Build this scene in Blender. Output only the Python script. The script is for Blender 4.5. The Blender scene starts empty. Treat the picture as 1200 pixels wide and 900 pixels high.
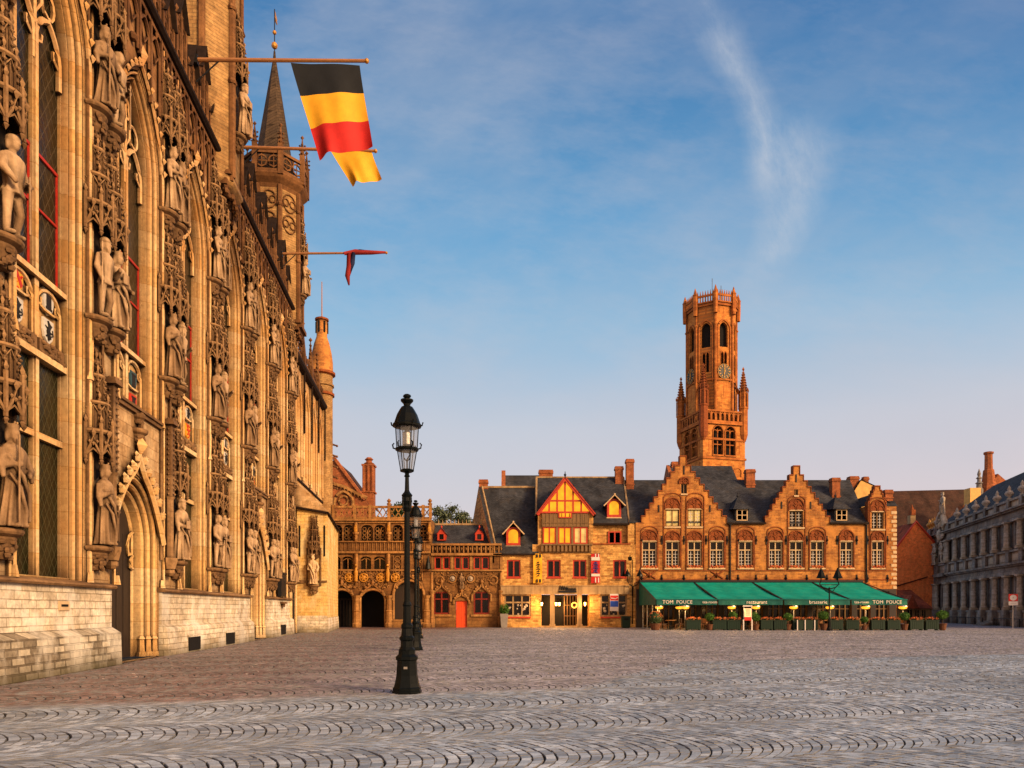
import bpy, math, random
from mathutils import Vector, Matrix
from mathutils.geometry import tessellate_polygon
random.seed(7)
PI = math.pi
R = math.radians
scene = bpy.context.scene
C = scene.collection

# ------------------------------------------------------------------ helpers
class MB:
    """collects shapes and links them as one mesh object"""
    def __init__(s):
        s.v = []; s.f = []; s.mi = []; s.cm = 0
    def add(s, vs, fs, M=None):
        o = len(s.v)
        if M is not None:
            vs = [M @ Vector(p) for p in vs]
        s.v.extend([tuple(p) for p in vs])
        for f in fs:
            s.f.append([i + o for i in f]); s.mi.append(s.cm)
        return s
    def mb(s, other, M=None):
        return s.add(other.v, other.f, M)
    def box(s, x0, x1, y0, y1, z0, z1):
        return s.add([(x0,y0,z0),(x1,y0,z0),(x1,y1,z0),(x0,y1,z0),(x0,y0,z1),(x1,y0,z1),(x1,y1,z1),(x0,y1,z1)],
                     [(0,3,2,1),(4,5,6,7),(0,1,5,4),(1,2,6,5),(2,3,7,6),(3,0,4,7)])
    def tbox(s, x0, x1, y0, y1, z0, z1, ix, iy):
        """box whose top is inset by ix, iy"""
        return s.add([(x0,y0,z0),(x1,y0,z0),(x1,y1,z0),(x0,y1,z0),(x0+ix,y0+iy,z1),(x1-ix,y0+iy,z1),(x1-ix,y1-iy,z1),(x0+ix,y1-iy,z1)],
                     [(0,3,2,1),(4,5,6,7),(0,1,5,4),(1,2,6,5),(2,3,7,6),(3,0,4,7)])
    def prism(s, poly, y0, y1):
        """polygon in x,z pushed from y0 to y1"""
        n = len(poly)
        vs = [(x,y0,z) for x,z in poly] + [(x,y1,z) for x,z in poly]
        tr = tessellate_polygon([[Vector((x,z,0)) for x,z in poly]])
        fs = [tuple(t) for t in tr] + [tuple(i+n for i in t) for t in tr]
        fs += [(i,(i+1)%n,(i+1)%n+n,i+n) for i in range(n)]
        return s.add(vs, fs)
    def prismx(s, poly, x0, x1):
        """polygon in y,z pushed along x"""
        n = len(poly)
        vs = [(x0,y,z) for y,z in poly] + [(x1,y,z) for y,z in poly]
        fs = [tuple(range(n)), tuple(range(n,2*n))]
        fs += [(i,(i+1)%n,(i+1)%n+n,i+n) for i in range(n)]
        return s.add(vs, fs)
    def lathe(s, prof, cx=0, cy=0, n=12, rot=0, sx=1, sy=1, M=None):
        vs = []; fs = []
        m = len(prof)
        for r, z in prof:
            for k in range(n):
                a = rot + 2*PI*k/n
                vs.append((cx+sx*r*math.cos(a), cy+sy*r*math.sin(a), z))
        for i in range(m-1):
            for k in range(n):
                k2 = (k+1) % n
                fs.append((i*n+k, i*n+k2, (i+1)*n+k2, (i+1)*n+k))
        fs.append(tuple(range(n))); fs.append(tuple(range((m-1)*n, m*n)))
        return s.add(vs, fs, M)
    def frust(s, cx, cy, z0, z1, r0, r1, n=8, rot=0):
        return s.lathe([(r0,z0),(max(r1,.002),z1)], cx, cy, n, rot)
    def tube(s, pts, r, n=6, closed=False):
        pts = [Vector(p) for p in pts]
        m = len(pts)
        vs = []; fs = []
        up0 = Vector((0,0,1))
        for i, p in enumerate(pts):
            if closed:
                t = pts[(i+1)%m] - pts[i-1]
            else:
                t = pts[min(i+1,m-1)] - pts[max(i-1,0)]
            if t.length < 1e-9: t = Vector((0,0,1))
            t.normalize()
            a = up0 if abs(t.z) < .9 else Vector((0,1,0))
            b = t.cross(a).normalized(); c = b.cross(t)
            rr = r[i] if isinstance(r, (list,tuple)) else r
            for k in range(n):
                an = 2*PI*(k+.5)/n
                vs.append(p + rr*(math.cos(an)*b + math.sin(an)*c))
        for i in range(m if closed else m-1):
            j = (i+1) % m
            for k in range(n):
                k2 = (k+1) % n
                fs.append((i*n+k, i*n+k2, j*n+k2, j*n+k))
        if not closed:
            fs.append(tuple(range(n))); fs.append(tuple(range((m-1)*n, m*n)))
        return s.add(vs, fs)
    def ball(s, c, r, n=8, m=5, sc=(1,1,1)):
        vs = []; fs = []
        for i in range(1, m):
            th = PI*i/m
            for k in range(n):
                a = 2*PI*k/n
                vs.append((c[0]+sc[0]*r*math.sin(th)*math.cos(a), c[1]+sc[1]*r*math.sin(th)*math.sin(a), c[2]+sc[2]*r*math.cos(th)))
        t = len(vs); vs.append((c[0],c[1],c[2]+sc[2]*r)); vs.append((c[0],c[1],c[2]-sc[2]*r))
        for i in range(m-2):
            for k in range(n):
                k2 = (k+1)%n
                fs.append((i*n+k,(i+1)*n+k,(i+1)*n+k2,i*n+k2))
        for k in range(n):
            k2 = (k+1)%n
            fs.append((t,k,k2)); fs.append((t+1,(m-2)*n+k2,(m-2)*n+k))
        return s.add(vs, fs)
    def octa(s, c, r, sz=1):
        x,y,z = c
        return s.add([(x-r,y,z),(x+r,y,z),(x,y-r,z),(x,y+r,z),(x,y,z-r*sz),(x,y,z+r*sz)],
                     [(0,2,5),(2,1,5),(1,3,5),(3,0,5),(2,0,4),(1,2,4),(3,1,4),(0,3,4)])
    def loops(s, loops, closed=True, capl=False):
        n = len(loops[0]); vs = []; fs = []
        for l in loops: vs.extend(l)
        for i in range(len(loops)-1):
            for k in range(n if closed else n-1):
                k2 = (k+1)%n
                fs.append((i*n+k,i*n+k2,(i+1)*n+k2,(i+1)*n+k))
        if capl: fs.append(tuple(range((len(loops)-1)*n, len(loops)*n)))
        return s.add(vs, fs)
    def wall(s, outer, holes, y, rev):
        """flat wall in x,z at y with holes whose reveals go back by rev"""
        polys = [[Vector((a,b,0)) for a,b in outer]] + [[Vector((a,b,0)) for a,b in h] for h in holes]
        flat = [(p.x,y,p.y) for pl in polys for p in pl]
        s.add(flat, [tuple(t) for t in tessellate_polygon(polys)])
        for h in holes:
            if rev: s.loops([[(a,y,b) for a,b in h], [(a,y+rev,b) for a,b in h]])
        return s
    def build(s, name, m, parent=None, smooth=False):
        me = bpy.data.meshes.new(name)
        me.from_pydata(s.v, [], s.f)
        ms = m if isinstance(m, (list,tuple)) else [m]
        for x in ms: me.materials.append(x)
        if len(ms) > 1: me.polygons.foreach_set('material_index', s.mi)
        if smooth:
            me.polygons.foreach_set('use_smooth', [True]*len(me.polygons))
        me.update()
        return link(name, me, parent)

def link(name, me, parent=None):
    o = bpy.data.objects.new(name, me); C.objects.link(o)
    if parent is not None: o.parent = parent
    return o
def tag(o, label=None, cat=None, group=None, kind=None):
    if label: o['label'] = label
    if cat: o['category'] = cat
    if group: o['group'] = group
    if kind: o['kind'] = kind
    return o
def thing(name, label, cat, loc=(0,0,0), rotz=0, group=None):
    o = bpy.data.objects.new(name, None); C.objects.link(o)
    o.empty_display_size = .3
    o.location = loc; o.rotation_euler = (0,0,rotz)
    return tag(o, label, cat, group)
KIDS = {}
def dup(o, loc=None, rotz=None, label=None, parent=None, scale=None):
    c = o.copy(); C.objects.link(c)
    if parent is not None: c.parent = parent
    if loc is not None: c.location = loc
    if rotz is not None: c.rotation_euler = (0,0,rotz)
    if scale is not None: c.scale = scale
    if label: c['label'] = label
    for ch in list(o.children):
        d = ch.copy(); C.objects.link(d); d.parent = c
        for g in list(ch.children):
            e = g.copy(); C.objects.link(e); e.parent = d
    return c

def arch(x0, x1, zb, zs, za, n=8):
    """pointed opening outline, clockwise from the lower left"""
    w = (x1-x0)/2; h = za-zs
    pts = [(x0,zb)]
    if h >= w*.999:
        rad = (w*w+h*h)/(2*w); cx = x0+rad
        a1 = math.asin(min(1,h/rad))
        left = [(cx-rad*math.cos(a1*i/n), zs+rad*math.sin(a1*i/n)) for i in range(n+1)]
    else:
        left = [(x0+w-w*math.cos(PI/2*i/n), zs+h*math.sin(PI/2*i/n)) for i in range(n+1)]
    pts += left
    pts += [(x0+x1-a, b) for a,b in reversed(left[:-1])]
    pts += [(x1,zb)]
    return pts
def rect(x0, x1, z0, z1): return [(x0,z0),(x0,z1),(x1,z1),(x1,z0)]
def a3(pts, y): return [(a,y,b) for a,b in pts]

def text_mesh(txt, size, extrude=.01):
    cu = bpy.data.curves.new('lettering', 'FONT'); cu.body = txt; cu.size = size; cu.extrude = extrude
    cu.align_x = 'CENTER'; cu.align_y = 'CENTER'; cu.resolution_u = 2
    o = bpy.data.objects.new('lettering', cu); C.objects.link(o)
    dg = bpy.context.evaluated_depsgraph_get()
    me = bpy.data.meshes.new_from_object(o.evaluated_get(dg))
    bpy.data.objects.remove(o); bpy.data.curves.remove(cu)
    me.materials.clear()
    return me
def remesh(mb, vox, smooth=2, name='carving'):
    me = bpy.data.meshes.new(name); me.from_pydata(mb.v, [], mb.f); me.update()
    o = bpy.data.objects.new(name, me); C.objects.link(o)
    m = o.modifiers.new('r','REMESH'); m.mode = 'VOXEL'; m.voxel_size = vox; m.use_smooth_shade = True
    if smooth:
        q = o.modifiers.new('s','SMOOTH'); q.factor = .5; q.iterations = smooth
    dg = bpy.context.evaluated_depsgraph_get()
    out = bpy.data.meshes.new_from_object(o.evaluated_get(dg))
    bpy.data.objects.remove(o); bpy.data.meshes.remove(me)
    out.name = name
    return out

# ------------------------------------------------------------------ materials
class NT:
    def __init__(s, name):
        s.m = bpy.data.materials.new(name); s.m.use_nodes = True
        s.t = s.m.node_tree; s.t.nodes.clear()
        s.out = s.n('ShaderNodeOutputMaterial'); s.b = s.n('ShaderNodeBsdfPrincipled')
        s.t.links.new(s.b.outputs[0], s.out.inputs[0])
        s.co = None
    def n(s, ty, **kw):
        x = s.t.nodes.new(ty)
        for k, v in kw.items(): setattr(x, k, v)
        return x
    def l(s, a, b): s.t.links.new(a, b)
    def set(s, sock, v):
        if hasattr(v, 'links') or isinstance(v, bpy.types.NodeSocket): s.l(v, sock)
        else: sock.default_value = v
    def obj(s):
        if s.co is None: s.co = s.n('ShaderNodeTexCoord').outputs['Object']
        return s.co
    def math(s, op, a, b=0.0, c=None, clamp=False):
        x = s.n('ShaderNodeMath', operation=op, use_clamp=clamp)
        s.set(x.inputs[0], a); s.set(x.inputs[1], b)
        if c is not None: s.set(x.inputs[2], c)
        return x.outputs[0]
    def mix(s, f, a, b, mode='MIX'):
        x = s.n('ShaderNodeMix', data_type='RGBA', blend_type=mode)
        s.set(x.inputs[0], f)
        for i, v in ((6,a),(7,b)):
            if isinstance(v, (tuple,list)) and len(v) == 3: v = (*v,1)
            s.set(x.inputs[i], v)
        return x.outputs[2]
    def ramp(s, f, stops, interp='LINEAR'):
        x = s.n('ShaderNodeValToRGB'); x.color_ramp.interpolation = interp
        e = x.color_ramp.elements
        while len(e) < len(stops): e.new(.5)
        for i, (p, c) in enumerate(stops):
            e[i].position = p
            e[i].color = (*c,1) if isinstance(c, (tuple,list)) else (c,c,c,1)
        s.l(f, x.inputs[0]); return x.outputs[0]
    def noise(s, scale, detail=4, rough=.55, vec=None, sc=None):
        v = vec if vec is not None else s.obj()
        if sc is not None:
            mp = s.n('ShaderNodeMapping'); mp.inputs['Scale'].default_value = sc
            s.l(v, mp.inputs[0]); v = mp.outputs[0]
        x = s.n('ShaderNodeTexNoise'); x.inputs['Scale'].default_value = scale
        x.inputs['Detail'].default_value = detail; x.inputs['Roughness'].default_value = rough
        s.l(v, x.inputs['Vector']); return x.outputs['Fac']
    def sep(s, v=None):
        x = s.n('ShaderNodeSeparateXYZ'); s.l(v if v is not None else s.obj(), x.inputs[0]); return x.outputs
    def comb(s, x, y, z=0.0):
        c = s.n('ShaderNodeCombineXYZ'); s.set(c.inputs[0],x); s.set(c.inputs[1],y); s.set(c.inputs[2],z); return c.outputs[0]
    def bump(s, h, strength=.4, dist=.03):
        x = s.n('ShaderNodeBump'); x.inputs['Strength'].default_value = strength; x.inputs['Distance'].default_value = dist
        s.l(h, x.inputs['Height']); s.l(x.outputs[0], s.b.inputs['Normal'])
    def fin(s, col, rough=.8, spec=.3, metal=0):
        if isinstance(col, (tuple,list)) and len(col) == 3: col = (*col,1)
        s.set(s.b.inputs['Base Color'], col); s.set(s.b.inputs['Roughness'], rough)
        s.b.inputs['Specular IOR Level'].default_value = spec; s.b.inputs['Metallic'].default_value = metal
        return s.m

def masonry(name, c1, c2, mort, bw, bh, ms=.012, stain=.6, streak=.5, bumps=.5, ao=0, stain_col=(.10,.055,.025), damp=0, patch=None, seed=0.0, bias=0.0, hgt=0, mot=.75, msc=2.4, aod=.7):
    t = NT(name)
    o = t.sep()
    u = t.math('ADD', o[0], o[1])
    w = t.noise(1.3, 2)
    vec = t.comb(t.math('ADD', u, seed), t.math('MULTIPLY_ADD', w, .03, o[2]))
    br = t.n('ShaderNodeTexBrick')
    t.l(vec, br.inputs['Vector'])
    br.inputs['Color1'].default_value = (*c1,1); br.inputs['Color2'].default_value = (*c2,1); br.inputs['Mortar'].default_value = (*mort,1)
    br.inputs['Scale'].default_value = 1; br.inputs['Mortar Size'].default_value = ms; br.inputs['Mortar Smooth'].default_value = .3
    br.inputs['Brick Width'].default_value = bw; br.inputs['Row Height'].default_value = bh; br.inputs['Bias'].default_value = bias
    col = br.outputs['Color']
    fine = t.noise(9, 6, .65)
    col = t.mix(.85, col, t.ramp(fine, [(.25,.55),(.5,1.0),(.75,1.35)]), 'MULTIPLY')
    col = t.mix(mot, col, t.ramp(t.noise(msc, 5, .62), [(.30,.50),(.52,1.0),(.72,1.45)]), 'MULTIPLY')
    big = t.noise(.45, 6, .6)
    if patch:
        col = t.mix(t.ramp(t.noise(.9, 5, .6, sc=(1,1,.7)), [(.48,0.0),(.62,.75)]), col, patch)
    col = t.mix(t.math('MULTIPLY', t.ramp(big, [(.45,0.0),(.72,1.0)]), stain), col, t.mix(1.0, col, stain_col, 'MULTIPLY') if False else stain_col)
    st = t.noise(1.0, 5, .6, sc=(2.2,2.2,.16))
    col = t.mix(t.math('MULTIPLY', t.ramp(st, [(.5,0.0),(.75,1.0)]), streak), col, stain_col)
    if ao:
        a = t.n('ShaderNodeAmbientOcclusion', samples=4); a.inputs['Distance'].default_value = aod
        col = t.mix(t.math('MULTIPLY', t.ramp(a.outputs['AO'], [(.38,1.0),(.90,0.0)]), ao), col, (.038,.017,.007))  # ambient occlusion puts recess shade, with crevice grime, into the colour
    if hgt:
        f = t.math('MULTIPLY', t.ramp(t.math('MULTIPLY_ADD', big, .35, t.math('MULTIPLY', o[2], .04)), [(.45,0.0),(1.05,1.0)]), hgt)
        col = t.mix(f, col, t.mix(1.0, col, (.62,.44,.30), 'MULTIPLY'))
    if damp:
        col = t.mix(t.math('MULTIPLY', t.ramp(t.math('MULTIPLY_ADD', big, 1.2, t.math('MULTIPLY', o[2], .9)), [(.45,1.0),(1.1,0.0)]), damp), col, (.07,.06,.025))
    h = t.math('SUBTRACT', t.math('MULTIPLY', fine, .5), br.outputs['Fac'])
    t.bump(h, bumps, .02)
    return t.fin(col, .85, .25)

def plain(name, col, rough=.6, var=.35, scale=6, spec=.3, metal=0, bumps=.15, bscale=None, streak=0, dark=None, sc=None):
    t = NT(name)
    n = t.noise(scale, 5, .6, sc=sc)
    c = t.mix(1.0, col, t.ramp(n, [(.25,1-var),(.75,1+var)]), 'MULTIPLY')
    if streak:
        st = t.noise(1.2, 5, .6, sc=(2,2,.15))
        c = t.mix(t.math('MULTIPLY', t.ramp(st, [(.45,0.0),(.75,1.0)]), streak), c, dark or tuple(x*.35 for x in col))
    if bumps: t.bump(t.noise(bscale or scale*3, 5, .6), bumps, .02)
    return t.fin(c, rough, spec, metal)

def slate(name, c1, c2, bw=.28, bh=.18):
    t = NT(name)
    o = t.sep()
    vec = t.comb(t.math('ADD', o[0], 0.0), t.math('ADD', o[2], t.math('MULTIPLY', o[1], .7)))
    br = t.n('ShaderNodeTexBrick'); t.l(vec, br.inputs['Vector'])
    br.inputs['Color1'].default_value = (*c1,1); br.inputs['Color2'].default_value = (*c2,1); br.inputs['Mortar'].default_value = (*[x*.35 for x in c1],1)
    br.inputs['Scale'].default_value = 1; br.inputs['Mortar Size'].default_value = .012; br.inputs['Brick Width'].default_value = bw; br.inputs['Row Height'].default_value = bh
    col = br.outputs['Color']
    big = t.noise(.5, 6, .65, sc=(1.6,1.6,.35))
    col = t.mix(.95, col, t.ramp(big, [(.3,.45),(.7,1.6)]), 'MULTIPLY')
    col = t.mix(t.math('MULTIPLY', t.ramp(t.noise(1.1, 5, .65), [(.52,0.0),(.74,1.0)]), .55), col, (.07,.052,.034))
    t.bump(t.math('SUBTRACT', t.noise(14,3), br.outputs['Fac']), .8, .03)
    return t.fin(col, .8, .12)

def glassm(name, col, rough=.12, lead=None, lsc=5.0, spec=.6):
    t = NT(name)
    n = t.noise(2.2, 3)
    c = t.mix(t.ramp(n, [(.35,0.0),(.7,1.0)]), tuple(x*.45 for x in col), col)
    if lead:
        o = t.sep(); u = t.math('ADD', o[0], o[1])
        a = t.math('MULTIPLY', t.math('ADD', u, t.math('MULTIPLY', o[2], .6)), lsc); b = t.math('MULTIPLY', t.math('SUBTRACT', u, t.math('MULTIPLY', o[2], .6)), lsc)
        la = t.math('LESS_THAN', t.math('FRACT', a), .1); lb = t.math('LESS_THAN', t.math('FRACT', b), .1)
        lm = t.math('MAXIMUM', la, lb)
        c = t.mix(lm, c, lead)
        t.bump(t.math('ADD', lm, t.noise(6,2)), .5, .02)
    return t.fin(c, rough, spec)

def glow(name, col, base, strength, var=.3, scale=3):
    t = NT(name)
    n = t.noise(scale, 3)
    c = t.mix(1.0, col, t.ramp(n, [(.3,1-var),(.7,1+var)]), 'MULTIPLY')
    t.l(c, t.b.inputs['Emission Color']); t.b.inputs['Emission Strength'].default_value = strength
    return t.fin(base, .25, .3)

def leafy(name, c1, c2):
    t = NT(name)
    g = t.n('ShaderNodeNewGeometry')
    c = t.mix(g.outputs['Random Per Island'], c1, c2)
    return t.fin(c, .6, .25)

M = {}
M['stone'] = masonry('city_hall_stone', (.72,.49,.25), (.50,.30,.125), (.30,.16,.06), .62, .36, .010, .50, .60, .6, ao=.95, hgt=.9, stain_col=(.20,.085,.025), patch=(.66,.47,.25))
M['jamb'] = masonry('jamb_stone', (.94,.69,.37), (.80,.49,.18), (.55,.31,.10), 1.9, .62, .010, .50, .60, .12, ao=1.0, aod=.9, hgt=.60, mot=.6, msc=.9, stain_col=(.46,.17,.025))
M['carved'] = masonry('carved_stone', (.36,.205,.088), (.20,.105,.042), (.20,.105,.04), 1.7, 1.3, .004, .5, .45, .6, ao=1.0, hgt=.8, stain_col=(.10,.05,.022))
def statuem(name, c, dark):
    t = NT(name)
    n = t.noise(3, 5, .6)
    col = t.mix(1.0, c, t.ramp(n, [(.25,.6),(.75,1.35)]), 'MULTIPLY')
    st = t.noise(1.6, 5, .6, sc=(2,2,.3))
    col = t.mix(t.math('MULTIPLY', t.ramp(st, [(.40,0.0),(.66,1.0)]), .8), col, dark)
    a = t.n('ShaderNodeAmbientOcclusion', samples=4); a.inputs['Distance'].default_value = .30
    col = t.mix(t.ramp(a.outputs['AO'], [(.38,1.0),(.95,0.0)]), col, (.035,.017,.008))  # crevice shade blended into the statue colour
    t.bump(t.noise(13, 6, .7), .7, .03)
    return t.fin(col, .85, .2)
M['statue'] = statuem('statue_stone', (.52,.345,.19), (.16,.082,.035))
M['statue_dark'] = statuem('weathered_statue_stone', (.38,.235,.12), (.085,.043,.019))
M['plinth'] = masonry('plinth_stone', (.86,.76,.58), (.66,.53,.35), (.40,.31,.19), .62, .21, .014, .35, .25, .7, ao=.6, damp=.75, patch=(.92,.86,.72))
M['rubble'] = masonry('plinth_rubble', (.62,.53,.37), (.22,.175,.115), (.18,.14,.09), .52, .19, .026, .55, .35, 1.2, ao=.6, damp=.9, patch=(.88,.81,.65), stain_col=(.12,.08,.04))
M['lead'] = plain('lead_gutter', (.022,.013,.009), .85, .5, 4, .1)
M['turretbrick'] = masonry('turret_brick', (.46,.27,.10), (.34,.185,.065), (.24,.14,.06), .42, .16, .012, .5, .4, .6, ao=.5, stain_col=(.16,.075,.025))
M['darkslate'] = slate('spire_slate', (.085,.055,.032), (.055,.037,.024), .3, .22)
M['leaded'] = glassm('leaded_glass', (.011,.010,.004), .25, lead=(.055,.042,.022), lsc=3.2, spec=.3)
M['leaded2'] = glassm('leaded_glass_green', (.010,.014,.004), .25, lead=(.045,.045,.020), lsc=4.0, spec=.3)
M['redframe'] = plain('red_paint', (.42,.022,.012), .45, .3, 8)
M['hood_shade'] = plain('hood_shade_black', (.018,.011,.006), .95, .5, 4)  # near-black that paints the shade of the canopy hollows
M['door'] = plain('dark_oak', (.030,.020,.014), .55, .4, 5, sc=(8,8,.5))
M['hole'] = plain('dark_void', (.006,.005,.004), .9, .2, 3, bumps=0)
M['gold'] = plain('gilding', (.50,.23,.03), .5, .4, 6, .4, .25)
M['dialgold'] = plain('dial_gold', (.62,.33,.06), .6, .2, 8)
M['white_shield'] = plain('shield_white', (.62,.58,.50), .6, .2, 8)
M['gold_shield'] = plain('shield_gold', (.75,.36,.03), .5, .2, 8)
M['red_shield'] = plain('shield_red', (.50,.035,.015), .5, .2, 8)
M['blue_shield'] = plain('shield_blue', (.03,.08,.10), .5, .2, 8)
M['black_paint'] = plain('black_paint', (.010,.010,.011), .5, .2, 8)
M['iron'] = plain('lamp_iron', (.003,.0045,.004), .38, .35, 14, .14, 0, .2)
M['slate'] = slate('roof_slate', (.058,.060,.066), (.034,.035,.039))
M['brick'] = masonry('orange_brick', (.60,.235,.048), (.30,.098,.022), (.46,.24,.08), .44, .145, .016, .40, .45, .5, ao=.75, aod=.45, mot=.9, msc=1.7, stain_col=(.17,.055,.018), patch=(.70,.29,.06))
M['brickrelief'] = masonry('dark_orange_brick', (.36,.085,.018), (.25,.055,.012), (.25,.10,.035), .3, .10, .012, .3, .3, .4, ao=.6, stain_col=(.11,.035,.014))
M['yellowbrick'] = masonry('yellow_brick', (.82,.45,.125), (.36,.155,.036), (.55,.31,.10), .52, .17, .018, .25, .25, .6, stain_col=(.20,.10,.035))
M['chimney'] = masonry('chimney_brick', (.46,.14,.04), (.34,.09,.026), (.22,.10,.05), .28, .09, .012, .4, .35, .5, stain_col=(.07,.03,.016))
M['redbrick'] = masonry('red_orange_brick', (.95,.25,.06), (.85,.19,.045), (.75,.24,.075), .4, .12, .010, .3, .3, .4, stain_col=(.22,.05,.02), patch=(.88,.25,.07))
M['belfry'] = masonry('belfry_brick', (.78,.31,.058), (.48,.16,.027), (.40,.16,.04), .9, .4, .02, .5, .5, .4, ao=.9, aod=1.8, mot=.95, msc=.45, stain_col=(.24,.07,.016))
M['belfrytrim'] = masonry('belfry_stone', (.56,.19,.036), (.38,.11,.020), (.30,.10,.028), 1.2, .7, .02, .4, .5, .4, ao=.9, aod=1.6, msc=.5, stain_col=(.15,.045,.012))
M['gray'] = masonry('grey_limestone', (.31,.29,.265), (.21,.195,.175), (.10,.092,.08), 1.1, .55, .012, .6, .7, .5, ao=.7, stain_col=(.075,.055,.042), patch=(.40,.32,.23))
M['graypale'] = masonry('pale_limestone', (.56,.47,.37), (.42,.34,.25), (.24,.19,.14), 1.1, .55, .012, .5, .6, .5, ao=.6, stain_col=(.13,.095,.065), patch=(.62,.46,.28))  # paler limestone for columns, panels and carvings
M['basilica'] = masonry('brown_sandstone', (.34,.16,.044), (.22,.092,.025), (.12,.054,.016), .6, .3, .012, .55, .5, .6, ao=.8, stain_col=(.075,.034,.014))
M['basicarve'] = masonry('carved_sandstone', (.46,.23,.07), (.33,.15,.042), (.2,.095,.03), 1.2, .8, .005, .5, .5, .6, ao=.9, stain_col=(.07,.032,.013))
M['annex'] = masonry('golden_stone', (.95,.66,.24), (.80,.50,.15), (.5,.3,.09), .55, .24, .012, .35, .35, .6, ao=.4, mot=.5, stain_col=(.40,.18,.045), patch=(.98,.80,.42))
M['concrete'] = plain('concrete', (.40,.26,.12), .85, .3, 2, bumps=.2, streak=.9, dark=(.13,.07,.03))
M['whitestone'] = plain('white_stone_trim', (.62,.43,.23), .8, .25, 3, bumps=.15)
M['redpaint'] = plain('red_window_paint', (.46,.045,.018), .5, .25, 6)
M['timber'] = plain('grey_timber', (.22,.125,.05), .8, .4, 3, sc=(6,6,.6), streak=.6, dark=(.06,.034,.016))
M['amberglass'] = glow('glowing_amber_glass', (1.0,.38,.01), (.12,.05,.004), 1.15, .32, 1.3)  # panes that glow amber by emission
M['amberglass2'] = glow('lit_curtain_glass', (1.0,.60,.16), (.4,.25,.08), .60, .4, 2.5)
M['shopglass'] = glassm('dark_window_glass', (.014,.010,.008), .12, spec=.22)
M['whitepaint'] = plain('white_paint', (.62,.56,.48), .5, .15, 8)
M['orangedoor'] = plain('orange_red_door', (.80,.085,.018), .45, .12, 5)
M['lampglow'] = glow('lamp_glow', (1.0,.42,.05), (.8,.5,.2), 4.0, .1)
M['heatglow'] = glow('heater_glow', (1.0,.36,.02), (.06,.02,.004), 1.9, .3, 6)
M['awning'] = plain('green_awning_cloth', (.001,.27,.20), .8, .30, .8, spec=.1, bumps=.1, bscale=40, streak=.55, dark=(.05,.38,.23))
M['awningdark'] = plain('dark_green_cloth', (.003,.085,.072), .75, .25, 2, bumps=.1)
M['green_box'] = plain('dark_green_box', (.002,.018,.007), .6, .35, 6, sc=(8,8,.6))
M['steel'] = plain('steel', (.42,.40,.37), .35, .2, 8, .5, .7)
M['terracotta'] = plain('terracotta', (.13,.05,.022), .8, .3, 5)
M['greypot'] = plain('grey_planter', (.26,.23,.20), .7, .2, 5)
M['leafg'] = leafy('topiary_leaves', (.02,.07,.008), (.09,.20,.025))
M['leafp'] = leafy('pale_tree_leaves', (.05,.075,.03), (.16,.19,.11))
M['leafd'] = leafy('dark_tree_leaves', (.02,.045,.012), (.055,.09,.03))
M['flower'] = leafy('flower_petals', (.50,.06,.03), (.70,.26,.06))
M['bark'] = plain('bark', (.06,.04,.025), .9, .4, 8)
M['wood'] = plain('chair_wood', (.28,.12,.04), .6, .3, 6)
M['rattan'] = plain('dark_rattan', (.05,.025,.012), .7, .4, 30)
M['yellowcloth'] = plain('yellow_cloth', (.85,.42,.02), .7, .12, 3)
M['redcloth'] = plain('red_cloth', (.55,.018,.014), .7, .15, 3)
M['dullred'] = plain('dull_red_cloth', (.26,.018,.016), .8, .2, 3)
M['navycloth'] = plain('navy_cloth', (.012,.018,.07), .8, .2, 3)
M['blackcloth'] = plain('black_cloth', (.010,.012,.015), .8, .2, 3)
M['bluecloth'] = plain('blue_cloth', (.03,.045,.22), .7, .15, 3)
M['pole'] = plain('pole_varnish', (.34,.15,.055), .5, .25, 4, sc=(1,1,6))
M['signred'] = plain('sign_red', (.60,.03,.02), .4, .08, 4)
M['signwhite'] = plain('sign_white', (.70,.62,.54), .4, .08, 4)
M['signblue'] = plain('sign_blue', (.02,.09,.50), .4, .08, 4)
M['menu'] = glow('lit_menu_panel', (1.0,.62,.22), (.7,.5,.3), .75, .25, 8)
M['tile'] = slate('red_roof_tile', (.34,.075,.03), (.22,.045,.02), .3, .25)
M['browntile'] = slate('brown_roof_tile', (.075,.036,.022), (.05,.025,.017), .3, .25)
M['yellowwall'] = plain('yellow_render', (.72,.42,.12), .8, .25, 2)
def lantern_glass():
    t = NT('lantern_glass')
    tr = t.n('ShaderNodeBsdfTransparent'); tr.inputs[0].default_value = (.90,.92,.94,1)
    mx = t.n('ShaderNodeMixShader'); mx.inputs[0].default_value = .22
    t.fin(t.mix(t.noise(5,3), (.30,.30,.30), (.50,.50,.50)), .08, .6)
    t.l(tr.outputs[0], mx.inputs[1]); t.l(t.b.outputs[0], mx.inputs[2]); t.l(mx.outputs[0], t.out.inputs[0])
    return t.m
M['lglass'] = lantern_glass()
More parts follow.
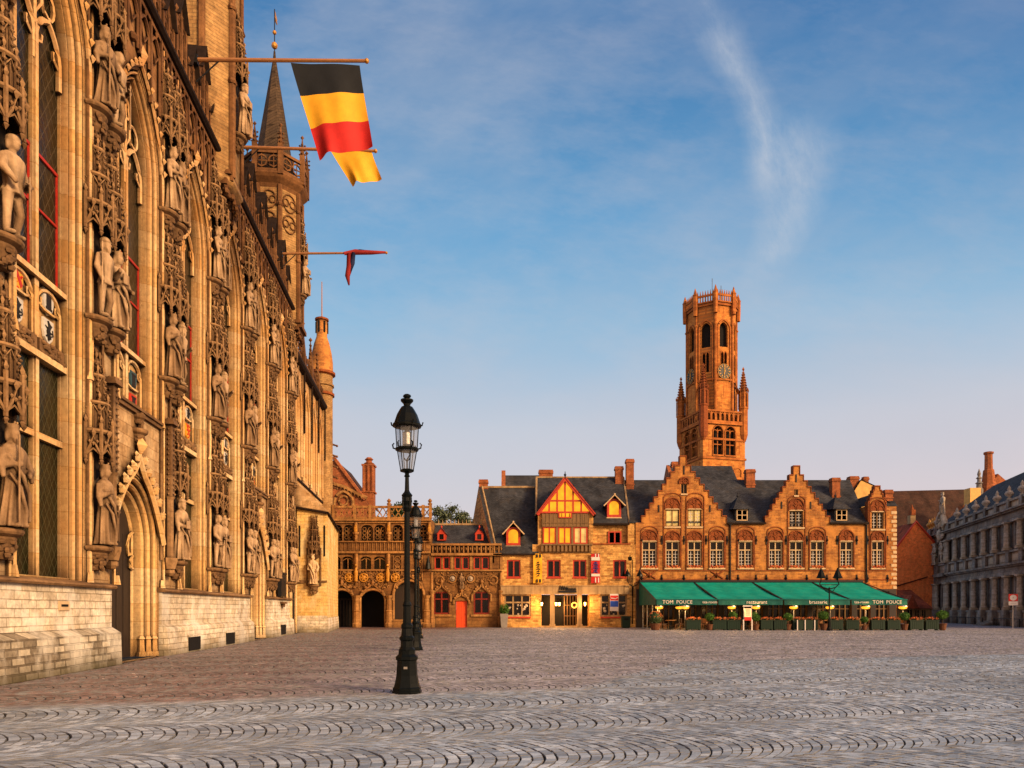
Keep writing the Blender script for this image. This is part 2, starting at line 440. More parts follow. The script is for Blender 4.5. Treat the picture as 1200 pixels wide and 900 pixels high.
# ------------------------------------------------------------------ carved pieces
def statue_mesh(var):
    b = MB(); rnd = random.Random(100+var)
    nth, nz = 44, 34
    ph = rnd.uniform(0, 6); nf = rnd.choice([7,8,9]); lean = rnd.uniform(-.07,.07)
    def cx(z): return lean*math.sin(PI*z/1.9)
    knight = var in (1, 4)
    z0 = .95 if knight else .02
    def rad(z):
        pts = [(0,.30),(.25,.27),(.8,.235),(1.15,.215),(1.35,.225),(1.6,.265),(1.74,.27),(1.84,.19),(1.9,.09)]
        if knight: pts = [(0,.3),(.95,.27),(1.15,.205),(1.35,.225),(1.6,.275),(1.74,.285),(1.84,.19),(1.9,.09)]
        for (a,ra),(c,rc) in zip(pts, pts[1:]):
            if z <= c: return ra+(rc-ra)*(z-a)/(c-a)
        return .08
    loops = []
    for i in range(nz):
        z = z0 + (1.9-z0)*i/(nz-1)
        amp = .16*max(0,1-z/1.75) + .03
        lp = []
        for k in range(nth):
            th = 2*PI*k/nth
            f = 1+amp*math.sin(nf*th+ph+1.1*math.sin(2.2*z+ph)) + .05*math.sin(3*th+2*z)
            r = rad(z)*f
            lp.append((cx(z)+1.08*r*math.cos(th), .80*r*math.sin(th), z))
        loops.append(lp)
    vs = [p for l in loops for p in l]
    fs = [(i*nth+k, i*nth+(k+1)%nth, (i+1)*nth+(k+1)%nth, (i+1)*nth+k) for i in range(nz-1) for k in range(nth)]
    fs += [tuple(range(nth)), tuple(range((nz-1)*nth, nz*nth))]
    b.add(vs, fs)
    if knight:
        for s in (-1,1):
            b.tube([(s*.12,0,1.0),(s*.14,-.05*(s+1),.55),(s*.15,.02,.08)], [.13,.095,.075], 8)
            b.ball((s*.16,-.07,.06), .1, 8, 6, (.8,1.6,.7))
    else:
        for s in (-1,1): b.ball((s*.11,-.22,.05), .09, 8, 6, (.8,1.4,.6))
    # neck, head with nose, beard, hair
    hx = cx(1.9); hy = -.03
    b.tube([(hx,0,1.8),(hx,hy,2.0)], [.085,.075], 8)
    b.ball((hx,hy-.02,2.10), .135, 12, 9, (.86,1.0,1.22))
    b.octa((hx,hy-.16,2.09), .032, 1.6)
    b.ball((hx,hy+.03,2.14), .14, 10, 8, (1.0,1.0,1.05))
    if var % 2 == 0: b.ball((hx,hy-.10,1.98), .09, 8, 6, (.8,.7,1.3))
    for s in (-1,1): b.ball((hx+s*.11,hy+.04,2.04), .065, 6, 5, (.8,.9,2.0))
    if var in (0,3,5):
        b.lathe([(.13,2.20),(.16,2.33),(.12,2.31),(.05,2.25)], hx, hy, 8)
        for k in range(6):
            b.octa((hx+.15*math.cos(k*PI/3), hy+.15*math.sin(k*PI/3), 2.35), .035, 1.6)
    elif var == 1: b.ball((hx,hy,2.19), .155, 10, 6, (1,1.05,.75))
    else: b.lathe([(.17,2.18),(.15,2.26),(.07,2.33)], hx, hy, 10)
    # arms with hands
    pose = [((-.38,-.06,1.36),(-.10,-.28,1.42)), ((-.42,-.08,1.38),(-.30,-.26,1.15)), ((-.36,-.1,1.33),(-.06,-.28,1.22)),
            ((-.40,-.05,1.36),(-.22,-.30,1.50)), ((-.40,.0,1.36),(-.36,-.12,1.02)), ((-.37,-.08,1.35),(-.02,-.27,1.38))][var]
    pose2 = [((.38,-.08,1.34),(.14,-.28,1.18)), ((.40,-.05,1.35),(.16,-.27,1.25)), ((.36,-.1,1.38),(.12,-.26,1.46)),
             ((.40,-.04,1.32),(.38,-.18,1.0)), ((.42,-.10,1.40),(.24,-.32,1.52)), ((.38,-.05,1.33),(.26,-.30,1.2))][var]
    for s, (el, ha) in ((-1,pose),(1,pose2)):
        sh = (s*.25+cx(1.7), 0, 1.73)
        el = (el[0]+cx(1.35), el[1], el[2]); ha = (ha[0]+cx(1.3), ha[1], ha[2])
        b.tube([sh, el], [.105,.085], 8); b.ball(el, .09, 8, 6)
        b.tube([el, ha], [.095,.055], 8); b.ball(ha, .062, 8, 6, (1,1,1.2))
        if not knight: # hanging sleeve
            b.tube([el, (el[0]*.96, el[1]-.05, el[2]-.28)], [.09,.05], 6)
    h = pose[1]
    if var in (0,4): b.tube([(h[0]-.02,h[1]-.03,.05),(h[0]-.02,h[1]-.03,2.05)], .028, 6)
    if var in (1,3):
        p = pose2[1]; b.tube([(p[0],p[1]-.03,p[2]+.22),(p[0]+.03,p[1]-.02,.15)], [.03,.032], 6); b.tube([(p[0]-.14,p[1]-.03,p[2]+.02),(p[0]+.14,p[1]-.03,p[2]+.02)], .028, 6)
    if var in (2,5): b.box(h[0]-.12,h[0]+.1,h[1]-.09,h[1]-.02,h[2]-.06,h[2]+.24)
    # cloak fold across the front
    if not knight:
        b.tube([(-.24,-.12,1.62),(.02,-.27,1.15),(.20,-.26,.75),(.24,-.22,.15)], [.05,.06,.055,.05], 6)
        b.tube([(-.22,-.16,1.2),(-.05,-.27,.9),(.10,-.28,.4),(.1,-.26,.06)], [.04,.05,.05,.045], 6)
    me = remesh(b, .022, 1, 'statue')
    for p in me.polygons: p.use_smooth = True
    return me

def canopy_mb(h=3.2, w=.46):
    """tabernacle canopy: gabled hood below, stepped tower with dotted ribs above; its back is on y=0"""
    b = MB()
    def P(r, a, z): return (r*math.cos(a), r*math.sin(a), z)
    def ring(r, z, n=8): return [P(r, PI+PI*k/n, z) for k in range(n+1)]
    A = [PI+PI*k/4 for k in range(5)]
    hood = .66
    # hood: open underside, three visible gables with cusps, pendants between them
    b.loops([ring(w*.80,.24), ring(w*.84,hood), ring(w*.62,hood+.08)], closed=False)
    b.loops([ring(w*.98,hood-.05), ring(w*1.06,hood), ring(w*1.06,hood+.06), ring(w*.86,hood+.10)], closed=False)
    for k in range(5):
        b.tube([P(w,A[k],-.12), P(w,A[k],hood+.24)], .05, 5); b.octa(P(w,A[k],hood+.32), .07, 2.2); b.octa(P(w,A[k],-.18), .075, 1.4)
        if k < 4:
            am = (A[k]+A[k+1])/2
            b.tube([P(w,A[k],-.02), P(w*.99,am-.16,.22), P(w*1.02,am,.50), P(w*.99,am+.16,.22), P(w,A[k+1],-.02)], .042, 5)
            b.tube([P(w*.98,A[k],.0), P(w*.92,am,.17), P(w*.98,A[k+1],.0)], .035, 4)
            b.octa(P(w*1.06,am,.60), .085, 1.5); b.octa(P(w*1.02,am,.30), .06, 1)
            for s in (-.18,.18): b.octa(P(w*1.04,am+s,.36), .055, 1)
    z0 = hood+.08
    for i, (r, z1) in enumerate(((w*.80, 1.55), (w*.56, 2.35), (w*.34, h-.25))):
        b.loops([ring(r*.80,z0), ring(r*.80,z1-.06), ring(r*.5,z1+.04)], closed=False)
        b.loops([ring(r*.96,z1-.10), ring(r*1.06,z1-.06), ring(r*1.06,z1-.01), ring(r*.7,z1+.03)], closed=False)
        for k in range(5):
            b.tube([P(r*.92,A[k],z0-.02), P(r*.92,A[k],z1+.06)], .036, 4); b.octa(P(r*.95,A[k],z1+.15), .055, 2.4)
            z = z0+.08
            while z < z1-.10:
                b.octa(P(r*1.08,A[k],z), .058, .85); z += .165
            if k < 4:
                am = (A[k]+A[k+1])/2
                b.tube([P(r*.86,am,z0), P(r*.86,am,z1-.16)], .022, 4)
                b.tube([P(r*.9,A[k],z1-.34), P(r*.92,am,z1-.12), P(r*.9,A[k+1],z1-.34)], .024, 4)
        z0 = z1+.02
    b.cm = 1                                        # shade painted black under the hood and on the wall behind the head
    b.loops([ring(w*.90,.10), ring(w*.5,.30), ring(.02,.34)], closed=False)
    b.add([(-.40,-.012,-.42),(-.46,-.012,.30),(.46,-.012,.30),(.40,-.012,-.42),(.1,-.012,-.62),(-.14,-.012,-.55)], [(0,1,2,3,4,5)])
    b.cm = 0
    b.tube([(0,-.05,h-.3),(0,-.05,h)], [.06,.025], 5)
    for k in range(4): b.octa((.09*math.cos(k*PI/2),-.07+.09*math.sin(k*PI/2),h-.10), .06)
    b.octa((0,-.05,h+.05), .07, 1.6)
    return b
def corbel_mb(w=.46, h=.7, seed=1):
    rnd = random.Random(seed); b = MB()
    def ring(r, z): return [(r*math.cos(PI+PI*k/8), r*.95*math.sin(PI+PI*k/8), z) for k in range(9)]
    prof = [(.02,-h),(w*.35,-h+.04),(w*.5,-h+.16),(w*.62,-.34),(w*.74,-.24),(w*.74,-.19),(w*.98,-.13),(w*1.04,-.08),(w*1.04,-.02),(w*.97,0),(.02,0)]
    b.loops([ring(r,z) for r,z in prof], closed=False)
    for i in range(22):
        a = PI+PI*rnd.random(); zz = -h+.08+rnd.random()*(h-.36)
        r = w*(.42+.3*(zz+h)/h)
        b.ball((r*math.cos(a), r*math.sin(a), zz), rnd.uniform(.05,.10), 6, 4, (1.2,1,rnd.uniform(.6,1.2)))
    return b

ST = [statue_mesh(i) for i in range(6)]
for i, me in enumerate(ST): me.materials.append(M['statue'] if i % 3 else M['statue_dark'])

# ------------------------------------------------------------------ city hall (left)
K = .1059; KL = math.sqrt(1+K*K); FX0 = -9.79; Y0 = 32.0
ch = thing('city_hall', 'golden carved gothic town hall facade with pointed windows along the left', 'town hall', (FX0-K*Y0, Y0, 0), PI/2+math.atan(K))
def U(Y): return (Y-Y0)*KL
def chw(u, v, z):
    """local (u along, v outwards) to world"""
    d = Vector((-K,1,0))/KL; n = Vector((1,K,0))/KL
    return Vector((FX0-K*Y0, Y0, z)) + d*u + n*v
BAYS = [U(20.3+5.42*i) for i in range(-1, 6)]         # right edges of the seven bays
BW = 3.5
PORT = {2, 5}
ZS, ZA = 16.6, 19.5
UA, UB = U(8.5), U(50.9)
# front wall with its openings
holes = []
SPLAY = [(0,0),(0,-.03),(.025,-.04),(.045,-.15),(.075,-.15),(.085,-.05),(.14,-.03),(.165,-.09),(.175,-.25),(.215,-.27),(.225,-.17),(.285,-.14),(.31,-.20),(.32,-.36),(.355,-.38),(.365,-.29),(.40,-.29),(.40,-.75)]
PSPL = [(0,0),(0,-.06),(.05,-.08),(.07,-.22),(.11,-.22),(.12,-.07),(.20,-.05),(.24,-.14),(.25,-.40),(.31,-.42),(.32,-.24),(.40,-.21),(.44,-.30),(.45,-.60),(.51,-.62),(.52,-.43),(.59,-.40),(.63,-.50),(.64,-.80),(.70,-.84),(.74,-.92)]
PSPL = [(q*.84, d*.80) for q, d in PSPL]
for i, rb in enumerate(BAYS):
    lb = rb-BW
    if i in PORT:
        holes.append(arch(lb-.50, rb-.05, .02, 3.95, 6.1))
        holes.append(arch(lb, rb, 8.15, ZS, ZA))
    else:
        holes.append(arch(lb, rb, 2.40, ZS, ZA))
w = MB().wall([(UA,-.2),(UA,22.0),(UB,22.0),(UB,-.2)], holes, 0, 0)
w.box(UB-.6, UB, 0, 3, -.2, 22.0)
w.build('wall', M['stone'], ch)
# splayed mouldings of each bay
for i, rb in enumerate(BAYS):
    lb = rb-BW
    zb = 8.15 if i in PORT else 2.40
    mo = MB()
    mo.loops([a3(arch(lb+q, rb-q, zb, ZS, ZA-q*1.15, 9), -d) for q, d in SPLAY], closed=False)
    # attached shafts on the pier edges and the hood over the arch
    hood = arch(lb-.10, rb+.10, zb, ZS, ZA+.16, 9)
    mo.tube(a3(hood, -.06), .075, 6)
    for s in (lb-.26, rb+.26):
        mo.tube([(s,-.05,2.4),(s,-.05,21.7)], .055, 6)
    for s in (lb-.10, rb+.10):
        for z in (2.4, 8.1):
            mo.frust(s, -.06, z, z+.28, .12, .075, 6)
    for k in range(9):                               # crockets up the hood
        for p in (hood[5+k//2] if False else hood[1+k], hood[-2-k]):
            if p[1] > ZS+.3: mo.octa((p[0],-.16,p[1]+.1), .10, 1.3)
    mo.octa((lb+BW/2,-.12,ZA+.45), .17, 2.2)
    mo.build('jamb_moulding', M['jamb'], ch)
    if i in PORT:
        po = MB(); a, c = lb-.50, rb-.05
        po.loops([a3(arch(a+q, c-q, .02, 3.95, 6.1-q*1.15, 10), -d) for q, d in PSPL], closed=False)
        for q, d in ((.14,-.1),(.31,-.25),(.49,-.40)):
            for s in (a+q, c-q):
                po.frust(s, -d, .02, .18, .17, .15, 8); po.frust(s, -d, .18, .62, .12, .10, 8); po.frust(s, -d, .62, .72, .14, .08, 8)
        xm = (a+c)/2
        og = []                                      # ogee hood with crockets
        for k in range(15):
            t = k/14
            og.append((a-.14+(xm-a+.14)*(t**1.0), 3.95+2.2*math.sin(t*PI/2)**.90+ (.70*max(0,t-.72)/.28)**2))
        og2 = [(2*xm-x, z) for x, z in og]
        for l in (og, og2):
            po.tube([(x,-.10,z) for x,z in l], .11, 6)
            for k in range(3, 14, 2):
                x, z = l[k]; dx = -1 if l is og else 1
                po.ball((x+dx*.14,-.16,z+.14), .15, 6, 4, (1,.9,1.1)); po.octa((x+dx*.26,-.18,z+.24), .10, 1)
        po.octa((xm,-.14,7.0), .24, 1.5); po.tube([(xm,-.12,6.6),(xm,-.12,7.3)], .07, 6)
        # inner tracery at the head of the door
        ia, ic = a+.62, c-.62
        for s in (ia+.02, ic-.02):
            po.tube([(s,.68,3.1),(s,.68,4.2)], .07, 6)
        for s, e in ((ia, 1), (ic, -1)):
            po.tube([(s,.64,4.3),(s+e*.28,.64,4.15),(s+e*.42,.64,3.8),(s+e*.3,.64,3.5),(s+e*.12,.64,3.55)], .06, 6)
            po.tube([(s,.64,3.5),(s+e*.22,.64,3.3),(s+e*.2,.64,3.1),(s,.64,3.05)], .06, 6)
        po.build('portal', M['jamb'], ch)
        d = MB(); d.prism(arch(a+.58, c-.58, .02, 3.95, 5.5, 8), .72, .80)
        for k in range(6):
            x = a+.66+k*(c-a-1.32)/5; d.tube([(x,.71,.05),(x,.71,4.2)], .02, 4)
        d.build('door', M['door'], ch)
        # bracket with little canopy over the portal
        k = MB(); k.mb(corbel_mb(.34,.5,5), Matrix.Translation((xm+.1,-.0,7.55))); k.mb(corbel_mb(.26,.35,6), Matrix.Translation((xm+.1,-.0,8.05)))
        k.tube([(xm+.1,-.12,7.5),(xm+.1,-.12,8.1)], .09, 6)
        k.build('bracket', M['carved'], ch)
        s = MB(); s.box(lb-.05, rb+.05, -.10, .05, 8.02, 8.15); s.box(lb, rb, -.16, 0, 8.15, 8.24); s.build('string_course', M['carved'], ch)
    # recess: windows and heraldic panel
    a, c = lb+.40, rb-.40; xm = (a+c)/2
    za = ZA-.40*1.15
    zu = 10.25                                          # sill of the upper window
    tr = MB()
    tr.box(xm-.12, xm+.12, .42, .56, zu, ZS+.2)
    tr.tbox(xm-.07, xm+.07, .37, .42, zu, ZS, 0, 0)
    tr.box(a, a+.06, .44, .56, zu, ZS); tr.box(c-.06, c, .44, .56, zu, ZS)
    for s in (-1, 1):                                   # cusped heads of the lights and flowing tracery
        x0, x1 = (a+.06, xm) if s < 0 else (xm, c-.06)
        hx = (x0+x1)/2
        pts = arch(x0+.05, x1-.05, ZS-.9, ZS-.35, ZS+.55, 6)
        tr.tube(a3(pts, .46), .085, 6)
        tr.tube([(x0+.1,.46,ZS-.32),(x0+.32,.46,ZS-.22),(x0+.36,.46,ZS-.02)], .05, 5); tr.tube([(x1-.1,.46,ZS-.32),(x1-.32,.46,ZS-.22),(x1-.36,.46,ZS-.02)], .05, 5)
        ring = [(hx+.30*math.cos(t*PI/6)*(1.0), .46, ZS+1.0+.36*math.sin(t*PI/6)) for t in range(12)]
        tr.tube(ring, .06, 5, True)
        tr.tube([(x0,.46,ZS+.3),(hx-.34,.46,ZS+.75),(hx-.28,.46,ZS+1.3),(xm+(hx-xm)*.3,.46,ZS+1.7)], .06, 5)
    tr.tube([(xm,.46,ZS),(xm,.46,ZS+1.1),(xm,.46,za)], .075, 6)
    ring = [(xm+.34*math.cos(t*PI/6), .46, ZS+1.62+.34*math.sin(t*PI/6)) for t in range(12)]
    tr.tube(ring, .06, 5, True)
    tr.box(a, c, .30, .66, zu-.14, zu)
    win = tr.build('window', M['jamb'], ch)
    g = MB().prism(arch(a, c, zu, ZS, za, 9), .52, .54); g.build('glass', M['leaded'], win)
    rf = MB()
    for x0, x1 in ((a+.10, xm-.13), (xm+.13, c-.10)):
        rf.box(x0, x0+.045, .485, .53, zu, 13.5); rf.box(x1-.045, x1, .485, .53, zu, 13.5); rf.box(x0, x1, .475, .53, 13.4, 13.48); rf.box(x0, x1, .48, .53, 12.0, 12.06)
        rf.box(x0, x1, .47, .53, zu, zu+.08)
    rf.build('red_frame', M['redframe'], win)
    # heraldic panel
    zp = 8.62 if i not in PORT else 8.24
    hp = MB(); hp.box(a-.02, c+.02, .52, .7, zp, zu-.14)
    for x0, x1 in ((a, xm), (xm, c)):
        hp.tube(a3(arch(x0+.08, x1-.08, zp, zu-.75, zu-.22, 6), .47), .07, 6)
        for e, xx in ((1, x0+.1), (-1, x1-.1)): hp.tube([(xx,.47,zu-.72),(xx+e*.2,.47,zu-.66),(xx+e*.22,.47,zu-.5)], .05, 5)
        hp.tube([(x0+.25,.48,zp+.95),(x0+.45,.44,zp+.86),(x1-.45,.44,zp+.86),(x1-.25,.48,zp+.93)], .045, 5)
    hp.box(xm-.10, xm+.10, .38, .52, zp, zu-.14)
    hp.build('heraldic_panel', M['jamb'], ch)
    cols = [('gold_shield','red'),('white_shield','lion'),('white_shield','tower'),('white_shield','lion')] if i in (1,4) else \
           [('gold_shield','lion'),('red_shield','bar'),('blue_shield','tower'),('red_shield','tower')] if i in (2,6) else \
           [('red_shield','bar'),('blue_shield','lion'),('white_shield','lion'),('gold_shield','red')]
    n = 0
    for x0, x1 in ((a, xm-.1), (xm+.1, c)):
        for zz in (zp+1.22, zp+.45):
            cm, em = cols[n]; n += 1
            hx = (x0+x1)/2
            sh = [(-.25,.30),(.25,.30),(.25,-.02),(.19,-.2),(0,-.36),(-.19,-.2),(-.25,-.02)]
            s = MB().prism([(hx+px,zz+pz-.05) for px,pz in sh], .455, .515).build('shield', M[cm], ch)
            e = MB()
            if em == 'red':
                e.prism([(hx-.24,zz+.25),(hx-.10,zz+.25),(hx+.22,zz-.16),(hx+.14,zz-.26)], .444, .456)
                for q in ((-.14,-.02),(-.08,-.18),(.12,.16),(.02,.2),(.16,.02),(-.02,-.3)): e.octa((hx+q[0],.45,zz+q[1]), .05)
            elif em == 'lion':
                e.tube([(hx-.02,.45,zz-.3),(hx-.06,.45,zz-.08),(hx+.02,.45,zz+.08),(hx-.06,.45,zz+.2)], [.04,.07,.06,.03], 6)
                for q in ((.14,.12),(.16,-.08),(-.18,.05),(.1,-.24),(-.15,-.22)): e.tube([(hx,.45,zz-.05+q[1]*.4),(hx+q[0],.45,zz+q[1])], [.04,.018], 5)
                e.tube([(hx+.02,.45,zz-.2),(hx+.2,.45,zz-.12),(hx+.17,.45,zz+.02)], .02, 5)
            elif em == 'tower':
                e.box(hx-.12, hx+.12, .444, .456, zz-.22, zz+.12); e.box(hx-.17, hx+.17, .442, .456, zz+.12, zz+.18); e.box(hx-.15, hx+.15, .44, .456, zz-.26, zz-.2)
            else:
                e.box(hx-.24, hx+.24, .444, .456, zz-.02, zz+.10); e.octa((hx,.45,zz-.2), .07)
            e.build('emblem', M['gold'] if em == 'bar' else (M['red_shield'] if em == 'red' else M['black_paint']), s)
    # lower window
    if i not in PORT:
        lw = MB()
        lw.box(xm-.12, xm+.12, .41, .56, 2.40, 8.2); lw.tbox(xm-.07, xm+.07, .36, .41, 2.4, 8.2, 0, 0)
        lw.box(a, c, .40, .56, 6.05, 6.21); lw.box(a, c, .30, .7, 8.08, 8.25); lw.box(a, c, .25, .7, 2.40, 2.5)
        lw.box(a, a+.05, .45, .56, 2.5, 8.1); lw.box(c-.05, c, .45, .56, 2.5, 8.1)
        lwo = lw.build('window', M['jamb'], ch)
        MB().box(a, c, .52, .54, 2.5, 8.1).build('glass', M['leaded2'], lwo)
        lb2 = MB(); rnd = random.Random(i)
        for x0, x1 in ((a+.05, xm-.06), (xm+.06, c-.05)):
            lb2.box(x0, x1, .34, .52, 8.25, 8.62)
            for q in range(26):
                lb2.ball((rnd.uniform(x0+.05,x1-.05), .33, rnd.uniform(8.28,8.58)), rnd.uniform(.05,.09), 6, 4, (1.3,.8,.9))
        lb2.build('carved_lintel', M['carved'], ch)
# blind arcade above the arches up to the gutter
ba = MB(); x = UA+.3; k = 0
while x < UB-.3:
    inb = min(abs(x+.3-(rb-BW/2)) for rb in BAYS)
    zlo = 19.0 if inb > 1.0 else 19.95
    if inb > 1.55: zlo = 20.4
    ba.tube(a3(arch(x+.08, x+.86, zlo, 20.9, 21.45, 5), -.07), .065, 5)
    ba.tube([(x+.20,-.06,20.95),(x+.47,-.06,20.6),(x+.74,-.06,20.95)], .04, 4)
    ba.octa((x+.47,-.12,21.58), .09, 1.6); ba.ball((x+.47,-.08,zlo+.1), .15, 6, 4)
    ba.tube([(x,-.10,zlo-.1),(x,-.10,21.75)], .065, 4)
    x += .94; k += 1
ba.box(UA, UB, -.12, 0, 21.66, 21.80)
ba.build('blind_arcade', M['carved'], ch)
gu = MB(); gu.prismx([(-.04,21.84),(-.20,21.86),(-.30,21.96),(-.30,22.08),(-.04,22.08)], UA, UB); gu.build('gutter', M['lead'], ch)
# parapet with hooded gablets behind the gutter
pa = MB(); hd = MB()
pa.box(UA, UB, .35, .6, 21.9, 23.9)
x = UA+.2; k = 0
while x < UB-1.0:
    big = k % 2 == 0
    top = 25.4 if big else 24.4
    pa.box(x+.1, x+1.0, .12, .36, 22.1, top-1.0)
    for q in (0.04, .55, 1.06): pa.tube([(x+q,.08,22.1),(x+q,.08,top-.9)], .06, 5); pa.octa((x+q,.08,top-.8), .09, 2)
    for q in (.08, .59): pa.tube(a3(arch(x+q, x+q+.44, 22.3, top-1.7, top-1.2, 4), .10), .045, 5)
    pa.prism([(x+.02,top-1.0),(x+.55,top+.1),(x+1.08,top-1.0)], .1, .4)
    for q in (.08, .59):
        pa.tube(a3(arch(x+q, x+q+.44, 22.3, 22.9, 23.2, 4), .09), .04, 5)
    hd.prism([(x-.03,top-1.02),(x+.55,top+.24),(x+1.13,top-1.02),(x+1.05,top-1.02),(x+.55,top+.11),(x+.05,top-1.02)], -.08, .5)
    x += 1.36; k += 1
pa.build('parapet', M['carved'], ch); hd.build('gablet_hoods', M['lead'], ch)
rfm = MB(); rfm.prismx([(.6,23.6),(.6,23.9),(7.0,33.0),(7.0,23.6)], UA, UB-1); rfm.build('roof', M['slate'], ch)
# base
bs = MB()
segs = [(UA, BAYS[2]-BW-.53), (BAYS[2]-.02, BAYS[5]-BW-.53), (BAYS[5]-.05, UB-2.2)]
sl = MB(); pl = MB(); pr = MB()
for n, (a, c) in enumerate(segs):
    bs.box(a, c, -.10, .05, .9, 2.28)
    sl.prismx([(.05,2.26),(-.22,2.26),(-.26,2.31),(-.22,2.36),(.05,2.44)], a-.05, c+.05)
    tgt = pr if n == 0 else pl
    v = .36 if n == 0 else .30
    tgt.prismx([(.05,-.2),(-v-.04,-.2),(-v,.95),(-.10,1.12),(.05,1.12)], a-.02, c+.02)
bs.build('dado', M['plinth'], ch); sl.build('sill_course', M['carved'], ch)
pr.build('plinth', M['rubble'], ch); pl.build('plinth', M['plinth'], ch)
for px, z0, z1 in ((28.5,.06,.58),(33.5,.06,.58),(45.2,.1,.7)):
    u = U(px)
    v = MB(); v.box(u-.72, u+.62, -.365, -.15, z0, z1)
    vo = v.build('cellar_vent', M['hole'], ch)
    t = MB()
    t.box(u-.8, u+.70, -.385, -.30, z1, z1+.08)
    t.build('vent_lintel', M['plinth'], vo)
lt = MB(); u = U(18.9); lt.box(u-.26, u+.26, -.13, -.09, 1.62, 1.86); lo = lt.build('letter_slot', M['whitestone'], ch)
MB().box(u-.17, u+.17, -.142, -.128, 1.72, 1.78).build('slot', M['hole'], lo)
# black notice case and narrow door at the far end
u = U(46.0); nb = MB(); nb.box(u-.9, u+.55, -.22, .0, 2.45, 3.85); nb.box(u-.98, u+.63, -.26, .0, 3.85, 3.97); nb.build('notice_case', M['black_paint'], ch)
nb2 = MB(); nb2.box(u-.7, u+.3, -.34, -.1, 2.0, 2.12); nb2.box(u-.5, u+.1, -.26, -.1, 1.8, 2.0); nb2.build('bracket', M['carved'], ch)
dk = MB(); a, c = U(48.7), U(50.3); dk.prism(arch(a, c, .02, 4.6, 5.9, 8), -.03, .02); dk.build('side_doorway', M['hole'], ch)
dm = MB(); dm.tube(a3(arch(a-.05, c+.05, .02, 4.6, 6.0, 8), -.07), .13, 8); dm.tube(a3(arch(a-.25, c+.25, .02, 4.6, 6.25, 8), -.05), .10, 8); dm.build('doorway_moulding', M['jamb'], ch)

# canopies, corbels and statues on the piers
cano = canopy_mb(3.0,.50).build('canopy', [M['carved'],M['hood_shade']], ch); cano.location = (0,0,-100)
can2 = canopy_mb(2.5, .48).build('canopy', [M['carved'],M['hood_shade']], ch)
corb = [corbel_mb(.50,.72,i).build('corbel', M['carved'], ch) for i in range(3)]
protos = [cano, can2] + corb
used = set()
def put(o, loc, rotz=0):
    if o.name in used:
        c = o.copy(); C.objects.link(c)
    else:
        c = o; used.add(o.name)
    c.location = loc; c.rotation_euler = (0,0,rotz); return c
NAMES = ['pier at left photo edge', 'pier left of near portal', 'pier right of near portal',
         'second pier beyond near portal', 'pier left of far portal', 'pier right of far portal', 'last pier under spired turret']
LOOK = ['crowned robed statue with staff', 'armoured statue with sword', 'robed statue with book', 'crowned statue with sword', 'armoured statue with lance', 'crowned robed statue with book']
sidx = 0
def add_statue(u, v, z, rot, label, sc=1.0, var=None):
    global sidx
    k = sidx if var is None else var
    if var is None: sidx += 1
    o = link('statue', ST[k % 6])
    p = chw(u, v, z); o.location = p; o.rotation_euler = (0,0,PI/2+math.atan(K)+rot); o.scale = (sc*1.02,sc*1.0,sc*1.0)
    tag(o, LOOK[k % 6].replace('statue','stone statue') + (', ' if 'tier' in label else ' ') + label, 'statue', 'statues in the town hall niches')
    return o
pk = random.Random(3)
for i, rb in enumerate(BAYS[:-1] + [BAYS[-1]]):
    last = i == len(BAYS)-1
    us = [rb+.46, rb+1.34]
    for t, (zc, zst, zcan) in enumerate(((3.45, 3.47, 6.0), (9.95, 9.97, 12.45), (15.95, 15.97, 18.5))):
        for j, u in enumerate(us):
            if t == 0 and ((i == 1 and j == 1) or (i == 2 and j == 0)):
                continue                               # beside the near portal: a slim pinnacled shaft instead
            if i == 0 and j == 0: continue             # outside the picture
            v = .30
            put(corb[(i+j+t) % 3], (u, -.02, zc))
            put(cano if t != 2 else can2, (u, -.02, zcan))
            side = 'nearer' if j == 0 else 'farther'
            tier = ('on the lowest tier', 'on the middle tier', 'on the top tier')[t]
            add_statue(u, v, zst, pk.uniform(-.25,.25)-.12, '%s, %s niche, %s' % (tier.replace('on the ',''), side, NAMES[i]), 1.0)
sh = MB()
for i, rb in enumerate(BAYS):
    for z0, z1 in ((2.4,3.0),(5.9,9.4),(12.2,15.3)):
        pass
    for j, u in enumerate((rb+.46, rb+1.34)):
        for s in (-.42, .42):
            sh.tube([(u+s,-.05,3.4),(u+s,-.05,21.6)], .05, 5)
    if i in (1, 2):
        u = rb+1.22 if i == 1 else rb+.50
        sh.lathe([(.22,3.1),(.30,3.4),(.30,3.5),(.16,3.52),(.16,5.6),(.22,5.7)], u, -.16, 8)
        for zz in [5.8+.18*k for k in range(16)]:
            for s in (-.17, .17): sh.octa((u+s,-.2,zz), .055)
            sh.octa((u,-.36,zz), .05)
        sh.box(u-.15, u+.15, -.3, 0, 5.7, 8.3); sh.tbox(u-.26, u+.26, -.42, 0, 8.3, 8.5, .05, .05)
        sh.ball((u,-.16,3.0), .22, 7, 5, (1,1,.8))
sh.build('niche_shafts', M['carved'], ch)
for u, z, l in ():
    pass

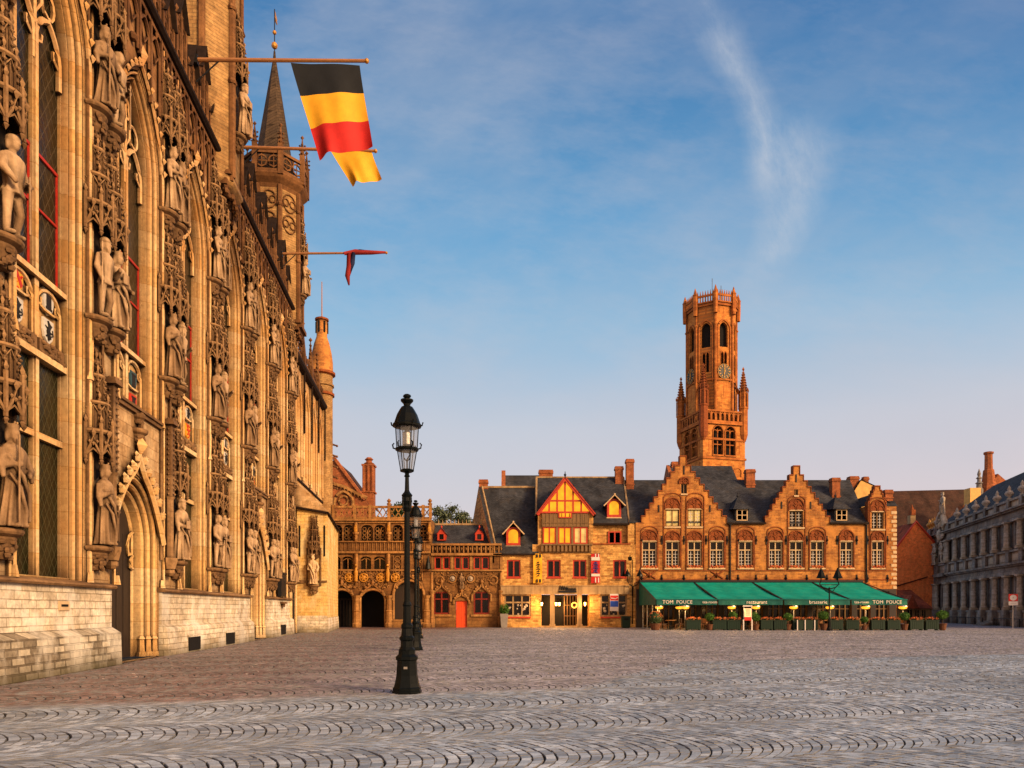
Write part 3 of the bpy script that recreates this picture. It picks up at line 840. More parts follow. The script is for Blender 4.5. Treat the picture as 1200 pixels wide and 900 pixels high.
# corner turrets
def turret(uc, vc, tall, spire):
    r = 1.85; t = MB(); rot = PI/8
    t.lathe([(r*.4,19.9),(r*.75,20.3),(r*.98,20.6),(r*1.06,20.75),(r*1.06,20.95),(r,21.1),(r,tall)], uc, -vc, 8, rot)
    to = t.build('turret', M['turretbrick'], ch)
    q = MB()
    for k in range(8):
        a = rot+PI*k/4; x = uc+r*math.cos(a); y = -vc+r*math.sin(a)
        q.tube([(x,y,21.0),(x,y,tall-.1)], .16, 6)
        for z in (25.2, 28.5): q.lathe([(.20,z),(.24,z+.1),(.18,z+.25)], x, y, 6)
        if spire:
            # blind tracery panels under the gallery
            a2 = rot+PI*(k+1)/4; am = (a+a2)/2
            ex = Vector((math.cos(a2)-math.cos(a), math.sin(a2)-math.sin(a), 0))*r
            o = Vector((uc+r*math.cos(a), -vc+r*math.sin(a), 0)); nn = Vector((math.cos(am), math.sin(am), 0))*.05
            for cz in (28.6, 27.2):
                for s in (.32, .68):
                    q.tube([o+nn+ex*(s+.15*math.cos(w*PI/4))+Vector((0,0,cz+.3+.24*math.sin(w*PI/4))) for w in range(8)], .04, 4, True)
                q.tube([o+nn+ex*(.5+.34*math.cos(w*PI/6))+Vector((0,0,cz+.3+.60*math.sin(w*PI/6))) for w in range(12)], .05, 4, True)
            # gallery panel
            q2 = r*1.18
            A = Vector((uc+q2*math.cos(a), -vc+q2*math.sin(a), 0)); B = Vector((uc+q2*math.cos(a2), -vc+q2*math.sin(a2), 0))
            for z in (30.65, 31.85): q.tube([A+Vector((0,0,z)), B+Vector((0,0,z))], .13, 4)
            for c in (.27, .73):
                P = A+(B-A)*c
                q.tube([P+(B-A)*(.2*math.cos(w*PI/4))+Vector((0,0,31.25+.38*math.sin(w*PI/4))) for w in range(8)], .07, 4, True)
                q.tube([P+Vector((0,0,30.7)), P+Vector((0,0,31.8))], .04, 4); q.tube([P-(B-A)*.2+Vector((0,0,31.25)), P+(B-A)*.2+Vector((0,0,31.25))], .04, 4)
            q.box(A.x-.16, A.x+.16, A.y-.16, A.y+.16, 30.4, 32.4); q.frust(A.x, A.y, 32.4, 33.6, .2, .03, 4, PI/4)
            for z in (32.5, 32.8, 33.1): 
                for w in range(4): q.octa((A.x+.17*math.cos(w*PI/2), A.y+.17*math.sin(w*PI/2), z), .09)
            q.octa((A.x,A.y,33.65), .13, 1.3)
    if spire:
        q.lathe([(r,29.7),(r*1.05,29.95),(r*1.20,30.25),(r*1.26,30.45),(r*1.26,30.55),(r*1.0,30.6)], uc, -vc, 8, rot)
    q.build('turret_tracery', M['carved'], to)
    if spire:
        s = MB(); s.lathe([(1.42,30.5),(1.36,31.8),(1.16,32.9),(.10,39.5),(.06,40.0)], uc, -vc, 8, rot)
        s.build('spire', M['darkslate'], ch)
        f = MB(); f.tube([(uc,-vc,39.8),(uc,-vc,42.9)], .035, 5); fo = f.build('finial_rod', M['black_paint'], ch)
        g = MB(); g.ball((uc,-vc,40.4), .22, 8, 6); g.ball((uc,-vc,41.3), .14, 8, 6)
        g.prism([(uc+.02,42.4),(uc+.42,42.32),(uc+.85,42.5),(uc+.62,42.6),(uc+.8,42.74),(uc+.2,42.85),(uc,42.8)], -vc-.03, -vc+.03)
        go = g.build('weather_vane', M['gold'], fo)
    # ledge below and statue niche in front
    l = MB(); l.box(uc-1.1, uc+1.1, -.55, .1, 20.55, 20.8); l.tbox(uc-.9, uc+.9, -.75, .1, 20.8, 21.05, 0, 0); l.tbox(uc-1.0, uc+1.0, -.7, .1, 21.05, 21.3, .1, .1)
    rnd = random.Random(int(uc*10))
    for k in range(26): l.ball((uc+rnd.uniform(-1.0,1.0), -.45+rnd.uniform(-.1,.1), 20.35+rnd.uniform(-.15,.15)), rnd.uniform(.08,.15), 6, 4)
    l.build('turret_ledge', M['carved'], ch)
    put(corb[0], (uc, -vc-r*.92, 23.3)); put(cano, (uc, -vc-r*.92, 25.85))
turret(U(33.2), -1.15+.1, 44.0, False)
turret(U(50.0), -1.25, 30.0, True)
add_statue(U(33.2), -1.05+1.85*.92+.36, 23.32, -.2, 'on the high turret corbel by the striped flag', 1.05, 2)
add_statue(U(50.0), -1.25+1.85*.92+.36, 23.32, -.2, 'on the corbel of the spired turret', 1.05, 5)

# far extension with lower eaves
E0, E1 = U(51.0), U(67.0)
hs = []
lanc = []
x = E0+1.5
while x < E1-1.4:
    hs.append(arch(x, x+2.0, 11.9, 16.2, 18.3)); lanc.append(x); x += 3.4
MB().wall([(E0-.05,-.2),(E0-.05,19.6),(E1,19.6),(E1,-.2)], hs, .35, .3).build('wing_wall', M['jamb'], ch)
mo = MB()
for x in lanc:
    mo.loops([a3(arch(x+q, x+2.0-q, 11.9, 16.2, 18.3-q), .36+d_) for q, d_ in ((0,0),(.08,.10),(.16,.05),(.22,.16),(.32,.12),(.40,.26))], closed=False); mo.tube(a3(arch(x-.2, x+2.2, 11.6, 16.2, 18.7), .30), .10, 6)
    mo.tube([(x+2.7,.28,11.4),(x+2.7,.28,19.4)], .16, 6)
mo.build('wing_mouldings', M['jamb'], ch)
for x in lanc:
    wo = MB().box(x+.95, x+1.05, .5, .6, 11.9, 17.7).build('wing_window', M['jamb'], ch)
    MB().prism(arch(x+.3, x+1.7, 11.9, 16.2, 18.0), .62, .64).build('glass', M['leaded'], wo)
gg = MB(); gg.prismx([(.33,19.5),(.05,19.6),(-.08,19.75),(-.08,19.95),(.4,19.95)], E0, E1)
gg.box(E0, E1, .25, .35, 11.15, 11.3)
for x in lanc: gg.tube([(x+2.55,.1,19.6),(x+2.55,.1,15.0)], .06, 5)
gg.build('wing_gutter', M['lead'], ch)
pn = MB()
x = E0+1.0
while x < E1:
    pn.box(x-.22, x+.22, .1, .5, 19.95, 21.2); pn.frust(x, .3, 21.2, 23.4, .28, .03, 4, PI/4)
    for k in range(6):
        for s in (-1,1): pn.octa((x+s*(.26-.035*k), .3, 21.3+.34*k), .12, 1)
    pn.octa((x,.3,23.45), .16, 1.3)
    x += 3.4
pn.box(E0, E1, .3, .5, 19.95, 20.9)
x = E0+.3
while x < E1-.4: pn.tube([(x,.28,20.9),(x+.3,.28,21.4),(x+.6,.28,20.9)], .06, 4); x += .64
pn.build('wing_parapet', M['carved'], ch)
MB().prismx([(.5,19.9),(.5,20.5),(6,27),(6,19.9)], E0, E1-2).build('wing_roof', M['slate'], ch)
# projecting water spouts near the far corner
sp = MB()
for k in range(5):
    z = 12.6+k*.98
    sp.tube([(E1-.6,.3,z+.3),(E1-.6,-.3,z+.25),(E1-.6,-.75,z+.12)], [.13,.10,.07], 6); sp.ball((E1-.6,-.78,z+.1), .12, 6, 4)
sp.box(E1-.9, E1-.3, .05, .4, 5, 19.6)
sp.build('water_spouts', M['carved'], ch)

# round brick stair turret with a flag mast behind the wing
rt = thing('stair_turret', 'small round orange brick turret with domed cap behind the far town hall wing', 'turret', (-17.3, 66.0, -2.15))
t = MB(); t.lathe([(.98,0),(.98,24.0),(1.1,24.05),(1.1,24.2),(.98,24.25),(.98,25.6)], 0, 0, 14); t.build('shaft', M['turretbrick'], rt, False)
for pr_ in ([(1.0,25.0),(1.22,25.1),(1.22,25.3),(1.0,25.35)],[(.9,23.1),(1.14,23.2),(1.14,23.4),(.9,23.5)],[(.5,30.0),(.62,30.05),(.62,30.2),(.4,30.3)]):
    t = MB(); t.lathe(pr_, 0, 0, 14); t.build('cornice_ring', M['brickrelief'], rt)
t = MB(); t.lathe([(1.02,25.3),(1.0,26.2),(.9,27.0),(.7,27.9),(.50,28.5),(.48,28.6),(.48,30.1)], 0, 0, 14); t.build('cap', M['brick'], rt, True)
t = MB()
for k in range(6):
    a = k*PI/3+.2; t.box(.44*math.cos(a)-.08+.05*math.cos(a), .44*math.cos(a)+.08+.05*math.cos(a), .49*math.sin(a)-.05, .49*math.sin(a)+.05, 28.9, 29.9)
t.build('opening', M['hole'], rt)
t = MB(); t.tube([(0,0,30.1),(0,0,33.6)], [.06,.04], 6); t.build('mast', M['pole'], rt)

# annex at the corner of the square, facing the camera
an = thing('corner_annex', 'low golden stone annex with lean-to roof and a niche, beside the far doorway', 'building', (-13.1, 51.4, 0), R(-4))
t = MB()
t.add([(-2.2,0,-.2),(0,0,-.2),(0,0,8.45),(-2.2,0,8.85),(-3.0,12,-.2),(-3.0,12,8.5)], [(0,1,2,3),(1,4,5,2)])
t.build('wall', M['annex'], an)
t = MB(); t.add([(-2.3,-.12,-.2),(.12,-.12,-.2),(.08,-.06,1.05),(-2.3,-.06,1.05),(-2.9,12,-.2),(-2.95,12,1.05),(0,0,1.2),(-2.3,0,1.2)], [(0,1,2,3),(1,4,5,2),(3,2,6,7)])
t.build('plinth', M['plinth'], an)
t = MB(); t.add([(-2.4,-.15,9.0),(.12,-.15,8.6),(-2.9,12.2,8.6),(-5.0,12.2,11.2),(-2.9,.3,11.2),(-2.4,-.15,8.85),(.12,-.15,8.42),(-2.9,12.2,8.40)], [(0,1,2,3,4),(0,5,6,1),(1,6,7,2)])
t.build('roof', M['stone'], an)
MB().tube([(-2.4,-.17,8.9),(.12,-.17,8.46),(-2.9,12.2,8.46)], .09, 5).build('roof_edge', M['lead'], an)
t = MB(); t.mb(corbel_mb(.42,.7,3), Matrix.Translation((-.95,0,3.4))); t.mb(canopy_mb(2.3,.40), Matrix.Translation((-.95,0,5.75)))
for s in (-1.45,-.45): t.tube([(s,-.05,3.3),(s,-.05,6.0)], .05, 5)
t.build('niche', M['carved'], an)
t = MB(); t.box(-2.2, 0, -.07, 0, 3.55, 3.68); t.box(-2.2,-1.6,-.09,-.07,3.5,3.72); t.build('string_course', M['carved'], an)
t = MB()
for x in (-2.0, -.2): t.box(x-.06, x+.06, -.02, .02, 5.4, 7.6)
t.build('slit', M['hole'], an)
pm_ = ST[3].copy(); pm_.materials.clear(); pm_.materials.append(M['whitestone'])
o = link('statue', pm_); o.location = (-14.05, 51.15, 3.42); o.rotation_euler = (0,0,R(-4)); o.scale = (.9,.9,.9)
tag(o, 'pale stone statue in the niche of the low golden corner annex', 'statue')

# flags on poles
def flagpole(Y, z, L, rise, label, r=.085):
    p0 = Vector((FX0-K*Y, Y, z)); d = Vector((1,K,0))/KL
    o = thing('flagpole', label, 'flagpole', p0, math.atan(K), 'flagpoles jutting from the town hall')
    MB().tube([(-.6,0,-.6*rise/L),(L,0,rise)], [r,r*.8], 8).build('pole', M['pole'], o)
    MB().ball((L+.03,0,rise), r*1.2, 8, 6).build('pole_cap', M['gold'], o)
    b = MB(); b.box(-.25,.08,-.14,.14,-.2,.14); b.tube([(0,0,-.9),(.9,0,.02)], .03, 5); b.build('pole_bracket', M['black_paint'], o)
    return p0, d
def cloth(name, mats, corners, nu, nv, ripple, bands, label, cat, grp, loc):
    """hanging cloth between top-left, top-right, bottom-right, bottom-left with folds"""
    tl, trr, brr, bl = [Vector(c) for c in corners]
    vs = []; fs = []; mi = []
    for j in range(nv+1):
        for i in range(nu+1):
            s = i/nu; t = j/nv
            p = (tl*(1-s)+trr*s)*(1-t) + (bl*(1-s)+brr*s)*t
            p = p + Vector((.10*t*math.sin(6*s+2*t), ripple*(.25+t)*math.sin(7*s+2.2*t)+ripple*.5*t*math.sin(15*s+1), .05*t*math.sin(9*s)))
            vs.append(p)
    for j in range(nv):
        for i in range(nu):
            fs.append((j*(nu+1)+i, j*(nu+1)+i+1, (j+1)*(nu+1)+i+1, (j+1)*(nu+1)+i))
            mi.append(min(len(mats)-1, int(bands*j/nv)))
    m = MB(); m.v = vs; m.f = fs; m.mi = mi
    o = m.build(name, mats, None, True); o.location = loc
    return tag(o, label, cat, grp)
p0, d = flagpole(29.7, 24.15, 6.85, .50, 'topmost varnished pole holding the black yellow red flag')
q = p0
cloth('flag', [M['blackcloth'],M['yellowcloth'],M['redcloth']], [(3.75,.40,.18),(6.55,.69,.30),(6.95,.95,-2.95),(4.70,.85,-3.50)], 28, 30, .12, 3, 'large black, yellow and red striped flag hanging from the topmost pole', 'flag', None, q)
p0, d = flagpole(36.65, 25.0, 6.65, .25, 'middle varnished pole crossing in front of the spired turret')
fl = cloth('flag', [M['yellowcloth']], [(4.4,.47,.10),(6.45,.68,.20),(6.85,.8,-1.15),(5.35,.7,-1.5)], 18, 20, .12, 1, 'plain yellow flag partly hidden behind the striped flag', 'flag', None, p0)
p0, d = flagpole(46.2, 24.3, 6.57, .40, 'lowest slim pole with a furled flag near its tip', .075)
f = MB()
f.cm = 0
f.tube([(3.9,.38,.2),(4.6,.46,.33),(5.6,.58,.36),(6.5,.68,.42)], [.10,.17,.13,.07], 8)
f.cm = 1; f.tube([(4.3,.40,.32),(4.9,.44,.40),(5.5,.55,.42)], [.06,.10,.05], 7)
f.cm = 0; f.tube([(4.2,.42,.2),(4.25,.45,-.6),(4.1,.45,-1.2),(4.2,.45,-1.8)], [.14,.22,.16,.05], 7)
f.cm = 1; f.tube([(4.5,.40,.25),(4.42,.40,-.4),(4.28,.42,-1.0)], [.13,.16,.06], 7)
o = f.build('flag', [M['dullred'],M['navycloth']], None, True); o.location = p0
tag(o, 'furled red and blue flag wrapped around the lowest pole', 'flag')
# ------------------------------------------------------------------ generic window for the back row
def add_window(parent, x0, x1, z0, z1, y, frame, glass, bars=(1,0), fw=.09, name='window', depth=.10, grid=None, gridmat=None, split=None):
    """frame with mullions at depth y; children glass (and glazing_bars)"""
    b = MB()
    b.box(x0, x0+fw, y-depth, y+.02, z0, z1); b.box(x1-fw, x1, y-depth, y+.02, z0, z1)
    b.box(x0+fw, x1-fw, y-depth+.003, y+.02, z1-fw, z1); b.box(x0+fw, x1-fw, y-depth+.003, y+.02, z0, z0+fw)
    nb, nh = bars
    for k in range(nb):
        x = x0+(x1-x0)*(k+1)/(nb+1); b.box(x-fw*.5, x+fw*.5, y-depth-.004, y+.016, z0+fw, z1-fw)
    if split: b.box(x0+fw, x1-fw, y-depth-.008, y+.012, split-fw*.5, split+fw*.5)
    for k in range(nh):
        z = z0+(z1-z0)*(k+1)/(nh+1); b.box(x0+fw, x1-fw, y-depth+.006, y+.01, z-fw*.35, z+fw*.35)
    o = b.build(name, frame, parent)
    MB().box(x0, x1, y+.03, y+.05, z0, z1).build('glass', glass, o)
    if grid:
        g = MB(); gz1 = split if split else z1
        n = nb+1; wv = (x1-x0)/n
        for k in range(n):
            a = x0+k*wv+fw; c = x0+(k+1)*wv-fw
            g.box((a+c)/2-.022, (a+c)/2+.022, y-.03, y+.02, z0+fw, gz1-fw)
            for q in range(1, grid):
                z = z0+fw+(gz1-z0-2*fw)*q/grid; g.box(a, c, y-.034, y+.016, z-.02, z+.02)
        g.build('glazing_bars', gridmat or M['whitepaint'], o)
    return o

def chimney(parent, x, y, z0, z1, wx, wy, m=None, name='chimney', pots=0):
    b = MB(); b.box(x-wx/2, x+wx/2, y-wy/2, y+wy/2, z0, z1-.35); b.box(x-wx/2-.06, x+wx/2+.06, y-wy/2-.06, y+wy/2+.06, z1-.35, z1-.15)
    b.box(x-wx/2-.02, x+wx/2+.02, y-wy/2-.02, y+wy/2+.02, z1-.15, z1)
    b.box(x-wx/2-.05, x+wx/2+.05, y-wy/2-.05, y+wy/2+.05, z0+(z1-z0)*.5, z0+(z1-z0)*.5+.1)
    o = b.build(name, m or M['chimney'], parent)
    if pots:
        p = MB()
        for k in range(pots): p.lathe([(.14,z1),(.17,z1+.1),(.12,z1+.4)], x-wx/2+wx*(k+.5)/pots, y, 8)
        p.build('chimney_pot', M['terracotta'], o)
    return o

# ------------------------------------------------------------------ step-gabled brick restaurant
YR = 66.0; kR = YR/850
def RX(px): return (px-600)*kR - 22.9
def RZ(py): return 1.65+(714-py)*kR
rs = thing('step_gabled_house', 'wide orange brick house with two stepped gables behind green awnings', 'building', (22.9, YR, 0))
def steps(pts):
    out = []
    for p in pts: out.append(p)
    return out
outl = [(745,737.5),(745,612.5),(752,612.5)]
def stair(x0, y0, x1, y1, n):
    r = []
    for k in range(n):
        ya = y0+(y1-y0)*(k+1)/n; xa = x0+(x1-x0)*k/n; xb = x0+(x1-x0)*(k+1)/n
        r += [(xa,ya),(xb,ya)] if y1 < y0 else []
    return r
def stairdown(x0, y0, x1, y1, n):
    r = []
    for k in range(n):
        xb = x0+(x1-x0)*(k+1)/n; ya = y0+(y1-y0)*k/n; yb = y0+(y1-y0)*(k+1)/n
        r += [(xb,ya),(xb,yb)]
    return r
outl += stair(752,612.5,796,546,9) + [(797,546),(797,535),(804,535),(804,546)] + stairdown(804,546,851,612.5,9)
outl += [(897,612.5)] + stair(897,612.5,929.5,557,8) + [(930,557),(930,546.5),(937,546.5),(937,557)] + stairdown(937,557,972,612.5,8)
outl += [(1017.5,612.5),(1017.5,592.5)] + stair(1018,592.5,1025.3,575,4) + [(1025.5,575),(1025.5,570),(1031,570),(1031,575)] + stairdown(1031,575,1038,592.5,4) + [(1050.5,592.5),(1050.5,737.5)]
oo = []
for p in outl:
    q = (RX(p[0]), RZ(p[1]))
    if not oo or (abs(q[0]-oo[-1][0])+abs(q[1]-oo[-1][1])) > .02: oo.append(q)
W1 = [(761,770-752),(788,17),(814,17),(840,17),(873.5,17),(909,16.5),(933,16.5),(957.5,16.5),(992,16),(1028.5,15)]
holes = []; wins = []
for cx, wd in W1:
    x0, x1 = RX(cx-wd/2+.5), RX(cx+wd/2-.5); holes.append(rect(x0, x1, RZ(665.5), RZ(634.5))); wins.append((x0,x1,RZ(665.5),RZ(634.5),RZ(644.5),'n'))
for cx, y0, y1, kind in ((788,617,597,'lit'),(814,617,597,'half'),(933,618,598.5,'n'),(1028.5,620,600,'n')):
    wd = 16 if cx < 1000 else 14
    x0, x1 = RX(cx-wd/2), RX(cx+wd/2); holes.append(rect(x0, x1, RZ(y0), RZ(y1))); wins.append((x0,x1,RZ(y0),RZ(y1),None,kind))
for cx, y0, y1 in ((801.5,578.5,567),(933,580.5,573.5)):
    wd = 7 if cx < 900 else 4.5
    x0, x1 = RX(cx-wd/2), RX(cx+wd/2); holes.append(rect(x0, x1, RZ(y0), RZ(y1))); wins.append((x0,x1,RZ(y0),RZ(y1),None,'small'))
# ground floor front under the awning: glazed shopfronts and doors
GF = [(754,766),(772,790),(796,816),(822,842),(848,868),(874,894),(900,920),(926,946),(952,972),(978,998),(1004,1020),(1026,1042)]
for a, c in GF: holes.append(rect(RX(a), RX(c), RZ(734), RZ(693)))
b = MB().wall(oo, holes, 0, .28)
b.add([(oo[0][0],0,0),(oo[0][0],0,RZ(612.5)),(oo[0][0],9,RZ(612.5)),(oo[0][0],9,0)], [(0,1,2,3)])
xr = RX(1050.5); b.add([(xr,0,0),(xr,0,RZ(592.5)),(xr,7,RZ(592.5)),(xr,7,0)], [(0,1,2,3)])
xl = RX(1017.5); b.add([(xl,0,RZ(613)),(xl,0,RZ(592.5)),(xl,4,RZ(592.5)),(xl,4,RZ(613))], [(0,1,2,3)])
# thickness of the stepped gables above the eaves
for i in range(len(oo)-1):
    (x0,z0),(x1,z1) = oo[i], oo[i+1]
    if min(z0,z1) > RZ(612.6): b.add([(x0,0,z0),(x1,0,z1),(x1,.5,z1),(x0,.5,z0)], [(0,1,2,3)])
b.build('wall', M['brick'], rs)
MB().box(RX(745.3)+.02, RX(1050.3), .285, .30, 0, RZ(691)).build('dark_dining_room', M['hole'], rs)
for lo_, hi_ in ((750,853),(895,974),(1016,1042)):
    cap = MB(); pth = []
    for (x0,z0) in oo:
        if RX(lo_) < x0 < RX(hi_) and z0 > RZ(612.7): pth.append((x0,z0))
    xm_ = (RX(lo_)+RX(hi_))/2
    loops_ = []
    for (px_,pz_) in pth:
        q_ = -.05 if px_ < xm_ else .05
        loops_.append([(px_+q_,-.06,pz_+.09),(px_+q_,.56,pz_+.09),(px_+q_*.2,.56,pz_-.01),(px_+q_*.2,-.06,pz_-.01)])
    cap.loops(loops_); cap.build('gable_coping', M['brickrelief'], rs)
MB().wall(rect(RX(745.6), RX(1050), 0, RZ(690.5)), [rect(RX(a)-.001, RX(c)+.001, RZ(734), RZ(693)) for a, c in GF], -.04, .04).build('awning_shade_sheet', M['door'], rs)  # added dark sheet painting the under-awning shade onto the ground floor
for x0, x1, z0, z1, sp, kind in wins:
    wo_ = None
    if kind == 'small': wo_ = add_window(rs, x0, x1, z0, z1, .2, M['timber'], M['shopglass'], (1,0), .06)
    elif kind == 'lit': wo_ = add_window(rs, x0, x1, z0, z1, .2, M['timber'], M['amberglass2'], (1,0), .10)
    elif kind == 'half': wo_ = add_window(rs, x0, x1, z0, z1, .2, M['timber'], M['amberglass2'], (1,0), .09, grid=5)
    else: wo_ = add_window(rs, x0, x1, z0, z1, .2, M['whitestone'] if sp else M['timber'], M['shopglass'], (1,0), .09, grid=5, split=sp)
    s_ = MB(); ex = .04 if kind == 'small' else .12
    s_.box(x0-ex, x1+ex, -.13 if sp else -.10, .05, z0-.14, z0); s_.build('sill', M['whitestone'], wo_)
    if kind != 'small':
        s_ = MB(); s_.box(x0-.04, x1+.04, -.05, .1, z1-.01, z1+.08); s_.build('lintel', M['whitestone'], wo_)
    if sp:
        f_ = MB(); rn = random.Random(int(x0*100))
        leafcloud_ = [(rn.uniform(x0,x1), -.10+rn.uniform(-.07,.07), z0+rn.uniform(.0,.20), rn.uniform(.05,.10)) for _ in range(40)]
        f_.box(x0+.05, x1-.05, -.12, -.02, z0, z0+.06)
        for q_ in leafcloud_: f_.octa(q_[:3], q_[3])
        f_.build('window_flowers', M['flower'], wo_)
rel = MB(); st = MB(); fl = MB(); nz = random.Random(5)
def tympanum(x0, x1, zs, za):
    """relief arch with trefoil tracery above a window"""
    rel.prism(arch(x0, x1, zs, zs+(za-zs)*.35, za-.06, 6), -.012, .01)
    rel.tube(a3(arch(x0-.05, x1+.05, zs, zs+(za-zs)*.35, za, 6), -.04), .07, 6)
    xm = (x0+x1)/2; w = (x1-x0)
    for c in (x0+w*.25, x0+w*.75): rel.tube(a3(arch(c-w*.2, c+w*.2, zs+.02, zs+(za-zs)*.2, zs+(za-zs)*.5, 4), -.03), .045, 5)
    rel.tube([(xm+w*.14*math.cos(k*PI/4), -.03, zs+(za-zs)*.68+w*.14*math.sin(k*PI/4)) for k in range(8)], .04, 4, True)
arched = {761, 840, 873.5, 909, 957.5, 992}
for cx, wd in W1:
    x0, x1 = RX(cx-wd/2), RX(cx+wd/2)
    tympanum(x0+.02, x1-.02, RZ(634), RZ(621 if cx in arched else 622.5))
    for e in (x0-.04, x1+.04): rel.tube([(e,-.03,RZ(666)),(e,-.03,RZ(634))], .06, 5)
for cx, ys, ya, wd in ((788,596.5,583.5,17),(814,596.5,583.5,17),(933,598,584,17),(1028.5,599.5,586,16)):
    x0, x1 = RX(cx-wd/2), RX(cx+wd/2); tympanum(x0+.02, x1-.02, RZ(ys), RZ(ya))
tympanum(RX(796.5), RX(806.5), RZ(567), RZ(559.5))
# tall niche outlines round the window columns
for x0, x1, yt in ((777.5,798.2,577),(804,825,577),(751,771,616),(831,850,616),(863.5,884,616),(923,943.5,580),(899,918,616.5),(948,967.5,616.5),(1019,1038,582)):
    rel.tube(a3(arch(RX(x0), RX(x1), RZ(668), RZ(yt+7), RZ(yt+1), 5), -.02), .05, 5)
# panels below the outer windows
for cx in (761, 840): 
    for s in (-1, 1): rel.tube([(RX(cx-7*s),-.02,RZ(678)),(RX(cx+7*s),-.02,RZ(669.5))], .08, 5)
    rel.octa((RX(cx),-.03,RZ(674)), .28, 1)
for yy in (669, 679.5): rel.box(RX(745.3), RX(1050), -.04, .0, RZ(yy)-.03, RZ(yy)+.05)
rel.build('brick_relief', M['brickrelief'], rs)
for x in (752,775.5,801.5,827.5,852,865,886,898,921,945.5,969,981,1004,1016.5,1040):
    for y0, y1 in ((638,628),(682,673.5)):
        an2 = MB(); an2.box(RX(x)-.05, RX(x)+.05, -.06, .02, RZ(y0), RZ(y1)); an2.octa((RX(x),-.06,RZ((y0+y1)/2)), .13, 1.5); an2.build('wall_anchor', M['black_paint'], rs)
for x, y0, y1 in ((772,600,592),(832,600,592),(916,596,588),(950,596,588),(801.5,556,546),(933,565,556)): MB().box(RX(x)-.05, RX(x)+.05, -.06, .02, RZ(y0), RZ(y1)).build('wall_anchor', M['black_paint'], rs)
qn = MB()
for k in range(18): qn.box(xr-.02-(.45 if k%2 else .28), xr+.03, -.025, .3, RZ(690)+k*.40, RZ(690)+k*.40+.26)
qn.build('corner_quoins', M['whitestone'], rs)
dp = MB()
for x in (855.5, 1015): dp.tube([(RX(x),-.08,RZ(683)),(RX(x),-.08,RZ(614))], .06, 6); dp.box(RX(x)-.14, RX(x)+.14, -.2, 0, RZ(615), RZ(612))
dp.build('drainpipe', M['black_paint'], rs)
for a, c in GF:
    add_window(rs, RX(a), RX(c), RZ(734), RZ(693), .25, M['timber'], M['shopglass'], (2,1), .10, name='shopfront')
# roofs
e = RZ(612.5); rz = 1.65+(714-562.5)*71/850
rf = MB()
def slope(x0, x1, xa=None, xb=None):
    xa = x0 if xa is None else xa; xb = x1 if xb is None else xb
    rf.add([(x0,.04,e-.02),(x1,.04,e-.02),(xb,5,rz),(xa,5,rz),(x0,10,e),(x1,10,e)], [(0,1,2,3),(3,2,5,4)])
slope(RX(737.5), RX(1017.5), RX(737.5)+.2, RX(1008)+1.4)
def gableroof(xa, xm, xb, zt, depth):
    rf.add([(xa,.30,e),(xm,.30,zt),(xb,.30,e),(xm,depth,zt),(xa-.5,depth,e),(xb+.5,depth,e)], [(0,1,3,4),(1,2,5,3)])
gableroof(RX(752), RX(800.5), RX(850), RZ(563), 5.2); gableroof(RX(898), RX(933.5), RX(971), RZ(566), 5)
rf.add([(xl,.3,RZ(592)),(RX(1028.3),.3,RZ(577)),(xr,.3,RZ(592)),(RX(1028.3),4,RZ(577)),(xl,4,RZ(592)),(xr,4,RZ(592)),(xl-.1,-.02,RZ(592)),(xr+.1,-.02,RZ(592))], [(0,1,3,4),(1,2,5,3)])
rf.add([(RX(1038),-.06,RZ(593)),(xr+.1,-.06,RZ(593)),(xr+.1,.6,RZ(586)),(RX(1038),.6,RZ(586))], [(0,1,2,3)])
rfo = rf.build('roof', M['slate'], rs)
MB().box(RX(852), RX(897), -.22, -.02, e-.14, e).build('gutter', M['lead'], rs)
MB().box(RX(972), RX(1017), -.22, -.02, e-.14, e).build('gutter', M['lead'], rs)
for cx in (870.5, 987.5):
    d = MB(); x0, x1 = RX(cx-8), RX(cx+8); zb, zt = RZ(611), RZ(596); xm = RX(cx)
    d.box(x0, x1, .25, 2.6, zb, zt)
    d2 = MB(); d2.add([(x0-.25,.0,zt-.04),(x1+.25,.0,zt-.04),(x1+.2,3.4,zt+.3),(x0-.2,3.4,zt+.3),(xm,1.5,RZ(579))], [(0,1,4),(1,2,4),(2,3,4),(3,0,4)])
    d2.ball((xm,1.5,RZ(578)), .12, 6, 4); d2.tube([(xm,1.5,RZ(579)),(xm,1.5,RZ(574))], .04, 5)
    do = d.build('dormer', M['slate'], rfo); d2.build('dormer_roof', M['slate'], rfo)
    add_window(rs, x0+.12, x1-.12, zb+.1, zt-.06, .22, M['whitestone'], M['shopglass'], (1,1), .08, depth=.03)
chimney(rs, RX(897), 4.4, RZ(580), 1.65+(714-550.5)*70.4/850, .85, .7); chimney(rs, RX(990)+.5, 3.2, RZ(600), 1.65+(714-560)*69/850, .75, .7)
chimney(rs, RX(1046), .9, RZ(593), RZ(572.5), .7, .6)
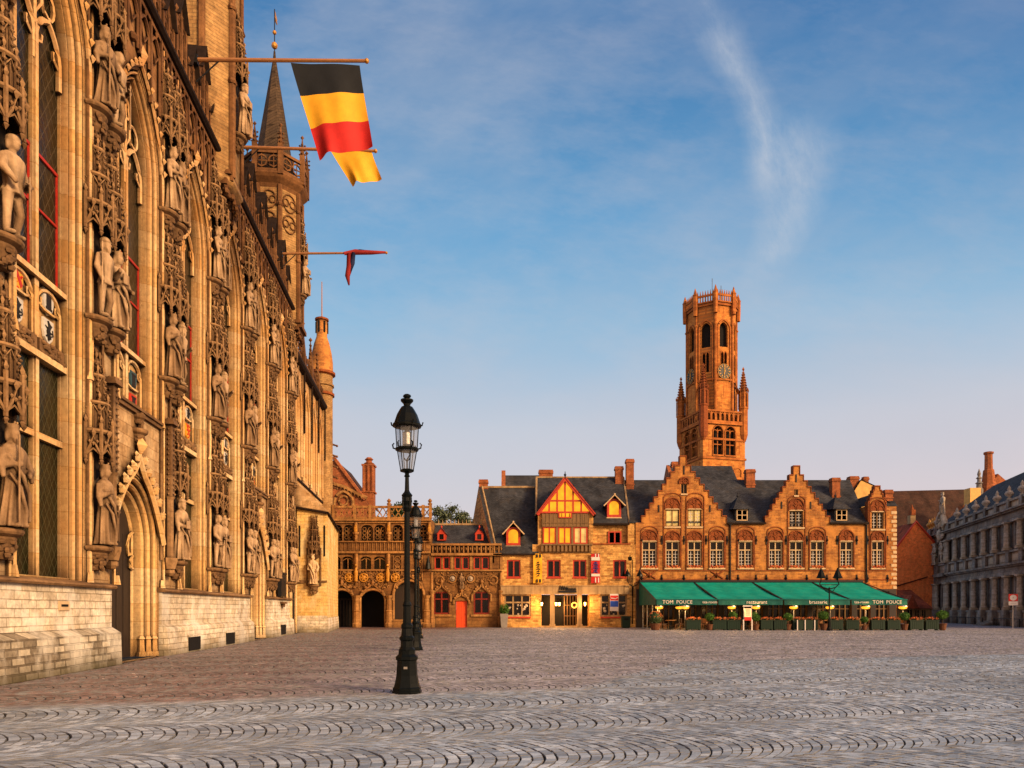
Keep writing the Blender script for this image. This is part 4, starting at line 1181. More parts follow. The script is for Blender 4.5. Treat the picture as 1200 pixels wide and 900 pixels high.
# house standing behind with a pale yellow gable
hb = thing('rear_house', 'house with a yellow gable wall showing behind the brick roofs', 'building', (37.6, 76, 0))
b = MB(); zz = lambda py: 1.65+(714-py)*76/850
b.prism([(-2.2,0),(-2.2,zz(584)),(-1.0,zz(562.5)),(.6,zz(571)),(.6,0)], 0, .3); b.build('wall', M['yellowwall'], hb)
MB().add([(-1.0,-.1,zz(562)),(.7,-.1,zz(570.6)),(.7,6,zz(570.6)),(-1.0,6,zz(562)),(-4,6,zz(584)),(-2.4,-.1,zz(585))], [(0,1,2,3),(0,3,4,5)]).build('roof', M['browntile'], hb)
chimney(hb, -1.6, .6, 8, zz(557.5), .9, .8); chimney(hb, -.35, .5, 8, zz(558), .5, .5)
b2 = thing('rear_roof_house', 'dark slate roof end showing left of the tallest stepped gable', 'building', (16.6, 78, 0))
zz = lambda py: 1.65+(714-py)*78/850
b = MB(); b.prismx([(-3,0),(-3,zz(575)),(0,zz(545)),(3,zz(575)),(3,0)], 0, .35); b.build('wall', M['chimney'], b2)
MB().prismx([(-3,zz(576)),(0,zz(546)),(3,zz(576))], .35, 7).build('roof', M['slate'], b2)
chimney(b2, .9, 0, zz(555), zz(541.5), .7, .6)

# ------------------------------------------------------------------ hotel
YH = 66.0
ht = thing('hotel', 'yellow brick hotel with glazed timber gable and glowing amber windows', 'hotel', (5.0, YH, 0))
def HX(px): return (px-600)*kR - 5.0
HZ = RZ
z637 = HZ(638)
holes = []; ws = []
for a, c in ((594,610),(641,657),(671.3,687.3),(718.5,734)):
    holes.append(rect(HX(a), HX(c), HZ(677), HZ(656))); ws.append((a,c,677,656))
holes.append(rect(HX(591), HX(622), HZ(722.5), HZ(696.5))); holes.append(rect(HX(703.5), HX(735), HZ(722.5), HZ(696.5)))
holes.append(rect(HX(634.5), HX(691), HZ(737.5)+.0, HZ(696.5)))
out = [(HX(586.3),-.2),(HX(586.3),HZ(649)),(HX(624),HZ(649)),(HX(624),HZ(638)),(HX(744.7),HZ(638)),(HX(744.7),-.2)]
holes[-1] = rect(HX(634.5), HX(691), -.1, HZ(696.5))
b = MB().wall(out, holes, 0, .3)
# upper setback
b.box(HX(695), HX(737.5), .55, 3, HZ(640), HZ(612.5))
b.box(HX(736), HX(744.7), .1, 3, HZ(640), HZ(613.5))
b.box(HX(630.5), HX(635.5), .15, 2, HZ(640), HZ(598)); b.box(HX(690), HX(695.5), .15, 2, HZ(640), HZ(598))
b.add([(HX(586.3),0,0),(HX(586.3),0,HZ(649)),(HX(586.3)-2.6,9.2,HZ(649)),(HX(586.3)-2.6,9.2,0)], [(0,1,2,3)])
b.box(HX(634.5)-.05, HX(691)+.05, 2.5, 2.6, -.1, HZ(696.5)); 
b.box(HX(634.5)-.3, HX(634.5)-.0, .3, 2.5, -.1, HZ(696.5)); b.box(HX(691), HX(691)+.3, .3, 2.5, -.1, HZ(696.5))
b.build('wall', M['yellowbrick'], ht)
# left wing gable wall and roof (the wing is turned a little)
zr = 1.65+(714-571)*71/850; ze = HZ(649)
xA = HX(577.5); sk = -.28*5
b = MB(); b.add([(xA-.12,-.0,HZ(660)),(xA-.12,0,HZ(637)),(xA+sk-.12,5,zr+.05),(xA+2*sk-.12,10,HZ(637)),(xA+2*sk-.12,10,HZ(690)),
                 (xA+.12,-.0,HZ(660)),(xA+.12,0,HZ(637)),(xA+sk+.12,5,zr+.05),(xA+2*sk+.12,10,HZ(637)),(xA+2*sk+.12,10,HZ(690))], [(0,1,2,3,4),(5,6,7,8,9),(1,2,7,6),(2,3,8,7),(0,1,6,5)])
b.build('gable_wall', M['yellowbrick'], ht)
xB = HX(631); e2 = ze
b = MB(); b.add([(xA+.25,-.2,ze-.05),(xB,-.2,ze-.05),(xB+.3,5,zr),(xA+.1+sk,5,zr),(xA+2*sk,10,ze),(xB,10,ze)], [(0,1,2,3),(3,2,5,4)])
b.add([(xA-.14,-.1,HZ(638)),(xA+.14,-.1,HZ(638)),(xA+sk+.14,4.95,zr+.07),(xA+sk-.14,4.95,zr+.07)], [(0,1,2,3)])
lw = b.build('roof', M['slate'], ht)
b = MB(); b.tube([(xA+.1+sk,5,zr),(xB+.3,5,zr)], .13, 6); b.tube([(xA+.2,-.1,HZ(638)),(xA+sk+.2,4.95,zr+.1)], .10, 5); b.build('ridge_tiles', M['concrete'], lw)
chimney(ht, xA+sk+.35, 5.2, zr-1.2, 1.65+(714-562)*71/850, .85, .6)
# main roof
zr2 = 1.65+(714-559.5)*71/850; e3 = HZ(612.5)
b = MB(); b.add([(HX(627),.2,HZ(600)),(HX(631),.2,HZ(612.5)),(HX(738),.2,e3-.03),(HX(729)+.9,5,zr2),(HX(623)+.6,5,zr2),(HX(729),10,e3),(HX(627),10,e3),(HX(738),.2,e3-.25),(HX(695),.2,e3-.25)], [(0,1,2,3,4),(4,3,5,6)])
mr = b.build('roof', M['slate'], ht)
b = MB(); b.tube([(HX(623)+.6,5,zr2),(HX(729)+.9,5,zr2)], .10, 6); b.tube([(HX(623)+.6,5,zr2+.02),(HX(628),.2,HZ(603))], .10, 5); b.tube([(HX(729)+.9,5,zr2+.02),(HX(738),.2,e3)], .09, 5); b.build('ridge_tiles', M['concrete'], mr)
MB().box(HX(695.5), HX(738), .06, .5, e3-.2, e3-.04).build('gutter', M['lead'], ht)
MB().box(HX(578), HX(631), -.25, -.02, ze-.14, ze).build('gutter', M['lead'], ht)
# rear roof to the left of the main ridge
zr3 = 1.65+(714-557)*74/850
b = MB(); b.prismx([(3,8),(8,zr3),(13,8)], HX(594)-.2, HX(628)+1); b.build('rear_roof', M['slate'], ht)
b = MB(); b.prismx([(2.6,8),(8,zr3+.5),(13,8)], HX(594)-.6, HX(594)-.2); b.build('rear_gable', M['chimney'], ht)
chimney(ht, HX(638)+.5, 8, zr2-.5, 1.65+(714-551)*74/850, 1.4, .6, pots=0)
chimney(ht, HX(725)+.7, 4.6, HZ(580), 1.65+(714-547)*70.6/850, .75, .6); chimney(ht, HX(737)+.75, 4.2, HZ(592), 1.65+(714-538.5)*70.2/850, .72, .65)
# timber gable
ax, az = HX(662), HZ(560.5); gx0, gx1, gz = HX(631.5), HX(694.5), HZ(601)
red = MB(); red2 = MB()
gl = MB().prism([(gx0+.2,gz),(ax,az-.25),(gx1-.2,gz)], -.02, .0)
def rpoly(x): # gable height at x
    return gz+(az-gz)*(1-abs(x-ax)/((gx1-gx0)/2))
def bar(x0,z0,x1,z1,wd,y0=-.10,y1=.0):
    dx, dz = x1-x0, z1-z0; L = math.hypot(dx,dz); nx, nz_ = -dz/L*wd/2, dx/L*wd/2
    red.prism([(x0+nx,z0+nz_),(x1+nx,z1+nz_),(x1-nx,z1-nz_),(x0-nx,z0-nz_)], y0, y1)
bar(gx0-.15,gz-.2,ax,az-.05,.30,-.25,.1); bar(gx1+.15,gz-.2,ax,az-.05,.30,-.246,.104)
for px in (643.5, 652.8, 662, 671.5, 681): 
    x = HX(px); bar(x,gz,x,rpoly(x)-.1,.16,-.09 - (.01 if px==662 else 0))
bar(gx0,gz+.04,gx1,gz+.04,.16,-.115); z = HZ(587); bar(HX(642),z,HX(682),z,.15,-.105)
bar(HX(655),HZ(606.5),HX(670),HZ(606.5),.1,-.11)
for px in (655,662.3,669.5): bar(HX(px),HZ(606.5),HX(px),gz,.1,-.12)
tg = red.build('timber_gable', M['redpaint'], ht)
gl.build('glass', M['amberglass'], tg)
MB().box(HX(655), HX(670), -.06, -.02, HZ(606.5), gz).build('glass', M['amberglass'], tg)
b = MB(); b.add([(gx0-.3,-.3,gz-.3),(ax,-.3,az),(ax,5.5,az),(gx0-.3,5.5,gz-.3),(gx1+.3,-.3,gz-.3),(gx1+.3,5.5,gz-.3)], [(0,1,2,3),(1,4,5,2)]); b.build('gable_roof', M['slate'], tg)
b = MB(); b.tube([(ax,-.2,az),(ax,-.2,HZ(553))], [.07,.03], 5); b.octa((ax,-.2,HZ(557)), .13, 1.5)
for t in (.3,.5,.72):
    for s in (-1,1): MB().octa((ax+s*(gx1-ax)*t,-.2,az-(az-gz)*t+.25), .10, 1.6).build('crocket', M['black_paint'], tg)
b.build('finial', M['black_paint'], tg)
b = MB(); b.box(HX(635.5), HX(690), -.03, 1, HZ(617), gz-.05)
for k in range(13): x = HX(635.5)+(HX(690)-HX(635.5))*k/12; b.box(x-.04, x+.04, -.06, 0, HZ(616.5), gz-.06)
b.box(HX(635), HX(690.5), -.09, 0, HZ(617.3), HZ(616.2)); b.box(HX(635), HX(690.5), -.08, 0, HZ(613), HZ(612.3)); b.build('timber_panel', M['timber'], ht)
for a, c, lit in ((636,651.5,1),(654,669.5,1),(672,688.5,2)):
    add_window(ht, HX(a), HX(c), HZ(637.5), HZ(617.3), .12, M['redpaint'], M['amberglass'] if lit == 1 else M['amberglass2'], (1,0), .13)
b = MB(); b.box(HX(651.5), HX(654), -.02, .3, HZ(637.5), HZ(617.3)); b.box(HX(669.5), HX(672), -.02, .3, HZ(637.5), HZ(617.3)); b.build('timber_post', M['timber'], ht)
b = MB()
b.box(HX(634), HX(694), -.38, .0, HZ(639.3), HZ(637.6))
for k in range(13):
    x = HX(636)+(HX(692)-HX(636))*k/12; b.box(x-.16, x+.05, -.32, .0, HZ(646.5), HZ(639.3)); 
b.box(HX(635), HX(693), -.10, .0, HZ(648), HZ(646.6)); b.build('corbel_table', M['timber'], ht)
MB().box(HX(694), HX(739), -.08, .6, z637-.02, z637+.10).build('coping', M['brickrelief'], ht)
add_window(ht, HX(713.5), HX(729), HZ(637), HZ(622), .52, M['redpaint'], M['shopglass'], (1,0), .12)
for a, c, y0, y1 in ws: add_window(ht, HX(a), HX(c), HZ(y0), HZ(y1), .18, M['redpaint'], M['shopglass'], (1,0), .12)
sl = MB()
for a, c, y0, y1 in ws:
    sl.box(HX(a)-.05, HX(c)+.05, -.05, .1, HZ(y0)-.08, HZ(y0)+.04)
sl.build('red_sills', M['redpaint'], ht)
# arched dormers
def dormer(cx, yb, yt, yapex, ydep, name='dormer'):
    x0, x1 = HX(cx-8.3), HX(cx+8.3); xm = (x0+x1)/2
    zb, zt = HZ(yb), HZ(yt)
    f = MB(); o = arch(x0, x1, zb, zt-.55, zt, 7); i_ = arch(x0+.2, x1-.2, zb+.25, zt-.6, zt-.2, 7)
    f.wall(o, [i_], ydep, .18); f.loops([a3(o, ydep), a3(o, ydep+2.5)], closed=False)
    d = f.build(name, M['redpaint'], ht)
    MB().prism(i_, ydep+.14, ydep+.16).build('glass', M['amberglass'], d)
    r = MB(); za = HZ(yapex); zs = zt-.45
    for s, e in ((x0-.35, 1), (x1+.35, -1)):
        r.add([(s,ydep-.35,zs-.25),(xm,ydep-.35,za),(xm,ydep+3,za),(s,ydep+3,zs-.25)], [(0,1,2,3)])
    r.build('dormer_roof', M['slate'], d)
    r = MB(); r.tube([(x0-.35,ydep-.36,zs-.25),(xm,ydep-.36,za),(x1+.35,ydep-.36,zs-.25)], .07, 5); r.ball((xm,ydep-.36,za+.05), .10, 6, 4); r.box(x0-.05,x1+.05,ydep-.06,ydep+.05,zb-.1,zb); r.build('white_trim', M['whitestone'], d)
dormer(601.5, 639, 617, 612, .45); dormer(721, 605, 583, 579, .75)
# concrete band, shop windows, portico
b = MB(); b.box(HX(587), HX(737), -.30, .0, HZ(696.5), HZ(687)); b.box(HX(586.5), HX(737.5), -.34, .0, HZ(687.2), HZ(686)); b.build('concrete_band', M['concrete'], ht)
add_window(ht, HX(591), HX(622), HZ(722.5), HZ(696.5), .15, M['concrete'], M['shopglass'], (2,0), .14, name='shop_window', split=HZ(706))
add_window(ht, HX(703.5), HX(735), HZ(722.5), HZ(696.5), .15, M['concrete'], M['shopglass'], (2,0), .14, name='shop_window', split=HZ(706))
b = MB()
for a, c in ((591,622),(703.5,735)): b.box(HX(a), HX(c), -.12, .05, HZ(724.5), HZ(722.6))
b.build('red_sills', M['redpaint'], ht)
b = MB(); rnd = random.Random(9)
for a, c in ((594,620),(706,733)):
    for k in range(14):
        x = HX(rnd.uniform(a,c)); z = HZ(rnd.uniform(709,721)); b.ball((x,.13,z), rnd.uniform(.07,.16), 6, 4)
b.build('window_display', M['graypale'], ht)
for px in (647.3, 679): 
    b = MB(); x = HX(px); b.box(x-.20, x+.20, -.20, .18, .0, HZ(696.5)); b.box(x-.26, x+.26, -.26, .24, 0, .3); b.build('column', M['concrete'], ht)
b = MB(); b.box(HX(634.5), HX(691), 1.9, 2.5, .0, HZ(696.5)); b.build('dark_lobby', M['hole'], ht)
b = MB(); x0, x1 = HX(663), HX(677)
for k in range(5): x = x0+(x1-x0)*k/4; b.box(x-.03, x+.03, 1.8, 1.86, .1, 2.9)
for z in (.1,1.0,2.0,2.9): b.box(x0, x1, 1.804, 1.856, z, z+.06)
b.build('glazed_door', M['timber'], ht)
b = MB(); b.box(HX(632), HX(693), -.5, 2.4, -.05, .10); b.build('doorstep', M['concrete'], ht)
pt = MB()
pt.tube([(HX(675)+.24*math.cos(k*PI/6), 1.78, HZ(709)+.24*math.sin(k*PI/6)) for k in range(12)], .05, 5, True); pt.build('entrance_emblem', M['lampglow'], ht)
def wall_lamp(x, y, z, label, n=1):
    o = thing('wall_lantern', label, 'wall lamp', (x, y, z), 0, 'glowing lamps at the hotel entrance')
    b = MB(); b.tube([(0,.35,.10),(0,.1,.16),(0,0,.16)], .025, 5); b.lathe([(.15,.17),(.04,.30),(.02,.34)], 0, 0, 6); b.lathe([(.03,-.20),(.09,-.16)], 0, 0, 6); b.build('bracket', M['iron'], o)
    g = MB(); g.lathe([(.08,-.15),(.12,.16)], 0, 0, 6); g.build('lamp_glass', M['lampglow'], o)
    l = bpy.data.lights.new('entrance_light', 'POINT'); l.energy = 190; l.color = (1,.52,.18); l.shadow_soft_size = .12
    lo = bpy.data.objects.new('entrance_light', l); C.objects.link(lo); lo.parent = o; lo.location = (0,-.3,.0)
for px, dy, lab in ((634.5,-.35,'glowing lantern left of the first entrance column'),(652.5,1.2,'glowing lantern just right of the first entrance column'),(656.8,1.5,'glowing lantern deeper inside the dark hotel entrance'),(685,-.35,'glowing lantern right of the second entrance column')):
    wall_lamp((px-600)*kR, YH+dy, HZ(708), lab)
# sign letters over the entrance
so = thing('entrance_sign', 'dark script sign standing on the concrete band over the hotel entrance', 'sign', (HX(663)+5.0, YH-.36, HZ(691)))
sg = MB()
for k in range(4): sg.tube([(-.62+.2*k,0,-.05),(-.52+.2*k,0,.42-.06*k),(-.46+.2*k,0,.02),(-.42+.2*k,0,.2)], .045, 5)
for k in range(9): sg.tube([(.05+.1*k,0,-.08),(.09+.1*k,0,.12+.03*(k%3)),(.13+.1*k,0,-.06)], .03, 4)
sg.build('script_strokes', M['black_paint'], so)
MB().box(-.7, .95, -.02, .02, -.28, -.10).build('sign_bar', M['black_paint'], so)
# banners
def banner(px, mats, pattern, label):
    o = thing('banner', label, 'banner', ((px-600)*kR, YH-.25, HZ(683.5)), 0, 'vertical banners on the hotel front')
    h = HZ(649)-HZ(683.5); w = .40
    c = MB(); 
    for k in range(12):
        pass
    vs = []; fs = []; n = 16
    for j in range(n+1):
        for i in range(5): vs.append((-w+2*w*i/4, .03*math.sin(i*1.7+j*.5), h*j/n))
    for j in range(n):
        for i in range(4): fs.append((j*5+i,j*5+i+1,(j+1)*5+i+1,(j+1)*5+i))
    MB().add(vs, fs).build('cloth', M[mats[0]], o, True)
    e = MB()
    if pattern == 'y':
        for z0 in (.06, h-.36):
            for x in (-.06,.22): e.box(x-.08, x+.08, -.055, -.045, z0, z0+.3)
        for k, wd in enumerate((.12,.2,.14,.2,.12,.18,.1)): e.tube([(-wd+.06,-.05,.62+k*.2),(.06,-.05,.72+k*.2),(wd+.02,-.05,.64+k*.2)], .045, 5)
        e.build('banner_mark', M['blackcloth'], o)
    else:
        for z0, z1 in ((h-.62,h-.32),(.62,.85)): e.box(-w+.02, w-.02, -.05, -.045, z0, z1)
        for x in (-.0,.27): e.box(x-.05, x+.05, -.05, -.045, .06, .5); e.box(x-.05, x+.05, -.05, -.045, h-.32, h-.02)
        e.build('banner_stripe', M['signwhite'], o)
        e = MB()
        for k, wd in enumerate((.2,.14,.24,.18,.22,.15)): e.tube([(-wd,-.06,.95+k*.17),(0,-.06,1.06+k*.17),(wd,-.06,.96+k*.17)], .05, 5)
        e.build('banner_mark', M['bluecloth'], o)
    p = MB(); p.tube([(-w-.05,.02,h),(w+.05,.02,h)], .03, 5); p.tube([(0,.02,h),(0,.3,h)], .02, 4); p.build('banner_rod', M['black_paint'], o)
banner(630, ['yellowcloth'], 'y', 'yellow vertical banner with black marks on the hotel front')
banner(697.5, ['redcloth'], 'r', 'red and white vertical banner with blue marks on the hotel front')
# poster sign in the right shop window
o = thing('hanging_sign', 'red, white and blue sign hanging before the right hotel window', 'sign', ((719-600)*kR, YH-.42, HZ(716)))
b = MB(); b.box(-.38, .38, -.03, .03, 0, 1.55); b.build('panel', M['signwhite'], o)
b = MB(); b.box(-.36, .36, -.036, -.03, .95, 1.40); b.build('red_field', M['signred'], o)
b = MB(); b.box(-.36, .36, -.036, -.03, .38, .90); b.build('blue_field', M['signblue'], o)
b = MB(); b.tube([(-.3,-.04,1.17),(.1,-.04,1.1),(.3,-.04,1.22)], .045, 5); b.build('logo_stroke', M['signwhite'], o)
b = MB(); b.box(-.03, .03, .0, .34, 1.40, 1.46); b.build('hanger', M['black_paint'], o)
# potted conifer
def leafcloud(mb, centre, rad, n, size, rnd, shell=.75, sc=(1,1,1)):
    for k in range(n):
        while True:
            v = Vector((rnd.uniform(-1,1), rnd.uniform(-1,1), rnd.uniform(-1,1)))
            if .05 < v.length <= 1: break
        v = v.normalized()*rad*rnd.uniform(shell,1.05)
        p = Vector(centre)+Vector((v.x*sc[0], v.y*sc[1], v.z*sc[2]))
        a = Vector((rnd.gauss(0,1), rnd.gauss(0,1), rnd.gauss(0,1))).normalized()
        b = a.cross(Vector((rnd.gauss(0,1), rnd.gauss(0,1), rnd.gauss(0,1)))).normalized()
        s = size*rnd.uniform(.6,1.3)
        mb.add([p-a*s, p+b*s*.45, p+a*s, p-b*s*.45], [(0,1,2,3)])
o = thing('potted_shrub', 'round green shrub in tall pale planter beside the hotel left window', 'potted plant', ((591-600)*kR, YH-.7, 0))
b = MB(); b.add([(-.26,-.26,0),(.26,-.26,0),(.26,.26,0),(-.26,.26,0),(-.36,-.36,1.25),(.36,-.36,1.25),(.36,.36,1.25),(-.36,.36,1.25),(-.30,-.30,1.2),(.30,-.30,1.2),(.30,.30,1.2),(-.30,.30,1.2)], [(0,3,2,1),(0,1,5,4),(1,2,6,5),(2,3,7,6),(3,0,4,7),(4,5,9,8),(5,6,10,9),(6,7,11,10),(7,4,8,11),(8,9,10,11)]); b.build('planter', M['greypot'], o)
b = MB(); rnd = random.Random(4); leafcloud(b, (0,0,1.6), .46, 700, .08, rnd, .3, (1,1,1.1)); b.build('foliage', M['leafg'], o)
# wall mounted lantern bracket on the hotel corner + waste bin
o = thing('bracket_lamp', 'old lantern on a long iron bracket at the hotel right corner', 'wall lamp', ((737.5-600)*kR, YH-.05, HZ(660)))
b = MB(); b.tube([(.25,0,-3.0),(.25,-.1,.0),(.2,-.4,.25),(-.05,-.6,.3)], .04, 6); b.lathe([(.05,.55),(.20,.50),(.16,.22),(.08,.18)], -.05, -.6, 6); b.ball((-.05,-.6,.62), .07, 6, 4); b.build('bracket', M['iron'], o)
o = thing('double_bracket_lamp', 'pair of dark bell lanterns on one curved bracket left of the awnings', 'wall lamp', ((741-600)*kR, YH-.1, HZ(690)))
b = MB()
for s in (-1,1):
    b.tube([(0,-.3,.2),(s*.35,-.5,.35),(s*.55,-.6,.75),(s*.55,-.6,1.1)], .04, 6); b.lathe([(.30,1.1),(.27,1.25),(.10,1.55),(.04,1.75)], s*.55, -.6, 8)
b.tube([(0,0,-3.2),(0,-.1,-1),(0,-.3,.2)], .05, 6); b.build('bracket', M['iron'], o)
o = thing('waste_bin', 'dark green square waste bin at the hotel right corner', 'bin', ((733.5-600)*kR*.965, YH-2.2, 0))
b = MB(); b.tbox(-.35,.35,-.3,.3,.05,.95,-.03,-.03); b.box(-.42,.42,-.36,.36,.95,1.05); b.box(-.3,.3,-.25,.25,0,.06); b.build('bin_body', M['green_box'], o)
b = MB(); b.box(-.2,.2,-.345,-.34,.7,.86); b.build('slot', M['hole'], o)

# ------------------------------------------------------------------ basilica and gatehouse
YB = 65.85; kB = YB/850
bs_ = thing('basilica_front', 'ornate brown gothic facade with dark arches and gilded figures', 'church', (-12.3, YB, 0))
def BX(px): return (px-600)*kB+12.3
def BZ(py): return 1.65+(714-py)*kB
x0, x1 = BX(378), BX(505)
A1 = arch(BX(386.5), BX(415), -.1, BZ(703), BZ(690.5), 8); A2 = arch(BX(422), BX(452), -.1, BZ(703), BZ(690.5), 8); A3 = arch(BX(461), BX(497), BZ(726), BZ(697), BZ(680), 8)
UPW = [(390,401),(402.5,414),(423,437),(438.5,451.5),(460,472),(473.5,484),(492,500)]
LOW = [(387.5,399),(401,413.5),(422.5,435),(438,451.5)]
holes = [A1,A2,A3]
for a, c in UPW: holes.append(arch(BX(a), BX(c), BZ(634), BZ(620), BZ(615), 5))
for a, c in LOW: holes.append(arch(BX(a), BX(c), BZ(667), BZ(655), BZ(652), 4))
b = MB().wall([(x0,-.2),(x0,BZ(608)),(x1,BZ(608)),(x1,-.2)], holes, 0, .5); b.box(x1-.3, x1, .01, 5, 0, BZ(608)); b.build('wall', M['basilica'], bs_)
d = MB()
for A, dep in ((A1,1.6),(A2,1.6),(A3,.5)):
    pass
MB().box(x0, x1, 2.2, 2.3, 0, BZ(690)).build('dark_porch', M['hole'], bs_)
MB().prism([(p[0],p[1]) for p in A3], .42, .46).build('door', M['door'], bs_)
b = MB(); b.box(BX(387), BX(414), 1.5, 1.55, 2.5, 2.65)
for k in range(9): x = BX(387)+k*.29; b.box(x-.05, x+.05, 1.5, 1.56, 0, 2.6)
b.build('gate', M['door'], bs_)
for (a, c), zz in [(w,0) for w in UPW]:
    t = MB(); X0, X1 = BX(a), BX(c); xm = (X0+X1)/2; zs = BZ(634); zt = BZ(616)
    t.tube([(xm,.2,zs),(xm,.2,zt-.35)], .05, 5)
    for z in (zs+.35, zs+.75, zs+1.1):
        for c2 in (xm-.24*(X1-X0), xm+.24*(X1-X0)):
            t.tube([(c2+.16*math.cos(k*PI/3), .2, z+.17*math.sin(k*PI/3)) for k in range(6)], .035, 4, True)
    o = t.build('tracery_window', M['basicarve'], bs_); MB().box(X0, X1, .35, .37, zs, zt+.1).build('glass', M['shopglass'], o)
for a, c in LOW:
    t = MB(); X0, X1 = BX(a), BX(c); xm = (X0+X1)/2; t.tube([(xm,.2,BZ(667)),(xm,.2,BZ(653))], .05, 5); t.tube([(X0,.2,BZ(657)),(xm-.1,.2,BZ(654)),(xm,.2,BZ(657)),(xm+.1,.2,BZ(654)),(X1,.2,BZ(657))], .05, 4)
    o = t.build('window', M['basicarve'], bs_); MB().box(X0, X1, .35, .37, BZ(667), BZ(651)).build('glass', M['shopglass'], o)
cv = MB(); rnd = random.Random(12)
for (y0, y1, dep) in ((610.5,608,.22),(635.5,634,.16),(648.5,646,.22),(669,667.3,.14),(613,611.6,.12)): cv.box(x0, x1, -dep, .02, BZ(y0), BZ(y1))
# band of narrow panels
x = x0+.2
while x < x1-.3: cv.box(x, x+.07, -.08, .0, BZ(645.5), BZ(636)); x += .36
# pierced balustrade
cv.box(x0, x1, -.18, .05, BZ(595.5), BZ(593)); cv.box(x0, x1, -.14, .05, BZ(608), BZ(606))
for px in (378,391,416,434,456,478,496,504.5):
    cv.box(BX(px)-.13, BX(px)+.13, -.22, .05, BZ(608), BZ(592))
ps = [378,391,416,434,456,478,496,504.5]
for a, c in zip(ps, ps[1:]):
    n = max(1, round((c-a)/6.5))
    for k in range(n):
        X0 = BX(a+(c-a)*k/n)+.04; X1 = BX(a+(c-a)*(k+1)/n)-.04
        cv.tube([(X0,-.06,BZ(606)),(X1,-.06,BZ(595.5))], .055, 4); cv.tube([(X0,-.06,BZ(595.5)),(X1,-.06,BZ(606))], .055, 4)
for px in (456,504): 
    cv.lathe([(.16,BZ(592)),(.22,BZ(590.5)),(.10,BZ(589)),(.20,BZ(587)),(.05,BZ(584.5))], BX(px), -.06, 8)
# pilasters between the windows
for px in (387,417.5,456,487.5,503.5):
    cv.tube([(BX(px),-.10,BZ(634)),(BX(px),-.10,BZ(612))], .16, 6); cv.lathe([(.10,BZ(628)),(.26,BZ(626)),(.28,BZ(624)),(.12,BZ(623))], BX(px), -.16, 8)
    for k in range(5): cv.octa((BX(px),-.28,BZ(632-4*k)), .13, 1.6)
for px in (418,455.5): cv.tube([(BX(px),-.1,BZ(667)),(BX(px),-.1,BZ(649))], .18, 6)
# arch mouldings, ogee hoods
for A, yap in ((A1,683),(A2,683),(A3,670)):
    cv.tube(a3(A, -.05), .14, 6)
    xs = [p[0] for p in A]; xm = (min(xs)+max(xs))/2; wd = (max(xs)-min(xs))/2; top = max(p[1] for p in A)
    for s in (-1,1):
        cv.tube([(xm+s*(wd+.1),-.12,BZ(703)),(xm+s*wd*.85,-.12,top-.35),(xm+s*wd*.4,-.12,top+.1),(xm+s*.12,-.12,top+.4),(xm,-.12,BZ(yap))], .10, 6)
        for t in (.3,.55,.8): cv.ball((xm+s*(wd*(1-t)+.1),-.16,BZ(703)+(top+.3-BZ(703))*math.sin(t*PI/2)+.18), .14, 6, 4)
    cv.octa((xm,-.16,BZ(yap)), .22, 1.5)
# foliage carving over the porch and round panels
for k in range(170):
    x = rnd.uniform(x0+.9, BX(457)); z = rnd.uniform(BZ(689), BZ(669.5))
    if rnd.random() < .4:
        r = rnd.uniform(.14,.26); cv.tube([(x+r*math.cos(q*PI/4),-.05,z+r*math.sin(q*PI/4)) for q in range(6)], .05, 4)
    else: cv.ball((x,-.05,z), rnd.uniform(.07,.14), 6, 4, (1.3,.8,.9))
for px0, px1 in ((461,471),(487,495)):
    cv.tube([(BX(px0),-.06,BZ(680)),(BX(px0),-.06,BZ(651)),(BX(px1),-.06,BZ(651)),(BX(px1),-.06,BZ(680))], .06, 5, True)
    for k in range(4):
        z = BZ(655+6.5*k); xm = BX((px0+px1)/2); cv.tube([(xm+.27*math.cos(q*PI/4),-.06,z+.24*math.sin(q*PI/4)) for q in range(8)], .05, 4, True)
for px in (418.5,456.5,500.5): 
    cv.lathe([(.42,0),(.42,.35),(.32,.45),(.28,1.4),(.34,1.5),(.26,1.6),(.22,2.6),(.36,2.9)], BX(px), -.15, 8)
cv.box(BX(459), BX(499), -.35, .1, 0, BZ(729)); cv.box(BX(460), BX(498), -.2, .1, BZ(729), BZ(726))
cv.build('carved_stonework', M['basicarve'], bs_)
for px, py in ((418,675),(455,675)):
    x = BX(px); z = BZ(py); gm = MB()
    gm.tube([(x,-.3,z-.5),(x,-.32,z+.3),(x,-.3,z+.75)], [.14,.19,.08], 8); gm.ball((x,-.32,z+.95), .13, 8, 6)
    gm.build('gilded_figure', M['gold'], bs_)
    for s in (-1,1):
        gm = MB(); gm.ball((x+s*.66,-.12,z-.15), .22, 12, 8, (1,.4,1)); gm.tube([(x+s*.66+.36*math.cos(q*PI/8),-.12,z-.15+.36*math.sin(q*PI/8)) for q in range(16)], .07, 5, True)
        for q in range(6): gm.ball((x+s*.66+.24*math.cos(q*PI/3),-.16,z-.15+.24*math.sin(q*PI/3)), .08, 6, 4)
        gm.build('gilded_medallion', M['gold'], bs_)
gp = MB()
for px in (417.5,456,503.5): gp.ball((BX(px),-.3,BZ(621)), .17, 6, 5, (1,.8,2.2)); gp.ball((BX(px),-.32,BZ(616.5)), .11, 6, 5)
gp.build('gilded_niches', M['gold'], bs_)
ni = MB(); ni.lathe([(.05,BZ(668)),(.28,BZ(667)),(.20,BZ(660)),(.10,BZ(656)),(.03,BZ(652))], BX(502.5), -.5, 8); ni.tube([(BX(502.5),0,BZ(655)),(BX(502.5),-.5,BZ(652))], .04, 5); ni.build('hanging_lantern', M['iron'], bs_)

